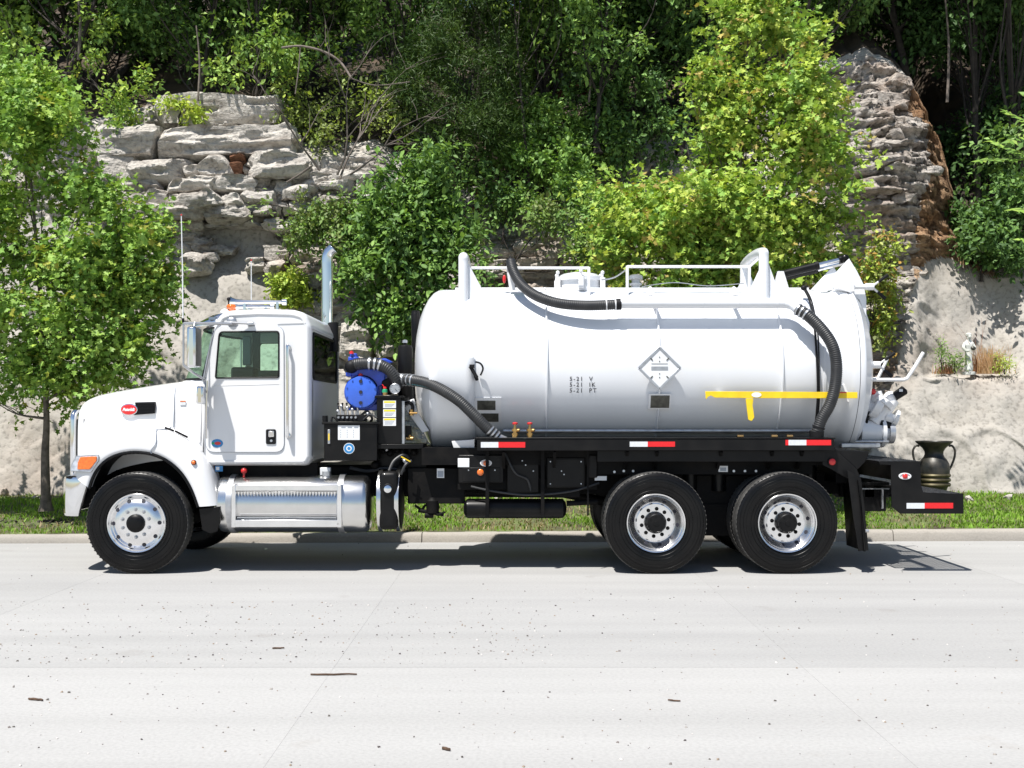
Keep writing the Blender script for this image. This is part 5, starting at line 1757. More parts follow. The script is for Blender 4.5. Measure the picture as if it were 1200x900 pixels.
# fenders: swept from the arch edge over the crown to the hood side
inn = catmull([(x, 0, y) for x, y in [(104, 572), (108, 560), (115, 548), (126, 538), (140, 532), (158, 529.5), (178, 532), (196, 540), (212, 554), (224, 573), (232, 594)]], 3)
outr = catmull([(x, 0, y) for x, y in [(84.5, 556), (86, 545), (89, 533), (95, 522), (108, 511), (135, 503), (172, 501), (202, 506), (226, 521), (244, 548), (257.5, 592)]], 3)
for side in (0, 1):
    fe = empty('fender', (-3.98, .1 if side == 0 else mir(.1), 1.0), parent=hood)
    rows_ = []
    n = len(inn)
    for i, (a, b) in enumerate(zip(inn, outr)):
        t = i / (n - 1)
        ax_, az = WX(a.x, .06), WZ(a.z, .06); bx_, bz = WX(b.x, .10), WZ(b.z, .10)
        row = []
        row.append((ax_, .16, az + .0)); row.append((ax_, .062, az + .002)); row.append((ax_ + (bx_ - ax_) * .12, .052, az + (bz - az) * .12))
        row.append((ax_ + (bx_ - ax_) * .45, .056, az + (bz - az) * .45)); row.append((ax_ + (bx_ - ax_) * .78, .085, az + (bz - az) * .78))
        row.append((ax_ + (bx_ - ax_) * .95, .135, az + (bz - az) * .95)); row.append((bx_, .21, bz))
        # inward over the crown
        up = math.sin(math.pi * min(1, t * 1.15)) ** .8 if t < .87 else 0
        cx2 = bx_ + (.02 if t < .5 else -.0); hwid = .36 + .18 * (1 - t)
        row.append((cx2, .21 + hwid * .35, bz + .045 * up)); row.append((cx2, .21 + hwid * .75, bz + .07 * up)); row.append((cx2, .21 + hwid * 1.2, bz + .08 * up))
        if side: row = [(p[0], mir(p[1]), p[2]) for p in row]
        rows_.append(row)
    i0_ = min(range(n), key=lambda q: abs(inn[q].x - 180)); i1_ = min(range(n), key=lambda q: abs(outr[q].x - 196))
    sgn = 1 if side == 0 else -1
    sm_ = [Vector(rows_[int(round(i0_ + (i1_ - i0_) * (k - 1) / 6))][k]) + Vector((0, -.006 * sgn, .002)) for k in range(1, 8)]
    mb = MB(); mb.tube(catmull(sm_, 5), .006, 6); mb.build('fender_seam', M['label_grey'], fe)
    mb = MB(); mb.grid(rows_); mb.build('fender_shell', M['white'], fe, sub=1, smooth=180)
    mb = MB(); mb.tube([Vector((WX(p.x, .06), .075 if side == 0 else mir(.075), WZ(p.z, .06) - .004)) for p in inn], .019, 8); mb.build('arch_lip', M['rubber'], fe)
    # inner liner
    lin_ = []
    for a in inn: lin_.append([(WX(a.x, .06), y if side == 0 else mir(y), WZ(a.z, .06) + .012) for y in (.10, .34, .60)])
    mb = MB(); mb.grid(lin_); mb.build('inner_liner', M['frame_black'], fe, smooth=80)
    mb = MB(); mb.pprism([(233, 596), (257.5, 593.5), (258, 612), (254, 623), (246, 625), (237, 621)], .09, .12)
    if side: mb.V = [(v[0], mir(v[1]), v[2]) for v in mb.V]
    mb.build('splash_flap', M['rubber'], fe, bevel=.004)
    # headlight
    hl = empty('headlight', W(100, 543, .09), parent=hood)
    hp = roundpoly([(WX(a, .08), WZ(b, .08)) for a, b in [(91, 534.5), (117, 533), (116.5, 540), (108, 553), (84, 551.5), (85.5, 545)]], .012, 4)
    y0_, y1_ = (.040, .12) if side == 0 else (mir(.12), mir(.040))
    mb = MB(); mb.prism(hp, y0_, y1_); mb.build('headlight_lens', M['lens'], hl, bevel=.008, seg=3)
    op = roundpoly([(WX(a, .08), WZ(b, .08)) for a, b in [(96, 535.5), (115.5, 534.5), (115, 540), (107, 550), (92.5, 550), (93, 542)]], .015, 4)
    y0_, y1_ = (.031, .05) if side == 0 else (mir(.05), mir(.031))
    mb = MB(); mb.prism(op, y0_, y1_); mb.build('turn_signal', M['orange'], hl, bevel=.006, seg=3)
    mb = MB(); mb.tube([Vector((x, .045 if side == 0 else mir(.045), z)) for x, z in hp], .006, 6, closed=True); mb.build('headlight_bezel', M['galv'], hl)
lamp(227, 542, .066, .022, M['orange'], hood, 'side_marker', base=True)

# near hood side: emblem, vent, hinge, seams
def hood_y(x, z=1.8):
    return YC - np.interp(x, HX, HWD) * 1.035 - .004


ex = WX(153, .5); ey = float(hood_y(ex)) - .012; ez = WZ(480, ey)
em = empty('emblem', (ex, ey, ez), parent=hood)
for sc, mat_, yo in ((1.0, 'white', 0), (.97, 'chrome', -.006), (.88, 'red', -.010)):
    mb = MB(); mb.lathe([(.02 if sc == 1 else 0, 1.0), (-.003, 1.0), (-.005, .92), (-.005, .0005)], (ex, ey + yo, ez), 'y', 40)
    mb.V = [(ex + (v[0] - ex) * .108 * sc, v[1], ez + (v[2] - ez) * .068 * (sc if sc > .9 else .82)) for v in mb.V]
    mb.build('emblem_plate' if sc == 1 else ('emblem_rim' if sc > .9 else 'emblem_field'), M[mat_], em)
text_mesh('Peterbilt', .046, ex - .004, ey - .0175, ez - .014, M['label_white'], 'emblem_script', em, space=.92, shear=.35, align='CENTER', bold=.002)
vx0, vx1 = WX(158, .5), WX(186, .5)
vp = roundpoly([(vx0 + .02, WZ(471.5, .5)), (vx1, WZ(471, .5)), (vx1 - .005, WZ(484.5, .5)), (vx0 - .02, WZ(486.5, .5)), (vx0 + .015, WZ(482, .5)), (vx0 + .035, WZ(477, .5))], .008, 3)
yv_ = float(hood_y(vx1))
mb = MB(); mb.prism(vp, yv_ - .016, yv_ + .05); vent = mb.build('side_vent', M['plastic'], hood, bevel=.002)
mb = MB()
for z_ in np.linspace(WZ(484, .5), WZ(473.5, .5), 7): mb.box(vx0 + .03, vx1 - .012, yv_ - .022, yv_ - .012, z_ - .003, z_ + .003)
mb.build('vent_slats', M['plastic'], vent)
hs_ = (float(hood_y(vx1)) - float(hood_y(ex))) / (vx1 - ex)
for o_ in [o for o in bpy.data.objects if o.parent == em]:
    for v in o_.data.vertices: v.co.y += hs_ * (v.co.x - ex)
for o_ in (vent, [c for c in bpy.data.objects if c.name.startswith('vent_slats')][0]):
    for v in o_.data.vertices: v.co.y += hs_ * (v.co.x - vx1)
# hood rear edge joint (dark seam) and cowl
mb = MB()
sx_ = WX(206, .35)
mb.tube(catmull([Vector((sx_ + .03, .55, 2.05)), Vector((sx_, .40, 2.02)), Vector((sx_ - .005, .335, 1.93)), Vector((sx_ - .005, .31, 1.75)), Vector((sx_ - .01, .295, 1.56))], 6), .0065, 6)
mb.build('hood_seam', M['label_grey'], hood)
mb = MB()
mb.bar(W(193, 501, .16), W(204, 505, .16), .012, .022); mb.bar(W(205, 505, .16), W(220, 512.5, .16), .012, .022)
mb.build('hood_latch', M['plastic'], hood, bevel=.003)
cw = MB()
sec_ = []
for x, ztop in ((WX(207, .33), 2.055), (WX(222, .33), 2.07), (WX(242, .33), 2.075)):
    half = [(YC - .33, ztop + .035), (YC - .42, ztop + .01)] if False else None
    row = []
    for y, z in ((.30, 1.15), (.29, 1.50), (.275, 1.75), (.285, ztop - .14), (.33, ztop - .05), (.42, ztop), (.70, ztop + .03), (YC, ztop + .04)): row.append((x, y, z))
    row = row + [(x, mir(p[1]), p[2]) for p in row[:-1][::-1]]
    sec_.append(row)
cw.grid(sec_)
cw.build('cowl', M['white'], cab, smooth=60)
mb = MB(); mb.pbox(211, 217.5, 470, 474.5, .268, .28); mb.build('cowl_badge', M['tape_white'], cab)
mb = MB(); mb.pbox(211, 217.5, 469.5, 470.8, .266, .27); mb.build('badge_stripe', M['orange'], cab)
# chrome bumper with wrapped end
bm_ = empty('bumper', (-4.8, YC, .7), parent=truck)
mb = MB(); rows_ = []
ztop_, zb_ = WZ(559, .1), WZ(605.5, .1)
prof_ = [(.10, 0.0), (.06, -.10), (.10, -.30), (.30, -.385), (.75, -.42), (YC, -.43)]
for dz, ins in ((0.0, .012), (-.01, .0), (-.12, -.004), (-.30, -.004), (-.41, .0), (-.42, .012)):
    row = []
    for y, dx in prof_: row.append((WX(107, .1) + dx + ins * (1 if dx < -.05 else 0) - (-dz) * (.30 if dx == 0 else .12 if dx == -.10 else 0), y + (ins if dx > -.2 else 0), ztop_ + dz))
    row += [(p[0], mir(p[1]), p[2]) for p in row[:-1][::-1]]
    rows_.append(row)
mb.grid(rows_)
o = mb.build('bumper_shell', M['chrome'], bm_, sub=1, smooth=40)
m = o.modifiers.new('s', 'SOLIDIFY'); m.thickness = .012
mb = MB(); mb.bar(W(80, 559, .15), W(106, 559.5, .15), .12, .025); mb.build('bumper_top_pad', M['plastic'], bm_)
mb = MB(); mb.box(-4.7, -4.55, .3, mir(.3), .70, 1.0); mb.build('bumper_beam', M['frame_black'], bm_)
# radiator / engine block stand-in volume behind grille
mb = MB(); mb.box(-4.8, -4.65, .62, mir(.62), .85, 1.65); mb.build('radiator', M['frame_black'], truck)
mb = MB(); mb.box(-4.5, -3.3, .75, mir(.75), .7, 1.5); mb.build('engine', M['frame_black'], truck, bevel=.08)

# ---- mirrors, roof gear, aerials, stack ----------------------------------
for side in (0, 1):
    f = (lambda y: y) if side == 0 else mir
    mr_ = empty('mirror', (WX(227, -.05), f(-.05), 2.4), parent=cab)
    xm0, xm1 = WX(221.5, -.10), WX(232.5, -.10)
    mb = MB(); mb.box(xm0, xm1, min(f(-.20), f(.02)), max(f(-.20), f(.02)), WZ(431, -.1), WZ(383, -.1)); mb.build('mirror_head', M['chrome'], mr_, bevel=.028, seg=4)
    mb = MB(); mb.box(xm1 - .002, xm1 + .004, min(f(-.185), f(.005)), max(f(-.185), f(.005)), WZ(429, -.1), WZ(385, -.1)); mb.build('mirror_face', M['plate'], mr_)
    mb = MB()
    mb.tube([Vector((WX(214.5, -.05), f(-.05), WZ(379, -.05))), Vector((WX(245, .0), f(.05), WZ(378.5, .0))), Vector((WX(270, .1), f(.15), WZ(379, .1)))], .016, 8)
    mb.tube([Vector((WX(266, .2), f(.16), WZ(378, .2))), Vector((WX(295, .2), f(.22), WZ(379, .2)))], .013, 8)
    mb.tube([Vector((WX(215, -.05), f(-.05), WZ(379, -.05))), Vector((WX(215, -.05), f(-.05), WZ(428, -.05)))], .011, 8)
    mb.tube([Vector((WX(215, -.05), f(-.05), WZ(428, -.05))), Vector((WX(226, -.05), f(-.02), WZ(437, -.05))), Vector((WX(238, .2), f(.24), WZ(444, .2)))], .014, 8)
    mb.cyl((WX(227, -.1), f(-.09), WZ(383, -.1)), (WX(227, -.1), f(-.05), WZ(378, -.05)), .014)
    mb.build('mirror_arm', M['galv'], mr_)
    mb = MB(); mb.box(WX(289, .2), WX(297, .2), min(f(.20), f(.245)), max(f(.20), f(.245)), WZ(381, .2), WZ(377.5, .2)); mb.build('arm_bracket', M['galv'], mr_, bevel=.006)
    cL = Vector((WX(234, .1), f(.12), WZ(462, .1)))
    mb = MB(); mb.box(WX(231, .1), WX(239.5, .1), min(f(.05), f(.16)), max(f(.05), f(.16)), WZ(474, .1), WZ(452.5, .1)); mb.build('spot_mirror', M['chrome'], mr_, bevel=.022, seg=4)
    mb = MB(); mb.cyl((WX(236, .2), f(.15), WZ(459, .2)), (WX(238, .25), f(.27), WZ(459, .25)), .015); mb.build('spot_mirror_stem', M['plastic'], mr_)
# aerials
for px, yy, pt, pb, yy2 in ((214.5, -.05, 252, 378, 0), (294.5, 1.9, 305, 366, 0)):
    mb = MB(); mb.tube([W(px, pb, yy), W(px - .6, (pb + pt) / 2, yy), W(px - 2, pt, yy)] if px < 250 else [W(px, pb, yy), W(px, pt, yy)], [.008, .0065, .005] if px < 250 else [.007, .005], 6)
    ae = mb.build('aerial', M['label_white'], cab)
    mb = MB(); mb.sphere(W(px - 2 if px < 250 else px, pt, yy), .010, 8, 6); mb.build('aerial_tip', M['red'], ae)
    mb = MB(); mb.cyl(W(px, pb, yy), W(px, pb - 5, yy), .014); mb.build('aerial_base', M['plastic'], ae)
# roof lamps and horns
for y in (.55, .9, YC, 1.55, 1.9):
    mb = MB(); mb.sphere((WX(271, y) + .0, y, 2.905), (.055, .045, .03), 14, 8); mb.build('roof_lamp', M['orange'], cab)
for y, px0, px1 in ((.95, 270, 336), (1.5, 276, 322)):
    hn = empty('air_horn', (WX(290, y), y, 2.97), parent=cab)
    z_ = 2.995
    mb = MB(); x0, x1 = WX(px0, y), WX(px1, y)
    mb.lathe([(x0, .062), (x0 + .004, .066), (x0 + .02, .052), (x0 + .07, .035), (x0 + .16, .026), (x0 + .40, .022), (x1 - .06, .020), (x1 - .05, .036), (x1, .036), (x1 + .002, .0005)], (0, y, z_), 'x', 20)
    mb.build('horn_bell', M['chrome'], hn)
    mb = MB(); mb.box(x0 + .15, x0 + .18, y - .02, y + .02, 2.87, z_); mb.box(x1 - .12, x1 - .09, y - .02, y + .02, 2.87, z_); mb.build('horn_foot', M['chrome'], hn)
c = W(263.5, 366.5, .40)
mb = MB(); mb.sphere(c, (.05, .05, .045), 16, 10); mb.build('spot_lamp', M['label_white'], cab)
c = W(268, 350.5, .7)
mb = MB(); mb.sphere(c, (.022, .022, .022), 12, 8); mb.cyl(c, c - Vector((0, 0, .12)), .008); mb.build('camera_ball', M['plastic'], cab)
c = W(271.5, 376, .235)
mb = MB(); mb.sphere(c, (.055, .03, .045), 16, 10); mb.build('cab_beacon', M['galv'], cab)
# exhaust stack
st_ = empty('exhaust_stack', W(384, 400, 1.9), parent=truck)
ys_ = 1.95
mb = MB()
pts = catmull([W(383.5, 540, ys_), W(383.5, 420, ys_), W(383.5, 330, ys_), W(383.2, 305, ys_), W(385, 297, ys_), W(391, 291.5, ys_)], 8)
mb.tube(pts, .072, 20, caps=False); o = mb.build('stack_pipe', M['chrome'], st_)
m = o.modifiers.new('s', 'SOLIDIFY'); m.thickness = .005
mb = MB(); mb.cyl(W(391, 412, 1.85), W(391, 378, 1.85), .06, .06, 20); mb.build('muffler_guard', M['plastic'], st_)

# ---- fuel tank, steps ------------------------------------------------------
ft = empty('fuel_tank', W(347, 590, .3), parent=truck)
zf = WZ(590, .4); yf = .42; RF = .315
x0, x1 = WX(256.5, yf), WX(436.5, yf)
mb = MB(); mb.lathe([(x0, .0005), (x0 + .004, RF * .55), (x0 + .018, RF * .84), (x0 + .045, RF * .965), (x0 + .08, RF), (x1 - .08, RF), (x1 - .045, RF * .965), (x1 - .018, RF * .84), (x1 - .004, RF * .55), (x1, .0005)], (0, yf, zf), 'x', 64)
mb.build('tank_drum', M['tank_alu'], ft, smooth=50)
for px in (270, 399):
    x = WX(px, .2); mb = MB(); mb.lathe([(x - .03, RF + .002), (x - .03, RF + .010), (x + .03, RF + .010), (x + .03, RF + .002)], (0, yf, zf), 'x', 64, closed=True)
    mb.build('tank_strap', M['galv'], ft)
mb = MB(); mb.cyl((WX(383, .4), .38, zf + RF - .01), (WX(383, .4), .38, zf + RF + .04), .05); mb.build('filler_cap', M['galv'], ft)
mb = MB(); mb.bar((WX(286, .3), .30, zf + RF - .02), (WX(286, .3), .30, zf + RF + .06), .02); mb.sphere((WX(286, .3), .30, zf + RF + .05), .035); mb.build('red_fitting', M['red'], ft)
sp = empty('cab_step', W(335, 590, .1), parent=truck)
ysf = .085
for name_, pa, pb in (('upper_step', 568.5, 576), ('lower_step', 609.5, 618.5)):
    mb = MB(); mb.box(WX(272, ysf), WX(399, ysf), ysf, ysf + .14, WZ(pb, ysf), WZ(pb, ysf) + .012)
    mb.box(WX(272, ysf), WX(399, ysf), ysf, ysf + .008, WZ(pb, ysf), WZ(pa, ysf))
    stp = mb.build(name_, M['alu'], sp, bevel=.003)
    mb = MB(); z_ = WZ(pb, ysf) + .013
    nt_ = 34
    for k in range(nt_):
        x = WX(276 + (396 - 276) * k / (nt_ - 1), ysf)
        if name_ == 'upper_step':
            mb.add([(x - .011, ysf - .003, WZ(576.5, ysf)), (x + .011, ysf - .003, WZ(576.5, ysf)), (x, ysf - .003, WZ(583, ysf) + .01), (x - .011, ysf + .01, WZ(576.5, ysf)), (x + .011, ysf + .01, WZ(576.5, ysf)), (x, ysf + .01, WZ(583, ysf) + .01)], [(0, 1, 2), (5, 4, 3), (0, 2, 5, 3), (1, 4, 5, 2), (0, 3, 4, 1)])
        else:
            mb.cyl((x, ysf - .001, WZ(614, ysf)), (x, ysf - .004, WZ(614, ysf)), .006, n=8)
    mb.build('grip_teeth', M['alu'], stp)
for px in (273.5, 397.5):
    mb = MB(); mb.pbox(px - 2.5, px + 2.5, 568, 618, ysf - .004, ysf + .16); mb.build('step_bracket', M['alu'], sp, bevel=.003)
mb = MB(); mb.bar(W(278, 606.5, ysf), W(394, 606.5, ysf), .01, .012); mb.build('step_rod', M['galv'], sp)

# round reservoir with steel bands behind the fuel tank
rs_ = empty('banded_reservoir', W(456, 588, .3), parent=truck)
xa, xb = WX(441, .25), WX(470, .25); zr_ = WZ(587, .3)
mb = MB(); mb.lathe([(xa, .0005), (xa + .003, .25), (xa + .012, .30), (xa + .03, .318), (xb - .03, .318), (xb - .012, .30), (xb - .003, .25), (xb, .0005)], (0, .44, zr_), 'x', 56); mb.build('reservoir_drum', M['frame_black'], rs_)
mb = MB(); mb.pbox(444, 466, 553, 621, .10, .40); mb.build('reservoir_cover', M['black'], rs_, bevel=.05, seg=4)
for px in (443.5, 464.5):
    x = WX(px, .12)
    mb = MB(); mb.lathe([(x - .022, .322), (x - .022, .345), (x + .022, .345), (x + .022, .322)], (0, .44, zr_), 'x', 56, closed=True); mb.build('steel_band', M['tank_alu'], rs_)
cc = W(454.5, 573, .095)
mb = MB(); mb.lathe([(.01, .058), (-.012, .058), (-.016, .052), (-.010, .046)], cc, 'y', 28); cp_ = mb.build('cap_ring', M['plastic'], rs_)
mb = MB(); mb.lathe([(.0, .045), (-.02, .040), (-.028, .02), (-.03, .0005)], cc, 'y', 28); mb.build('chrome_cap', M['chrome'], cp_)
mb = MB(); mb.tube(catmull([W(456, 552, .3), W(462, 540, .35), W(474, 533, .4), W(480, 540, .45)], 6), .018, 8); mb.tube(catmull([W(470, 556, .3), W(475, 545, .3), W(482, 540, .35)], 6), .015, 8)
mb.tube(catmull([W(410, 548, .5), W(430, 552, .5), W(450, 549, .5), W(475, 551, .5)], 6), .02, 8); mb.build('coolant_hose', M['hose'], truck)
mb = MB(); mb.bar(W(470, 535, .3), W(481, 541, .3), .008, .012); mb.build('yellow_tag', M['yellow'], truck)
mb = MB(); mb.pbox(375, 387, 548, 557, .36, .42); mb.build('white_fitting', M['label_white'], truck, bevel=.005)

# ---- pump set behind the cab -------------------------------------------------
ps = empty('pump_set', W(430, 490, .5), parent=truck)
mb = MB(); mb.pbox(379.5, 442, 497, 540, .30, .75); bx = mb.build('oil_tank_box', M['black'], ps, bevel=.008)
mb = MB(); mb.pbox(377, 445, 494.5, 497.3, .285, .77); mb.build('box_lid', M['black'], bx, bevel=.003)
mb = MB(); mb.pbox(396, 421.5, 498.5, 515.5, .2965, .3005); mb.build('oil_chart_label', M['label_white'], bx)
mb = MB()
for k in range(3): mb.pbox(400 + k * 7.5, 405 + k * 7.5, 500.2, 501.6, .2955, .297)
for k in range(3):
    for j in range(4): mb.pbox(399 + k * 7.5, 399.6 + k * 7.5, 503.5 + j * 2.6, 505 + j * 2.6, .2955, .297)
mb.build('chart_print', M['label_grey'], bx)
c = W(409, 525.5, .2985)
for r_, mt_, yo in ((.060, 'label_white', 0), (.054, 'label_blue', -.001), (.030, 'label_white', -.002), (.018, 'label_blue', -.003)):
    mb = MB(); mb.lathe([(.002, r_), (yo - .001, r_), (yo - .0012, .0005)], c, 'y', 28); mb.build('round_decal', M[mt_], bx)
mb = MB(); mb.pbox(384, 386.8, 503.5, 520, .288, .30); lg = mb.build('level_gauge', M['galv'], bx, bevel=.002)
mb = MB(); mb.pbox(384.6, 386.2, 508, 516, .2855, .289); mb.build('gauge_fluid', M['yellow'], lg)
# cabinet with three labels
mb = MB(); mb.pbox(441.5, 470.5, 466, 520.5, .38, .8); cbn = mb.build('control_cabinet', M['black'], ps, bevel=.006)
mb = MB(); mb.pbox(439, 472, 463.5, 466.4, .37, .8); mb.build('cabinet_top', M['black'], cbn, bevel=.003)
for k, (a, b) in enumerate(((469.5, 478.3), (479.6, 488.8), (489.8, 499))):
    mb = MB(); mb.pbox(449, 464, a, b, .376, .381); lb = mb.build('warning_label', M['label_white'], cbn)
    mb = MB(); mb.pbox(450, 463, a + .6, a + 2.6, .3745, .3765); mb.build('label_header', M['label_yellow'], lb)
    mb = MB()
    for j in range(3): mb.pbox(451, 462 - j * 1.2, a + 4 + j * 1.4, a + 4.5 + j * 1.4, .3748, .3765)
    mb.build('label_print', M['label_grey'], lb)
mb = MB(); mb.pbox(440, 496, 520.5, 526, .36, .9); mb.build('pump_shelf', M['black'], ps, bevel=.004)
mb = MB(); mb.pbox(471, 474, 470, 520, .40, .44); mb.build('cabinet_post', M['galv'], ps)
# tall black filter cylinders
mb = MB(); mb.lathe([(0, .075), (.02, .085), (.60, .085), (.63, .075), (.64, .02), (.67, .018)], (WX(474.5, .75), .78, WZ(470, .78)), 'z', 28); fc = mb.build('filter_cylinder', M['black'], ps)
mb = MB(); mb.lathe([(0, .03), (.03, .028), (.04, .0005)], (WX(474.5, .78), .78, WZ(470, .78) + .66), 'z', 10); mb.build('filter_nut', M['galv'], fc)
mb = MB(); mb.lathe([(0, .045), (.40, .055), (.41, .05), (.44, .045), (.45, .0005)], (WX(487, 1.3), 1.3, WZ(408, 1.3)), 'z', 24)
mb.cyl((WX(487, 1.3), 1.3, WZ(470, 1.3)), (WX(487, 1.3), 1.3, WZ(405, 1.3)), .03); mb.build('vent_silencer', M['black'], ps)
# blue pump: round end cover toward the street, finned body
pb_ = empty('blue_pump', W(425, 459, .45), parent=ps)
cpu = W(423, 459.5, .42)
mb = MB(); mb.lathe([(.05, .178), (.0, .178), (-.012, .172), (-.016, .160), (-.018, .0005)], cpu, 'y', 48); mb.build('end_cover', M['blue2'], pb_)
mb = MB(); mb.lathe([(.05, .19), (.07, .195), (.10, .195), (.10, .17), (.42, .17)], cpu, 'y', 48); mb.build('pump_housing', M['blue'], pb_)
mb = MB()
for k in range(7): mb.lathe([(.13 + k * .04, .17), (.13 + k * .04, .20), (.145 + k * .04, .20), (.145 + k * .04, .17)], cpu, 'y', 40)
mb.build('cooling_fin', M['blue'], pb_)
mb = MB()
for k in range(10):
    a = 2 * math.pi * k / 10 + .3; mb.cyl(cpu + Vector((math.cos(a) * .16, -.012, math.sin(a) * .16)), cpu + Vector((math.cos(a) * .16, -.026, math.sin(a) * .16)), .009, n=6)
mb.build('cover_bolt', M['blue2'], pb_)
mb = MB()
for dz in (.118, 0, -.118):
    mb.lathe([(-.017, .020), (-.026, .020), (-.028, .012), (-.024, .0005)], cpu + Vector((0, 0, dz)), 'y', 14)
mb.each('cover_plug', M['ink'], pb_)
text_mesh('vacuum', .04, cpu.x, cpu.y - .019, cpu.z + .045, M['blue'], 'cast_lettering', pb_, align='CENTER') if False else None
mb = MB()
mb.pbox(408, 420, 418, 440, .46, .60); mb.pbox(410, 418, 414, 420, .50, .58)
mb.pprism([(420, 421), (452, 420), (460, 424), (452, 429), (420, 430)], .50, .62)
mb.pprism([(411, 432), (436, 431), (452, 437), (450, 450), (440, 455), (411, 446)], .47, .66)
mb.pbox(438, 448, 442, 475, .50, .64); mb.pbox(405, 412, 436, 441, .45, .55)
mb.pprism([(412, 470), (442, 470), (446, 481), (408, 481)], .50, .75)
mb.build('pump_manifold', M['blue'], pb_, bevel=.010)
for px, py in ((412, 413.2), (422.5, 439.5)):
    mb = MB(); c = W(px, py, .47); mb.cyl(c + Vector((0, 0, -.014)), c + Vector((0, 0, .012)), .028, .024, 10); mb.cyl(c + Vector((0, 0, .0)), c + Vector((0, 0, .02)), .012, n=6); mb.build('red_plug', M['red'], pb_)
# black elbow hose across the pump
hh, PH = ribbed_hose('pump_hose', [W(410.5, 430, .47), W(418, 427, .43), W(430, 426, .40), W(444, 427.5, .40), W(455, 433, .40), W(463, 443, .42), W(466, 452, .46)], .066, ps)
mb = MB(); mb.sphere(W(412, 429.5, .44), .075, 20, 12); mb.build('hose_elbow', M['plastic'], hh)
bands(PH, 44, 64, 3, .072, hh, w=.022)
mb = MB(); mb.pprism([(447, 446), (470, 437), (472, 453), (455, 463), (447, 460)], .45, .62); mb.build('separator_body', M['plastic'], ps, bevel=.02)
mb = MB(); mb.cyl(W(462, 445, .47), W(472, 445, .47), .07); mb.build('hose_flange', M['galv'], ps)
# vacuum gauge and green-brass relief fitting
c = W(462.8, 455.5, .36)
mb = MB(); mb.lathe([(.03, .058), (-.004, .058), (-.008, .053), (-.004, .050)], c, 'y', 28); gg = mb.build('gauge_case', M['galv'], ps)
mb = MB(); mb.lathe([(-.003, .050), (-.0035, .0005)], c, 'y', 28); mb.build('gauge_dial', M['label_white'], gg)
mb = MB(); mb.bar(c + Vector((0, -.006, 0)), c + Vector((.022, -.006, -.026)), .002, .005)
for k in range(9):
    a = R(-45 + 270 * k / 8); d = Vector((math.cos(a), 0, math.sin(a))); mb.bar(c + d * .038 + Vector((0, -.005, 0)), c + d * .046 + Vector((0, -.005, 0)), .0015, .003)
mb.build('gauge_needle', M['ink'], gg)
c = W(451, 460, .40)
mb = MB(); mb.lathe([(-.03, .028), (0, .028)], c, 'z', 14); mb.build('brass_seat', M['brass'], ps)
mb = MB(); mb.lathe([(0, .032), (.028, .030), (.04, .018), (.048, .0005)], c, 'z', 14); mb.build('green_cap', M['green'], ps)
mb = MB(); mb.lathe([(.045, .022), (.06, .018), (.066, .0005)], c, 'z', 12); mb.cyl(c + Vector((-.03, 0, .09)), c + Vector((0, 0, .05)), .006, n=6); mb.build('red_cap', M['red'], ps)
# spool valve bank on the box lid
vb = empty('valve_bank', W(406, 488, .42), parent=ps)
mb = MB(); mb.pbox(394, 428, 486, 494, .42, .58); mb.build('valve_block', M['plastic'], vb, bevel=.004)
for k in range(5):
    px = 397.5 + k * 5
    mb = MB(); b0 = W(px, 487, .44); mb.cyl(b0, b0 + Vector((0, -.01, .05)), .013, .010, 8); mb.cyl(b0 + Vector((0, -.06, -.02)), b0 + Vector((0, 0, -.02)), .012, n=8); mb.build('spool', M['galv'], vb)
    mb = MB(); mb.cyl(b0 + Vector((0, 0, .04)), b0 + Vector((-.01, -.01, .12)), .005, n=6); mb.sphere(b0 + Vector((-.01, -.01, .13)), .013, 8, 6); mb.build('lever', M['plastic'], vb)
mb = MB()
for px, py in ((400, 476), (407, 478), (413, 480), (419, 477), (431, 485), (396, 482)): mb.sphere(W(px, py, .44), .022, 10, 6); mb.cyl(W(px, py, .44), W(px + 1, 488, .44), .010, n=8)
mb.build('valve_fittings', M['galv'], vb)
mb = MB(); mb.cyl(W(381, 495, .40), W(381, 487, .40), .03); mb.build('filler_neck', M['plastic'], ps)
mb = MB(); mb.tube(catmull([W(420, 490, .5), W(430, 482, .45), W(436, 490, .45), W(434, 494, .5)], 5), .014, 8); mb.tube(catmull([W(426, 492, .42), W(434, 486, .4), W(442, 490, .36)], 5), .012, 8); mb.tube(catmull([W(396, 494, .5), W(390, 488, .5), W(388, 494, .5)], 5), .012, 8); mb.build('hydraulic_hose', M['hose'], ps)
mb = MB(); mb.tube(catmull([W(472, 474, .5), W(480, 472, .5), W(483.5, 476, .5), W(483, 484, .5)], 5), .020, 8); mb.build('drain_elbow', M['plastic'], ps)
mb = MB(); mb.cyl(W(482, 480, .5), W(482, 487, .5), .026); mb.cyl(W(480, 484, .48), W(489, 484, .48), .012, n=8); mb.cyl(W(476, 514, .5), W(484, 514, .5), .022); mb.sphere(W(480, 511, .5), .02); mb.each('brass_tap', M['brass'], ps)
mb = MB(); mb.pbox(475, 482, 499, 514, .5, .56); mb.pbox(471, 478, 466, 470, .45, .5); mb.build('tap_bracket', M['black'], ps)
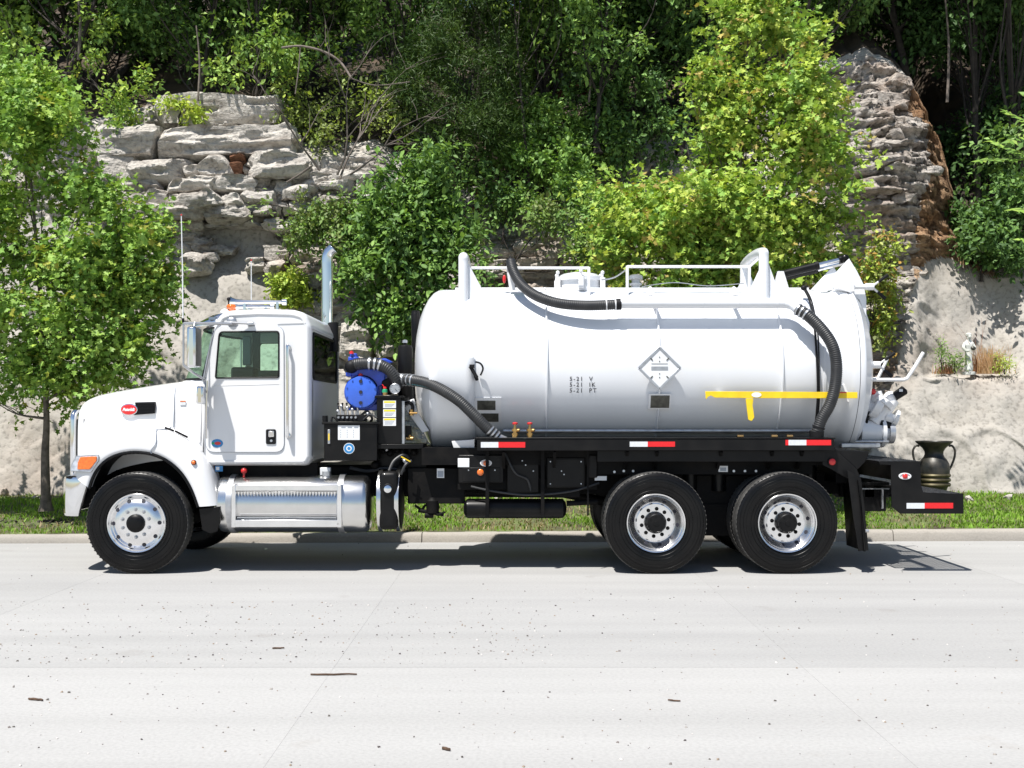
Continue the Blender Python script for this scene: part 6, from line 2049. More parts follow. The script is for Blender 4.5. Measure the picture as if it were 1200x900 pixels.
# fittings hanging under the box and the shelf
mb = MB(); mb.pbox(438, 500, 526, 548, .60, .90); mb.build('dark_gap_filler', M['black'], ps, bevel=.006)  # black block added to darken the see-through gap behind the plumbing
mb = MB(); 
for px, py, r_ in ((449, 529, .03), (457, 531, .04), (466, 528, .035), (476, 533, .03), (485, 530, .04), (440, 545, .05), (470, 548, .05)): mb.sphere(W(px, py, .5), r_, 10, 8); mb.cyl(W(px, py - 8, .55), W(px, py, .5), .018)
mb.cyl(W(471, 528, .42), W(478, 543, .42), .022); mb.build('plumbing', M['frame_black'], ps, kind='stuff')
mb = MB(); mb.sphere(W(453, 527, .44), .02); mb.sphere(W(474, 540, .40), .022); mb.cyl(W(472, 537, .40), W(477, 545, .40), .017, n=8); mb.build('hose_fitting', M['galv'], ps)

# ---- tail: arms, mud flap, step deck ------------------------------------------
tl = empty('tail_frame', W(1000, 560, .2), parent=truck)
for side in (0, 1):
    f = (lambda a, b: (a, b)) if side == 0 else (lambda a, b: (mir(b), mir(a)))
    mb = MB(); pts = [(964, 528), (980, 527), (1004, 549), (1009.5, 563), (1009.5, 570), (976, 551), (964, 545)]
    mb.prism([(WX(a, .15), WZ(b, .15)) for a, b in pts], *f(.15, .17)); mb.build('tail_gusset', M['black'], tl, bevel=.003)
    mb = MB(); pts = [(979, 527), (1018, 529), (1013, 541), (1004, 550)]
    mb.prism([(WX(a, .2), WZ(b, .2)) for a, b in pts], *f(.17, .60)); mb.build('tail_bracket', M['black'], tl, bevel=.004)
    mb = MB(); pts = [(996, 552), (1009, 562), (1015, 600), (1018, 645), (1005, 647), (1000, 600)]
    mb.prism([(WX(a, .1), WZ(b, .1)) for a, b in pts], *f(.09, .10)); mb.V = [(x + (y - .1 if side == 0 else mir(.1) - y) * .0, y, z) for x, y, z in mb.V]
    # the flap hangs across the truck: seen edge-on with a slight twist
    xf = WX(1006, .12)
    mb = MB(); a0_, b0_ = f(.03, .62)
    mb.add([(xf - .03, a0_, 1.0), (xf - .03, b0_, 1.0), (xf + .02, b0_, .24), (xf + .02 + (.03 if side == 0 else 0), a0_, .24), (xf - .02, a0_, 1.0), (xf - .02, b0_, 1.0), (xf + .035, b0_, .24), (xf + .035, a0_, .24)],
           [(0, 1, 2, 3), (7, 6, 5, 4), (0, 3, 7, 4), (1, 5, 6, 2), (0, 4, 5, 1), (3, 2, 6, 7)])
    mb.build('mud_flap', M['rubber'], tl)
    mb = MB(); pts = [(993, 551), (1009, 560), (1013, 592), (1018, 645), (1006, 646), (999, 600)]
    mb.prism([(WX(a, .06), WZ(b, .06)) for a, b in pts], *f(.06, .075)); mb.build('flap_stay', M['black'], tl, bevel=.003)
mb = MB(); mb.cyl(W(1014, 622, .05), W(1018, 622, .05), .018); mb.build('stay_bolt', M['galv'], tl)
lamp(975.2, 541.3, .135, .036, M['red'], tl, 'tail_lamp')
mb = MB(); mb.box(3.55, 3.68, .35, mir(.35), .95, 1.15); mb.box(3.68, 4.05, .62, .70, .78, .95); mb.box(3.68, 4.05, mir(.70), mir(.62), .78, .95); mb.build('tail_beam', M['frame_black'], tl, bevel=.006)
mb = MB(); mb.box(WX(1006, .5), WX(1044, .5), .55, mir(.55), WZ(569, .5), WZ(565.5, .5)); mb.box(WX(1008, .5), WX(1042, .5), .60, .70, WZ(600, .5), WZ(572, .5)); mb.build('hitch_plate', M['black'], tl, bevel=.004)
mb = MB(); mb.bar(W(1034, 596, .55), W(1034, 572, .55), .02); mb.bar(W(1008, 572.8, .5), W(1042, 572.8, .5), .012); mb.build('hitch_pin', M['galv'], tl)

# step deck: side plates and open bar grating
sd = empty('rear_step', W(1085, 590, .05), parent=truck)
out_ = [(1040, 540.5), (1078.5, 540.5), (1079.5, 568.5), (1082, 577), (1129, 579), (1129.5, 602), (1055, 602), (1045, 594), (1044, 545), (1031, 543.5), (1029, 540.5)]
for y in (.03, mir(.03) - .012):
    mb = MB(); mb.prism([(WX(a, .03), WZ(b, .03)) for a, b in out_], y, y + .012); mb.build('side_plate', M['black'], sd, bevel=.002)
mb = MB()
xA, xB = WX(1031, .03), WX(1078.5, .03); zu = WZ(540.5, .03); xC, xD = WX(1080, .03), WX(1129, .03); zl_ = WZ(578.5, .03)
mb = MB()
mb.box(xA, xB, .042, .060, zu - .04, zu); mb.box(xA, xB, mir(.060), mir(.042), zu - .04, zu); mb.box(xA, xA + .012, .06, mir(.06), zu - .04, zu); mb.box(xB - .012, xB, .06, mir(.06), zu - .25, zu)
mb.build('upper_step_frame', M['black'], sd)
mb = MB()
mb.box(xC, xD, .042, .060, zl_ - .04, zl_); mb.box(xC, xD, mir(.060), mir(.042), zl_ - .04, zl_); mb.box(xD - .012, xD, .06, mir(.06), zl_ - .2, zl_)
mb.build('lower_step_frame', M['black'], sd)
for nm, xa_, xb_, z_ in (('upper_tread', xA, xB, zu), ('lower_tread', xC, xD, zl_)):
    mb = MB()
    for k in range(12):
        x = xa_ + .02 + (xb_ - xa_ - .04) * k / 11; mb.box(x - .004, x + .004, .06, mir(.06), z_ - .03, z_ - .001)
    for k in range(38):
        y = .07 + (mir(.07) - .07) * k / 37; mb.box(xa_ + .013, xb_ - .013, y - .003, y + .003, z_ - .026, z_ + .002)
        for j in range(6):
            x = xa_ + .04 + (xb_ - xa_ - .08) * j / 5; mb.box(x - .007, x + .007, y - .008, y + .008, z_ + .0021, z_ + .008)
    mb.build(nm, M['galv_dark'], sd)
mb = MB(); mb.pbox(1062.5, 1083.5, 589.5, 596, .026, .0305); mb.build('white_strip', M['tape_white'], sd)
mb = MB(); mb.pbox(1083.5, 1117, 589.3, 595.8, .0258, .0305); mb.build('red_strip', M['tape_red'], sd)
lamp(1060.5, 558, .026, .028, M['red'], sd, 'tail_lamp', oval=1.9)
mb = MB(); mb.box(4.0, xC + .05, .7, .8, .80, .90); mb.box(4.0, xC + .05, mir(.8), mir(.7), .80, .90); mb.box(3.95, 4.05, .6, mir(.6), .78, .92); mb.build('step_support', M['frame_black'], sd)

# ---- the big urn on the verge behind the step --------------------------------------
uy = 5.0; ux = WX(1094.5, uy); uz = float(vergeZ(ux, uy)) - .01
urn = empty('garden_urn', (ux, uy, uz), 'tall black urn with two handles and brass rings on the grass behind the step', 'urn')
mb = MB()
mb.lathe([(0.0, .0005), (.0, .185), (.04, .185), (.07, .16), (.13, .135), (.20, .155), (.30, .195), (.33, .205), (.52, .225), (.60, .228), (.66, .215), (.72, .185), (.76, .150), (.80, .134), (.84, .136), (.89, .165), (.94, .220), (.97, .255), (.985, .268), (1.0, .268), (1.0, .250), (.97, .235), (.90, .150), (.84, .118), (.78, .12), (.5, .19), (.2, .12), (.15, .0005)], (ux, uy, uz), 'z', 56)
mb.build('urn_body', M['urn'], urn)
for z_ in (.345, .415, .485):
    mb = MB(); mb.lathe([(z_ - .030, .205), (z_ - .024, .232), (z_, .243), (z_ + .024, .232), (z_ + .030, .205)], (ux, uy, uz), 'z', 56); mb.build('brass_ring', M['brass_dull'], urn)
for s_ in (-1, 1):
    mb = MB(); mb.tube(catmull([(ux + s_ * .225, uy, uz + .925), (ux + s_ * .275, uy, uz + .925), (ux + s_ * .315, uy, uz + .86), (ux + s_ * .310, uy, uz + .76), (ux + s_ * .27, uy, uz + .64), (ux + s_ * .225, uy, uz + .56)], 8), .017, 10); mb.build('handle', M['urn'], urn)

# ---- statue on the ledge ----------------------------------------------------------
ys = 7.0
sX = WX(1135, ys); sZ = WZ(437, ys)
stt = empty('statue', (sX, ys, sZ), 'small weathered white robed figure standing on the rock ledge beside dry grass', 'statue')
s1 = 1.0
vs = [(0, 0, 0.30), (0, 0, .20), (0.0, 0, .08), (0, 0, .015), (0, 0, .42), (0, 0, .50), (0, -.005, .555), (0, -.01, .60), (0, -.008, .645),
      (.065, 0, .49), (.095, -.03, .42), (.05, -.09, .385), (.01, -.105, .40), (-.065, 0, .49), (-.10, -.02, .42), (-.07, -.085, .36), (-.02, -.11, .375)]
es = [(0, 1), (1, 2), (2, 3), (0, 4), (4, 5), (5, 6), (6, 7), (7, 8), (5, 9), (9, 10), (10, 11), (11, 12), (5, 13), (13, 14), (14, 15), (15, 16)]
rr_ = [.062, .066, .078, .088, .068, .060, .030, .046, .036, .040, .034, .026, .018, .040, .034, .026, .018]
me = bpy.data.meshes.new('robed_body'); me.from_pydata([(sX + a, ys + b, sZ + c) for a, b, c in vs], es, [])
bo = bpy.data.objects.new('robed_body', me); link(bo, stt)
m = bo.modifiers.new('skin', 'SKIN'); m.use_smooth_shade = True
for i, v in enumerate(me.skin_vertices[0].data):
    v.radius = (rr_[i], rr_[i] * .85); v.use_root = (i == 0)
m = bo.modifiers.new('sub', 'SUBSURF'); m.levels = 2; m.render_levels = 2
me.materials.append(M['statue'])
mb = MB(); mb.lathe([(-.03, .11), (.012, .11), (.02, .09), (.02, .0005)], (sX, ys, sZ), 'z', 16); mb.build('plinth', M['statue'], stt)
mb = MB(); mb.lathe([(0, .052), (.03, .05), (.05, .03), (.055, .0005)], (sX, ys + .005, sZ + .625), 'z', 14); mb.build('hood', M['statue'], stt)
mb = MB(); mb.sphere((sX - .0, ys - .052, sZ + .603), (.026, .014, .032), 10, 8); mb.sphere((sX - .004, ys - .068, sZ + .602), (.006, .008, .01), 8, 6); mb.build('face', M['statue'], stt)
mb = MB(); mb.sphere((sX + .03, ys - .12, sZ + .41), (.045, .03, .035), 10, 8); mb.build('held_bowl', M['plate'], stt)

# ================================================================ ROAD LITTER
rs = random.Random(11)
def stick(px, py, length, ang, r, label):
    # on the road plane
    d = FPX * CAMZ / (py - HOR); x = (px - 600) / FPX * d; y = d - CAMD
    n = 7; pts = []
    for k in range(n):
        t = k / (n - 1) - .5
        pts.append((x + math.cos(ang) * length * t + rs.uniform(-.003, .003), y + math.sin(ang) * length * t + rs.uniform(-.004, .004), r + rs.uniform(0, .003)))
    mb = MB(); mb.tube(pts, [r * (1.1 - .5 * abs(k / (n - 1) - .4)) for k in range(n)], 6)
    mb.build('stick', M['stick'], label=label, cat='stick', group='dry sticks on the road')
stick(391, 791.5, .30, .04, .006, 'long thin brown stick lying left of centre on the pale road')
stick(42, 821, .10, -.35, .007, 'short brown twig lying near the lower left corner of the road')
stick(523, 879.5, .05, -.6, .008, 'small dark twig lying near the bottom edge left of centre')
stick(326, 760.5, .085, .05, .006, 'small brown twig on the gritty grey lane, left of the long stick')
stick(790, 822, .07, -.3, .005, 'small grey-brown twig lying on the pale road right of centre')

def pebbles(name, n, rects, r0, r1, cols, seed, label):
    r = np.random.default_rng(seed)
    x = []; y = []
    for (pxa, pxb, pya, pyb, w) in rects:
        k = int(n * w); py = r.uniform(pya, pyb, k); px = r.uniform(pxa, pxb, k)
        d = FPX * CAMZ / (py - HOR); x.append((px - 600) / FPX * d); y.append(d - CAMD)
    x = np.concatenate(x); y = np.concatenate(y); n = len(x)
    s = r0 + (r1 - r0) * r.random(n) ** 3
    base = np.array([(1, 0, 0), (-.5, .87, 0), (-.5, -.87, 0), (.6, .5, .7), (-.7, .1, .75), (.2, -.7, .65)], float)
    f0 = np.array([(0, 1, 3), (1, 4, 3), (1, 2, 4), (2, 5, 4), (2, 0, 5), (0, 3, 5), (3, 4, 5)])
    v = base[None] * s[:, None, None] * r.uniform(.6, 1.3, (n, 6, 3))
    a = r.uniform(0, 6.28, n); c, q = np.cos(a)[:, None], np.sin(a)[:, None]
    vx = v[:, :, 0] * c - v[:, :, 1] * q; vy = v[:, :, 0] * q + v[:, :, 1] * c
    V = np.stack([vx + x[:, None], vy + y[:, None], v[:, :, 2] + .001], -1).reshape(-1, 3)
    F = (f0[None] + (np.arange(n) * 6)[:, None, None]).reshape(-1, 3)
    cc = np.array(cols)[r.integers(0, len(cols), n)]
    o = fast_mesh(name, V, F, M['grit'], cols=np.repeat(cc, 6, 0))
    tag(o, label, 'grit', kind='stuff')
m_, nt_, b_, out_n = nodes_of('grit')
at = nt_.nodes.new('ShaderNodeAttribute'); at.attribute_name = 'leafcol'
nt_.links.new(at.outputs['Color'], b_.inputs['Base Color']); b_.inputs['Roughness'].default_value = .9
M['grit'] = m_
pebbles('gravel_grit', 1900, [(-100, 640, 705, 778, .42), (-100, 1300, 700, 900, .30), (600, 1250, 690, 770, .1), (-100, 1300, 645, 700, .08), (-100, 1300, 632, 645, .1)], .003, .011,
        [(.30, .28, .26), (.18, .16, .15), (.10, .09, .08), (.55, .53, .50), (.26, .20, .15), (.07, .06, .06)], 5, 'loose grit and tiny pebbles scattered over the concrete road')

# ================================================================ VEGETATION
OVAL = (np.array([(0, 0, 0), (.33, .27, .10), (.72, .20, .05), (1, 0, -.06), (.72, -.20, .05), (.33, -.27, .10)]), np.array([(0, 3, 2, 1), (0, 5, 4, 3)]))
MAPLE = (np.array([(0, 0, 0), (.12, .48, .10), (.36, .24, .05), (.58, .50, .10), (.66, .16, .03), (1.0, 0, -.08), (.66, -.16, .03), (.58, -.50, .10), (.36, -.24, .05), (.12, -.48, .10)]),
         np.array([(0, 2, 1, 1), (0, 4, 3, 2), (0, 5, 4, 4), (0, 6, 5, 5), (0, 8, 7, 6), (0, 9, 8, 8)]))
# triangles stored as such
MAPLE = (MAPLE[0], np.array([(0, 2, 1), (2, 4, 3), (0, 4, 2), (0, 5, 4), (0, 6, 5), (0, 8, 6), (8, 7, 6), (0, 9, 8)]))
KITE = (np.array([(0, 0, 0), (.45, .27, .08), (1, 0, -.05), (.45, -.27, .08)]), np.array([(0, 2, 1), (0, 3, 2)]))
NEEDLE = (np.array([(0, .05, 0), (0, -.05, 0), (1, -.09, 0), (1, .09, 0)]), np.array([(0, 1, 2, 3)]))
LANCE = (np.array([(0, 0, 0), (.35, .16, .05), (1, 0, -.12), (.35, -.16, .05)]), np.array([(0, 2, 1), (0, 3, 2)]))


def crown(name, lobes, nspray, nleaf, size, cols, parent, seed, shape=OVAL, twig=.30, gap=0.0, gscale=1.3, droop=.25, up=.55, shell=.6, subn=9, tip=None, tipamt=.3):
    r = np.random.default_rng(seed)
    L0 = np.array(lobes, float); sub = []
    for l in L0:
        vol = l[3] * l[4] * l[5]
        for _ in range(int(subn * 1.9)):
            dd_ = r.normal(size=3); dd_ /= np.linalg.norm(dd_); q = r.random() ** .42 * .85; s_ = r.uniform(.15, .31)
            sub.append((l[0] + dd_[0] * q * l[3], l[1] + dd_[1] * q * l[4], l[2] + dd_[2] * q * l[5], l[3] * s_, l[4] * s_, l[5] * s_ * 1.05))
    L = np.array(sub) if subn else L0
    w = L[:, 3] * L[:, 4] * L[:, 5]; w = w ** .75; w /= w.sum()
    N = nspray
    li = r.choice(len(L), N, p=w)
    d = r.normal(size=(N, 3)); d /= np.linalg.norm(d, axis=1, keepdims=True)
    rad = r.random(N) ** shell
    p = L[li, :3] + d * rad[:, None] * L[li, 3:6]
    if gap > -9:
        nz = fbm(p[:, 0] * gscale, p[:, 1] * gscale, p[:, 2] * gscale, 3, seed)
        keep = nz > gap - .35 + r.normal(0, .05, N)
        p = p[keep]; d = d[keep]; rad = rad[keep]; N = len(p)
    sd_ = d * .9 + r.normal(0, .45, (N, 3)) + np.array([0, 0, .38]); sd_ /= np.linalg.norm(sd_, axis=1, keepdims=True)
    stone_ = r.random(N)
    t = r.random((N, nleaf))
    side = r.normal(0, 1, (N, nleaf, 3)) * size * .55
    tl_ = twig * (.6 + .8 * r.random((N, 1, 1)))
    P = p[:, None] + sd_[:, None] * t[..., None] * tl_ + side
    P[..., 2] -= droop * t ** 2 * tl_[..., 0]
    # leaf frames
    ax = sd_[:, None] * .6 + r.normal(0, .65, (N, nleaf, 3)) + np.array([0, 0, -.25]); ax /= np.linalg.norm(ax, axis=2, keepdims=True)
    nn = np.array([-.12, -.22, up + .25]) + d[:, None] * .35 + r.normal(0, .36, (N, nleaf, 3))
    bx = np.cross(nn, ax); bx /= np.linalg.norm(bx, axis=2, keepdims=True) + 1e-9
    nz_ = np.cross(ax, bx)
    sz = size * (.45 + .95 * r.random((N, nleaf, 1, 1)))
    lv, lf = shape
    V = P[:, :, None] + sz * (lv[:, 0][None, None, :, None] * ax[:, :, None] + lv[:, 1][None, None, :, None] * bx[:, :, None] + lv[:, 2][None, None, :, None] * nz_[:, :, None])
    nl = N * nleaf; kv = len(lv)
    V = V.reshape(-1, 3)
    F = (lf[None] + (np.arange(nl) * kv)[:, None, None]).reshape(-1, lf.shape[1])
    c = np.array(cols, float)
    ci = c[r.integers(0, len(c), (N, 1))] * .6 + c[r.integers(0, len(c), (N, nleaf))] * .4
    ci = ci * (.8 + .4 * r.random((N, nleaf, 1)))
    if tip is not None:
        tm = (stone_ < tipamt)[:, None, None] * (t[..., None] > .55)
        ci = np.where(tm, np.array(tip) * (.7 + .5 * r.random((N, nleaf, 1))), ci)
    return fast_mesh(name, V, F, M['leaf'], parent, np.repeat(ci.reshape(-1, 3), kv, 0))


def limbs(name, base, lobes, r0, parent, mat, seed, fork=None, wob=.12):
    """tapered trunk from base to the fork and limbs out to each lobe"""
    rr = random.Random(seed)
    fork = Vector(fork) if fork is not None else Vector(base) + Vector((0, 0, 1.2))
    base = Vector(base)
    mb = MB()
    top = max(lobes, key=lambda l: l[2])
    tp_ = Vector(top[:3])
    path = catmull([base, base.lerp(fork, .5) + Vector((rr.uniform(-.03, .03), rr.uniform(-.03, .03), 0)), fork, fork.lerp(tp_, .5) + Vector((rr.uniform(-wob, wob), rr.uniform(-wob, wob), 0)), tp_], 5)
    n = len(path)
    rad = [max(r0 * (1 - .9 * (i / (n - 1)) ** .9), .010) * (1 + (.45 if i == 0 else .12 if i == 1 else 0)) for i in range(n)]
    mb.tube(path, rad, 10)
    t = mb.build(name, M[mat], parent, smooth=70)
    mb = MB()
    for l in lobes:
        e = Vector(l[:3])
        # leave the stem somewhere below the lobe
        k = min(range(n // 3, n - 2), key=lambda i: abs(path[i].z - (fork.z * .5 + min(e.z, tp_.z) * .5 - .2)))
        s = path[k]
        if (e - s).length < .3: continue
        mid = s.lerp(e, .5) + Vector((rr.uniform(-wob, wob), rr.uniform(-wob, wob), -.05 * (e - s).length))
        lp = catmull([s, mid, e], 5); m = len(lp)
        rb0 = rad[k] * .55
        mb.tube(lp, [max(rb0 * (1 - .85 * i / (m - 1)), .006) for i in range(m)], 7)
        for q in range(4):
            ii = rr.randint(m // 3, m - 2); s2 = lp[ii]
            e2 = e + Vector((rr.uniform(-1, 1) * l[3], rr.uniform(-1, 1) * l[4], rr.uniform(-.6, .9) * l[5])) * .7
            mid2 = s2.lerp(e2, .5) + Vector((rr.uniform(-.1, .1), rr.uniform(-.1, .1), rr.uniform(-.05, .1)))
            l2 = catmull([s2, mid2, e2], 3)
            mb.tube(l2, [max(rb0 * .35 * (1 - .8 * i / (len(l2) - 1)), .004) for i in range(len(l2))], 5)
    if mb.V: mb.build('limbs', M[mat], parent, smooth=70)
    return t


def PL(px, py, y, rx, ry_, rz):
    """lobe from a measured place: centre and half sizes in pixels (x, z) and metres (depth)"""
    p = W(px, py, y); s = S(y)
    return (p.x, p.y, p.z, rx / s, ry_, rz / s)


GREEN = [(0.199, 0.356, 0.071), (0.257, 0.42, 0.078), (0.164, 0.304, 0.056), (0.327, 0.482, 0.093)]
LIME = [(0.361, 0.488, 0.083), (0.442, 0.56, 0.094), (0.302, 0.433, 0.068), (0.544, 0.596, 0.123)]
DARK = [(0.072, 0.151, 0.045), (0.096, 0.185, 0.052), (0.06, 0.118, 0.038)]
MID = [(0.197, 0.344, 0.085), (0.261, 0.409, 0.093), (0.161, 0.279, 0.074)]
OLIVE = [(0.178, 0.228, 0.085), (0.23, 0.264, 0.105), (0.153, 0.192, 0.075)]

# left street tree
lob = [PL(50, 185, 4.0, 72, 1.1, 110), PL(-10, 250, 4.2, 80, 1.1, 120), PL(105, 305, 3.9, 76, 1.1, 85), PL(30, 390, 3.9, 90, 1.1, 75), PL(150, 340, 4.0, 60, .8, 60), PL(110, 410, 4.0, 70, .8, 50), PL(60, 450, 3.9, 80, .9, 40), PL(25, 100, 4.2, 70, .9, 70),
       PL(170, 275, 3.9, 40, .6, 40), PL(190, 330, 3.9, 24, .5, 34), PL(-60, 380, 4.2, 70, 1., 110), PL(0, 475, 3.9, 45, .7, 25), PL(108, 225, 3.9, 34, .7, 44), PL(160, 400, 3.9, 40, .6, 24)]
tL = empty('street_tree', (WX(54, 4.0), 4.0, .25), 'young maple street tree in full leaf in front of the truck nose', 'tree', 'young maples planted on the verge')
limbs('trunk', (WX(54, 4), 4.0, WZ(599, 4)), lob, .075, tL, 'bark', 1, fork=W(54, 470, 4.0))
crown('crown', lob, 3900, 14, .080, GREEN + MID[:2] + LIME[:1], tL, 11, MAPLE, twig=.42, gap=.21, gscale=1.3, tip=(.34, .36, .06), tipamt=.12)
mb = MB(); 
for k in range(60):
    a = rs.uniform(0, 6.28); q = rs.uniform(0, .5); c = Vector((WX(54, 4) + math.cos(a) * q * 1.6, 4.0 + math.sin(a) * q, .0)); c.z = float(vergeZ(c.x, c.y)) + .01
    mb.bar(c, c + Vector((rs.uniform(-.07, .07), rs.uniform(-.07, .07), rs.uniform(0, .03))), .03, .012)
tag(mb.build('bark_mulch', M['dark_bark']), 'dark ring of bark mulch around the young maple trunk', 'mulch', kind='stuff')

# right street tree, behind the tank
lob = [PL(875, 65, 4.3, 66, 1.0, 72), PL(900, 165, 4.2, 100, 1.2, 70), PL(850, 230, 4.1, 110, 1.2, 70), PL(920, 115, 4.0, 54, .9, 60), PL(770, 265, 4.0, 85, 1.0, 52), PL(890, 275, 4.1, 95, 1.1, 52), PL(715, 285, 4.1, 45, .7, 30), PL(945, 235, 4.0, 50, .8, 42), PL(945, 135, 3.9, 32, .6, 46),
       PL(850, 330, 4.2, 150, 1.1, 32), PL(965, 310, 4.0, 34, .7, 30), PL(880, 10, 4.2, 44, .8, 34), PL(700, 240, 4.3, 34, .6, 26), PL(985, 255, 4.1, 28, .5, 26)]
lob = [(a, b_, c_, d_ * 1.0, e_ * 1.05, f_ * 1.0) for a, b_, c_, d_, e_, f_ in lob] + [PL(800, 300, 4.0, 60, .8, 40), PL(960, 190, 4.0, 45, .8, 40), PL(830, 180, 4.3, 50, .8, 40), PL(935, 190, 4.1, 50, .8, 40), PL(935, 50, 4.2, 34, .7, 50), PL(820, 115, 4.3, 32, .7, 36)]
tR = empty('street_tree', (WX(862, 4.1), 4.1, .3), 'bright green maple street tree with yellowing tips behind the tank', 'tree', 'young maples planted on the verge')
limbs('trunk', (WX(862, 4.1), 4.1, .26), lob, .085, tR, 'bark', 2, fork=W(862, 440, 4.1))
crown('crown', lob, 4000, 14, .082, LIME + GREEN, tR, 12, MAPLE, twig=.46, gap=.32, gscale=1.2, tip=(.42, .34, .10), tipamt=.12)


def bush(name, px, py, y, lobes, nspray, nleaf, size, cols, seed, label, cat='shrub', shape=OVAL, stem='dark_bark', group=None, **kw):
    dy = {21: .5, 30: 1.7}.get(seed, 1.0)
    k_ = (CAMD + y + dy) / (CAMD + y)      # the same bearing, a metre deeper against the rock
    lobes = [((l[0]) * k_, l[1] + dy, CAMZ + (l[2] - CAMZ) * k_, l[3] * k_, l[4], l[5] * k_) for l in lobes]; y = y + dy; nspray = int(nspray * 1.35)
    b = empty(name, W(px, py, y), label, cat, group)
    limbs('stems', W(px, py, y), lobes, kw.pop('r0', .035), b, stem, seed, fork=W(px, py - 14, y))
    crown('foliage', lobes, nspray, nleaf, size, cols, b, seed, shape, **kw)
    return b


G1 = 'shrubs rooted in the rock face'
bush('shrub', 500, 420, 5.6, [PL(500, 215, 5.6, 52, .8, 50), PL(478, 270, 5.5, 62, .8, 55), PL(515, 320, 5.4, 66, .8, 50), PL(450, 330, 5.4, 50, .7, 40), PL(530, 260, 5.6, 36, .7, 45), PL(470, 375, 5.4, 60, .7, 34), PL(450, 235, 5.6, 30, .5, 30), PL(520, 370, 5.5, 50, .6, 30)], 1350, 12, .110, MID + DARK + GREEN[:1], 21,
     'large dark green broadleaf shrub between the exhaust stack and the tank', group=G1, twig=.38, gap=.28)
bush('shrub', 350, 368, 6.2, [PL(338, 338, 6.1, 26, .4, 22), PL(352, 352, 6.1, 16, .3, 12)], 150, 10, .085, LIME, 22, 'small lime green shrub above the cab roof in front of rubble', group=G1, twig=.2, gap=-.1)
bush('shrub', 330, 262, 6.0, [PL(320, 240, 5.8, 42, .4, 18), PL(365, 258, 5.8, 40, .4, 22), PL(405, 275, 5.8, 34, .4, 24), PL(350, 280, 5.8, 36, .3, 14), PL(395, 240, 5.8, 28, .3, 16)], 420, 9, .080, OLIVE + MID, 23, 'straggling olive shrub trailing over the middle ledge', group=G1, twig=.25, gap=.28)
bush('shrub', 590, 285, 6.8, [PL(590, 225, 7.0, 46, .6, 30), PL(560, 200, 7.2, 40, .6, 28), PL(625, 215, 7.2, 40, .6, 30), PL(645, 250, 6.8, 36, .5, 22), PL(620, 190, 7.5, 40, .6, 20), PL(555, 265, 6.6, 26, .4, 26)], 520, 10, .085, MID + DARK, 24, 'loose green shrub above the black top hose', group=G1, twig=.3, gap=.36)
bush('shrub', 690, 300, 6.4, [PL(690, 245, 6.8, 30, .5, 24), PL(700, 268, 6.4, 26, .5, 26), PL(675, 225, 7.0, 26, .4, 20)], 260, 10, .085, MID + DARK[:1], 25, 'small green shrub left of the bright street maple', group=G1, twig=.28, gap=.05)
bush('shrub', 405, 190, 7.6, [PL(365, 120, 7.8, 50, .7, 30), PL(350, 150, 7.6, 40, .6, 26), PL(430, 130, 7.8, 46, .6, 22), PL(450, 110, 7.8, 50, .6, 18), PL(380, 165, 7.4, 26, .4, 20), PL(470, 150, 7.6, 30, .5, 14), PL(400, 100, 8.2, 40, .6, 20)], 430, 8, .085, OLIVE + LIME[:2], 26, 'thin airy shrub with bare twigs on the cliff top', group=G1, twig=.3, gap=.16)
bush('shrub', 210, 150, 7.4, [PL(205, 124, 7.3, 20, .3, 12), PL(226, 132, 7.3, 12, .3, 12)], 60, 8, .085, LIME, 27, 'small sprig of leaves on the top left ledge', group=G1, twig=.2, gap=-.3)
bush('shrub', 140, 155, 7.4, [PL(125, 118, 7.4, 34, .5, 20), PL(145, 92, 7.5, 34, .5, 20), PL(105, 90, 7.6, 44, .5, 28), PL(150, 145, 7.2, 16, .3, 10)], 420, 10, .09, MID + LIME[:2], 28, 'leafy shrub at the left end of the top ledge', group=G1, twig=.3, gap=.08)
bush('shrub', 1000, 440, 5.9, [PL(1035, 300, 5.9, 30, .4, 24), PL(1015, 330, 5.9, 30, .4, 22), PL(1040, 345, 5.9, 22, .4, 30), PL(1030, 385, 5.9, 18, .3, 22), PL(1050, 275, 5.9, 14, .3, 14)], 330, 9, .085, LIME + OLIVE, 29, 'yellow-green shrub climbing the lower buttress behind the tank door', group=G1, twig=.28, gap=.1, tip=(.38, .24, .06), tipamt=.3)
bush('shrub', 1150, 330, 6.2, [PL(1150, 290, 6.0, 34, .6, 26), PL(1175, 260, 6.2, 34, .6, 34), PL(1190, 300, 6.0, 30, .5, 22), PL(1130, 260, 6.6, 20, .4, 26), PL(1200, 230, 6.2, 30, .6, 30)], 620, 10, .10, DARK + MID[:1], 30, 'dark green shrub overhanging the pale rock wall at right', group=G1, twig=.3, gap=.0)
bush('shrub', 455, 300, 6.0, [PL(430, 300, 5.8, 26, .4, 18), PL(425, 262, 5.9, 22, .4, 16)], 160, 10, .09, MID, 36, 'small green shrub left of the large broadleaf shrub', group=G1, twig=.25, gap=0)

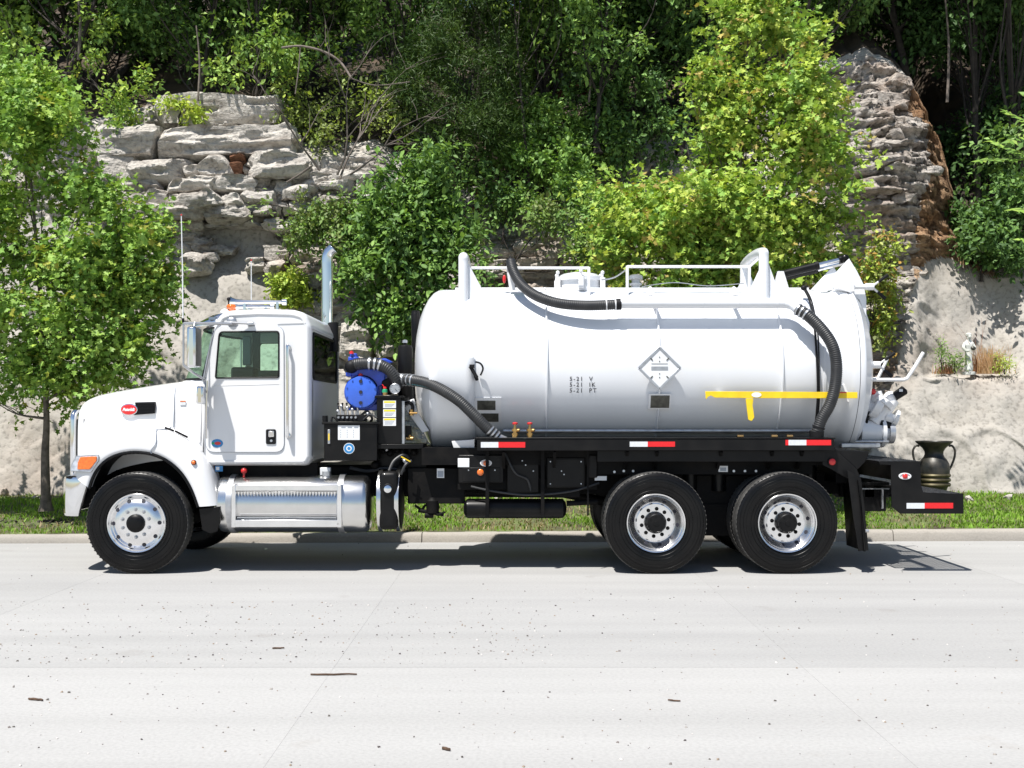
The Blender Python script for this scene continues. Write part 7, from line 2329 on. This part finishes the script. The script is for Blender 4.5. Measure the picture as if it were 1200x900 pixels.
bush('shrub', 640, 190, 8.0, [PL(600, 150, 8, 45, .7, 34), PL(645, 140, 8.2, 45, .7, 36), PL(690, 165, 8.0, 45, .7, 34), PL(660, 195, 7.6, 50, .6, 26), PL(615, 185, 7.6, 40, .6, 24)], 1000, 10, .10, MID + GREEN[:1], 37, 'broad green shrub on the slope below the cedar', group=G1, twig=.36, gap=.26)
bush('shrub', 745, 190, 8.2, [PL(735, 110, 8.4, 45, .7, 36), PL(770, 160, 8.2, 40, .7, 34), PL(725, 165, 8.0, 40, .6, 26), PL(700, 120, 8.4, 36, .6, 30)], 700, 10, .10, DARK + MID[:1], 38, 'shaded green shrub in the hollow left of the bright maple', group=G1, twig=.36, gap=.12)
bush('shrub', 600, 330, 6.2, [PL(585, 275, 6.2, 36, .4, 18), PL(640, 262, 6.2, 36, .4, 18), PL(700, 300, 6.0, 40, .5, 20), PL(560, 310, 6.0, 22, .4, 16)], 380, 9, .085, OLIVE + MID, 39, 'creeper trailing over the rock behind the front tank rail', group=G1, twig=.3, gap=.36)
# plants on the statue ledge
def stalks(name, px, y, n, h, spread, cols, seed, label, cat, w=.006, zz=None, curve=.3):
    r = np.random.default_rng(seed)
    x0 = WX(px, y); z0 = zz if zz is not None else WZ(438, y)
    segs = 4; V = []; F = []; C = []
    for i in range(n):
        bx = x0 + r.normal(0, spread * .45); by = y + r.uniform(-.08, .10)
        a = r.normal(0, .45); hh_ = h * r.uniform(.5, 1.1); cv = r.normal(0, curve)
        c = np.array(cols[r.integers(len(cols))]) * r.uniform(.7, 1.2)
        k = len(V)
        for s in range(segs + 1):
            t = s / segs
            xx = bx + math.sin(a) * hh_ * t * .5 + cv * hh_ * t * t * .5; zz_ = z0 + hh_ * t * (1 - .15 * abs(cv) * t)
            ww = w * (1 - .75 * t)
            V += [(xx - ww, by - .05 * t * hh_, zz_), (xx + ww, by - .05 * t * hh_, zz_)]; C += [c, c]
        for s in range(segs): F.append((k + 2 * s, k + 2 * s + 1, k + 2 * s + 3, k + 2 * s + 2))
    o = fast_mesh(name, np.array(V), np.array(F), M['grass'], cols=np.array(C))
    return tag(o, label, cat, kind='stuff')


stalks('dry_grass_tuft', 1158, 7.0, 240, .48, .30, [(.60, .38, .20), (.68, .46, .27), (.48, .28, .14)], 41, 'tuft of tan dead grass to the right of the statue', 'dry grass', curve=.5)
stalks('dry_grass_tuft', 1108, 7.0, 120, .18, .18, [(.42, .20, .10), (.50, .30, .16)], 42, 'short rusty dead grass at the left end of the statue ledge', 'dry grass')
stalks('weed_stalks', 1144, 7.05, 8, .95, .08, [(.35, .14, .08)], 43, 'few tall reddish stalks rising behind the statue', 'weed', w=.005)
def weed(px, py, y, hpx, wpx, seed, label, cols=MID, n=60):
    b = empty('weed', W(px, py, y), label, 'weed', 'weeds on the statue ledge')
    lb = [PL(px, py - hpx * .5, y, wpx, .12, hpx * .5)]
    limbs('stems', W(px, py, y), lb, .008, b, 'dark_bark', seed, fork=W(px, py - 4, y), wob=.02)
    crown('foliage', lb, n, 8, .055, cols, b, seed, LANCE, twig=.12, gap=-.5)
weed(1104, 438, 6.95, 52, 4, 51, 'tall thin weed at the left end of the statue ledge', MID, 34)
weed(1118, 438, 6.95, 26, 13, 52, 'bushy green weed just left of the statue', MID + OLIVE, 70)
weed(1177, 438, 6.95, 18, 12, 53, 'low bright green weed right of the dead grass', LIME, 50)
weed(1166, 424, 7.0, 8, 5, 54, 'tiny green sprig in the dead grass', LIME, 14)

# bare dead branches on the cliff top
dw = empty('dead_shrub', W(395, 200, 7.3), 'leafless grey tangle of dead branches on the cliff top', 'dead shrub')
mb = MB(); r5 = random.Random(8)
def dbranch(p, d, L, r, depth):
    pts = [p]; q = p.copy(); dd_ = d.copy()
    for k in range(5):
        dd_ = (dd_ + Vector((r5.uniform(-.28, .28), r5.uniform(-.15, .15), r5.uniform(-.22, .18)))).normalized(); q = q + dd_ * L / 5; pts.append(q.copy())
    mb.tube(pts, [r * (1 - .14 * i) for i in range(6)], 5)
    if depth > 0:
        for k in range(3):
            s = pts[r5.randint(2, 5)]; nd = (dd_ + Vector((r5.uniform(-.9, .9), r5.uniform(-.4, .4), r5.uniform(-.5, .7)))).normalized()
            dbranch(s, nd, L * r5.uniform(.45, .75), r * .55, depth - 1)
for px, py, dx, dz, L in ((395, 205, .25, 1, 1.6), (375, 200, -.4, .9, 1.4), (398, 210, .05, 1, 1.9), (410, 205, .7, .6, 1.3)):
    dbranch(W(px, py, 7.2), Vector((dx, r5.uniform(-.2, .2), dz)).normalized(), L, .022, 2)
mb.tube(catmull([W(330, 56, 7.4), W(352, 54, 7.4), W(378, 60, 7.3), W(398, 72, 7.3), W(412, 92, 7.2)], 5), .020, 6)
mb.tube(catmull([W(352, 54, 7.4), W(350, 80, 7.4), W(346, 110, 7.4)], 4), .012, 5)
mb.tube(catmull([W(336, 214, 6.6), W(352, 204, 6.6), W(366, 194, 6.6)], 4), .018, 5)
mb.tube(catmull([W(412, 92, 7.2), W(440, 100, 7.2), W(480, 96, 7.2)], 5), .010, 5)
mb.build('branches', M['dead_wood'], dw, smooth=70)

# rubble fallen to the foot of the cliff
rs = random.Random(23)
for i in range(26):
    px = rs.choice([rs.uniform(-20, 90), rs.uniform(180, 300), rs.uniform(480, 720), rs.uniform(1010, 1210)]); w_ = rs.uniform(4, 13)
    yb_ = 6.0 + rs.uniform(-.5, .1); zb_ = float(vergeZ(WX(px, yb_), yb_)); pyb = HOR - (zb_ - CAMZ) * S(yb_)
    stone(px - w_ / 2, px + w_ / 2, pyb - w_ * .6, pyb + 2, 900 + i, w_ / 80, 'stone', .12, 0, .3, ysurf=yb_)
# ---- the wood above -----------------------------------------------------------
def wood_tree(px, base_py, y, lobes, n, size, cols, seed, label, r0=.16, shape=KITE, **kw):
    base_py += 60; n = int(n * 1.7)
    b = empty('woodland_tree', W(px, base_py, y), label, 'tree', 'trees growing above the cliff')
    limbs('trunk', W(px, base_py, y), lobes, r0, b, 'dark_bark', seed, fork=W(px, base_py - 40, y), wob=.3)
    crown('crown', lobes, n, 10, size, cols, b, seed, shape, **kw)


def cloud(seed, cx, cy, y, wx, wy, k, r=(45, 75)):
    q = random.Random(seed)
    y = y + .7
    shade_lobes = [PL(cx + q.uniform(-wx, wx) * 1.3, cy - wy - q.uniform(30, 200), y + q.uniform(-1.6, .3), q.uniform(60, 95), q.uniform(1., 1.5), q.uniform(35, 60)) for _ in range(7)]  # unseen crown lobes above the frame, added to shade the wood below
    return shade_lobes + [PL(cx + q.uniform(-wx, wx), cy + q.uniform(-wy, wy), y + q.uniform(-1.0, 1.0), q.uniform(*r), q.uniform(.8, 1.3), q.uniform(*r) * .7) for _ in range(k)]


wood_tree(-40, 150, 9.5, cloud(61, -50, 20, 9.5, 70, 70, 8), 1100, .13, MID, 61, 'dense tree at the far left edge of the wood', gap=.05, twig=.45)
wood_tree(112, 150, 10.5, cloud(62, 60, -10, 10.5, 100, 40, 8), 1100, .13, DARK + MID[:1], 62, 'tree with a dark straight trunk at the left of the wood', gap=.08, twig=.45, r0=.20)
wood_tree(60, 120, 8.6, cloud(63, 40, 50, 8.6, 80, 24, 6, (30, 55)), 700, .12, MID + LIME[:1], 63, 'sunlit low tree behind the left street maple', gap=.05, twig=.45, r0=.10)
wood_tree(230, 118, 9.2, cloud(64, 240, 30, 9.2, 70, 45, 9, (30, 55)), 1100, .12, DARK + MID, 64, 'slender dark tree above the top ledge', gap=.14, twig=.4, r0=.09)
wood_tree(300, 130, 8.8, cloud(65, 310, 60, 8.8, 50, 40, 7, (28, 46)), 750, .11, MID + LIME[:1], 65, 'leafy young tree left of the dead branches', gap=.14, twig=.4, r0=.07)
wood_tree(360, 120, 10.5, cloud(66, 380, 20, 10.5, 60, 36, 8), 950, .13, MID + DARK, 66, 'bushy tree rising behind the dead branches', gap=.12, twig=.45)
wood_tree(470, 160, 9.6, cloud(67, 450, 40, 9.6, 40, 40, 6, (30, 50)), 700, .12, MID, 67, 'mid green tree left of the cedar', gap=.12, twig=.4)
# cedar: layered plumes of fine foliage
cl_ = [PL(545, 20, 8.8, 46, .9, 40), PL(520, 60, 8.6, 60, .9, 34), PL(560, 95, 8.4, 60, .9, 34), PL(530, 130, 8.2, 66, .9, 34), PL(575, 150, 8.0, 50, .8, 30), PL(510, 165, 8.0, 40, .7, 26), PL(560, -20, 9.0, 40, .8, 40), PL(480, 105, 8.4, 30, .6, 30), PL(590, 60, 8.6, 30, .6, 36)]
b = empty('cedar', W(545, 215, 8.4), 'dark feathery cedar standing on the cliff top above the pump', 'tree')
limbs('trunk', W(545, 215, 8.4), cl_, .13, b, 'dark_bark', 68, fork=W(545, 180, 8.4), wob=.15)
crown('crown', cl_, 3600, 12, .085, [(.035, .075, .018), (.05, .095, .02), (.07, .115, .022)], b, 68, NEEDLE, twig=.42, gap=.02, gscale=1.8, droop=-.1, up=.3)
wood_tree(640, 170, 9.8, cloud(69, 640, 40, 9.8, 45, 50, 8, (34, 56)), 1300, .13, MID + DARK[:1], 69, 'green tree right of the cedar', gap=.08, twig=.45)
wood_tree(620, 200, 8.4, cloud(70, 625, 100, 8.4, 30, 40, 6, (22, 38)), 480, .11, MID + LIME[:1], 70, 'small sunlit tree between the cedar and the dark hollow', gap=.12, twig=.4, r0=.06)
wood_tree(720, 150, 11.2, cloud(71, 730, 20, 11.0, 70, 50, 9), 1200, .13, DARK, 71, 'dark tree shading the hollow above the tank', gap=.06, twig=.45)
wood_tree(700, 120, 8.8, cloud(72, 735, 30, 8.8, 60, 30, 7, (26, 44)), 700, .115, MID + DARK[:1], 72, 'overhanging tree above the dark hollow', gap=.12, twig=.4, r0=.08)
wood_tree(800, 140, 10.2, cloud(73, 820, 40, 10.2, 60, 50, 7), 950, .13, DARK + MID[:1], 73, 'dark tree behind the bright street maple', gap=.06, twig=.45)
wood_tree(960, 70, 9.6, cloud(74, 970, 10, 9.6, 60, 28, 7, (30, 50)), 850, .12, MID + DARK, 74, 'leafy tree on the crest of the buttress', gap=.08, twig=.4)
wood_tree(1060, 60, 10.6, cloud(75, 1060, 0, 10.6, 60, 30, 7), 950, .13, DARK, 75, 'dark tree right of the buttress crest', gap=.06, twig=.45)
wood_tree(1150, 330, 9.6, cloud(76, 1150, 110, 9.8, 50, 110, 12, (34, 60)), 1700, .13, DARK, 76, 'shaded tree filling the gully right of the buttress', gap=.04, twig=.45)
wood_tree(1215, 320, 8.6, cloud(77, 1225, 70, 8.4, 40, 110, 10, (34, 56)), 1300, .13, MID + DARK, 77, 'dense tree at the right edge of the wood', gap=.04, twig=.45)
wood_tree(1180, 320, 11.5, cloud(78, 1120, 30, 11.5, 90, 60, 8), 900, .14, DARK, 78, 'far dark tree at the top right corner', gap=.0, twig=.5)
for i, (px, y) in enumerate(((-160, 13), (20, 14), (180, 13), (300, 14.5), (560, 14), (680, 15), (860, 14), (1000, 14), (1130, 15), (1290, 12))):
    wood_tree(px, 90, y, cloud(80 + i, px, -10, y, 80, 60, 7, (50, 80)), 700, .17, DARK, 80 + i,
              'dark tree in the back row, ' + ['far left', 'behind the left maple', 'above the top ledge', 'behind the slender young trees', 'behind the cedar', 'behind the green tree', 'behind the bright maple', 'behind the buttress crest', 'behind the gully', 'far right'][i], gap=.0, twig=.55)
# bare young stems seen among the leaves
for i, (px, pt, pb, y, r_, lab) in enumerate(((232, 30, 118, 8.3, .022, 'thin pale sapling stem above the top ledge'), (92, -20, 70, 8.6, .03, 'thin grey stem left of the dark trunk'), (690, 60, 120, 8.8, .02, 'thin stem in the dark hollow'), (1110, 0, 120, 9.4, .03, 'thin dark stem above the gully'))):
    mb = MB(); mb.tube(catmull([W(px, pb, y), W(px + 2, (pb + pt) / 2, y), W(px - 2, pt, y)], 4), [r_ * (1 - .06 * k) for k in range(9)], 7)
    mb.build('sapling', M['dead_wood'], label=lab, cat='sapling', group='bare saplings in the wood')

# big-leaved branch reaching in from the right
fr = empty('sumac', (WX(1262, 4.6), 4.6, .5), 'sumac with long feathery fronds reaching in from the right edge', 'tree')
fl = []
mbs = MB(); V = []; F = []; C = []
r6 = np.random.default_rng(77)
root = W(1262, 560, 4.6)
mbs.tube(catmull([root, W(1256, 400, 4.6), W(1250, 250, 4.6), W(1240, 150, 4.6)], 6), [.06 - .0022 * k for k in range(19)], 8)
def frond(a, b, sag, nl=11, ll=.25):
    a = Vector(a); b = Vector(b); mid = a.lerp(b, .5) + Vector((0, 0, sag))
    p = catmull([a, mid, b], 8); mbs.tube(p, [.008 - .0003 * k for k in range(len(p))], 5)
    m = len(p)
    for k in range(2, m):
        t = k / m; o = p[k]; d = (p[k] - p[k - 1]).normalized()
        sd2 = d.cross(Vector((0, -.35, 1))).normalized()
        for s in (-1, 1):
            ld = (sd2 * s + d * .55 + Vector((0, 0, -.25)) + Vector(r6.normal(0, .10, 3))).normalized(); L_ = ll * (1.15 - .6 * t)
            wd = ld.cross(Vector((r6.normal(0, .25), -1, .7 + r6.normal(0, .25)))).normalized() * L_ * .20
            nn_ = len(V); c = np.array(GREEN[r6.integers(4)]) * r6.uniform(.75, 1.0)
            for q in (o, o + ld * L_ * .35 + wd, o + ld * L_, o + ld * L_ * .35 - wd): V.append(tuple(q)); C.append(c)
            F.append((nn_, nn_ + 1, nn_ + 2, nn_ + 3))
for (ax_, ay_, bx_, by_, sg) in ((1245, 200, 1135, 188, .10), (1250, 230, 1150, 165, .12), (1245, 190, 1165, 130, .12), (1248, 260, 1175, 245, .06), (1246, 180, 1190, 110, .1), (1250, 240, 1180, 205, .1), (1240, 150, 1170, 165, .1), (1245, 170, 1205, 80, .1), (1250, 290, 1185, 280, .05), (1240, 160, 1280, 120, .1), (1248, 220, 1320, 200, .1), (1250, 250, 1310, 260, .1)):
    frond(W(ax_ + 12, ay_, 4.6 + r6.uniform(-.3, .3)), W(bx_ + 14, by_, 4.3 + r6.uniform(-.4, .4)), sg)
mbs.build('stem', M['dark_bark'], fr, smooth=70)
fast_mesh('fronds', np.array(V), np.array(F), M['leaf'], fr, np.array(C))

# ---------------------------------------------------------------- keep the hierarchy at thing > part > sub-part
def world_of(o):
    m = Matrix.LocRotScale(o.location, o.rotation_euler, o.scale)
    return m if o.parent is None else world_of(o.parent) @ o.matrix_parent_inverse @ m


def reparent(o, p):
    w = world_of(o)
    o.parent = p
    pw = world_of(p)
    o.matrix_parent_inverse = pw.inverted() @ w @ Matrix.LocRotScale(o.location, o.rotation_euler, o.scale).inverted()


def depth(o):
    d = 0
    while o.parent is not None: o = o.parent; d += 1
    return d


for o in list(bpy.data.objects):
    if o.type == 'EMPTY' and o.parent is not None and o.parent.parent is not None: reparent(o, truck if depth(o) and world_of(o) else truck)
for _ in range(3):
    for o in list(bpy.data.objects):
        if depth(o) > 2:
            q = o
            while depth(q) > 1: q = q.parent
            reparent(o, q)
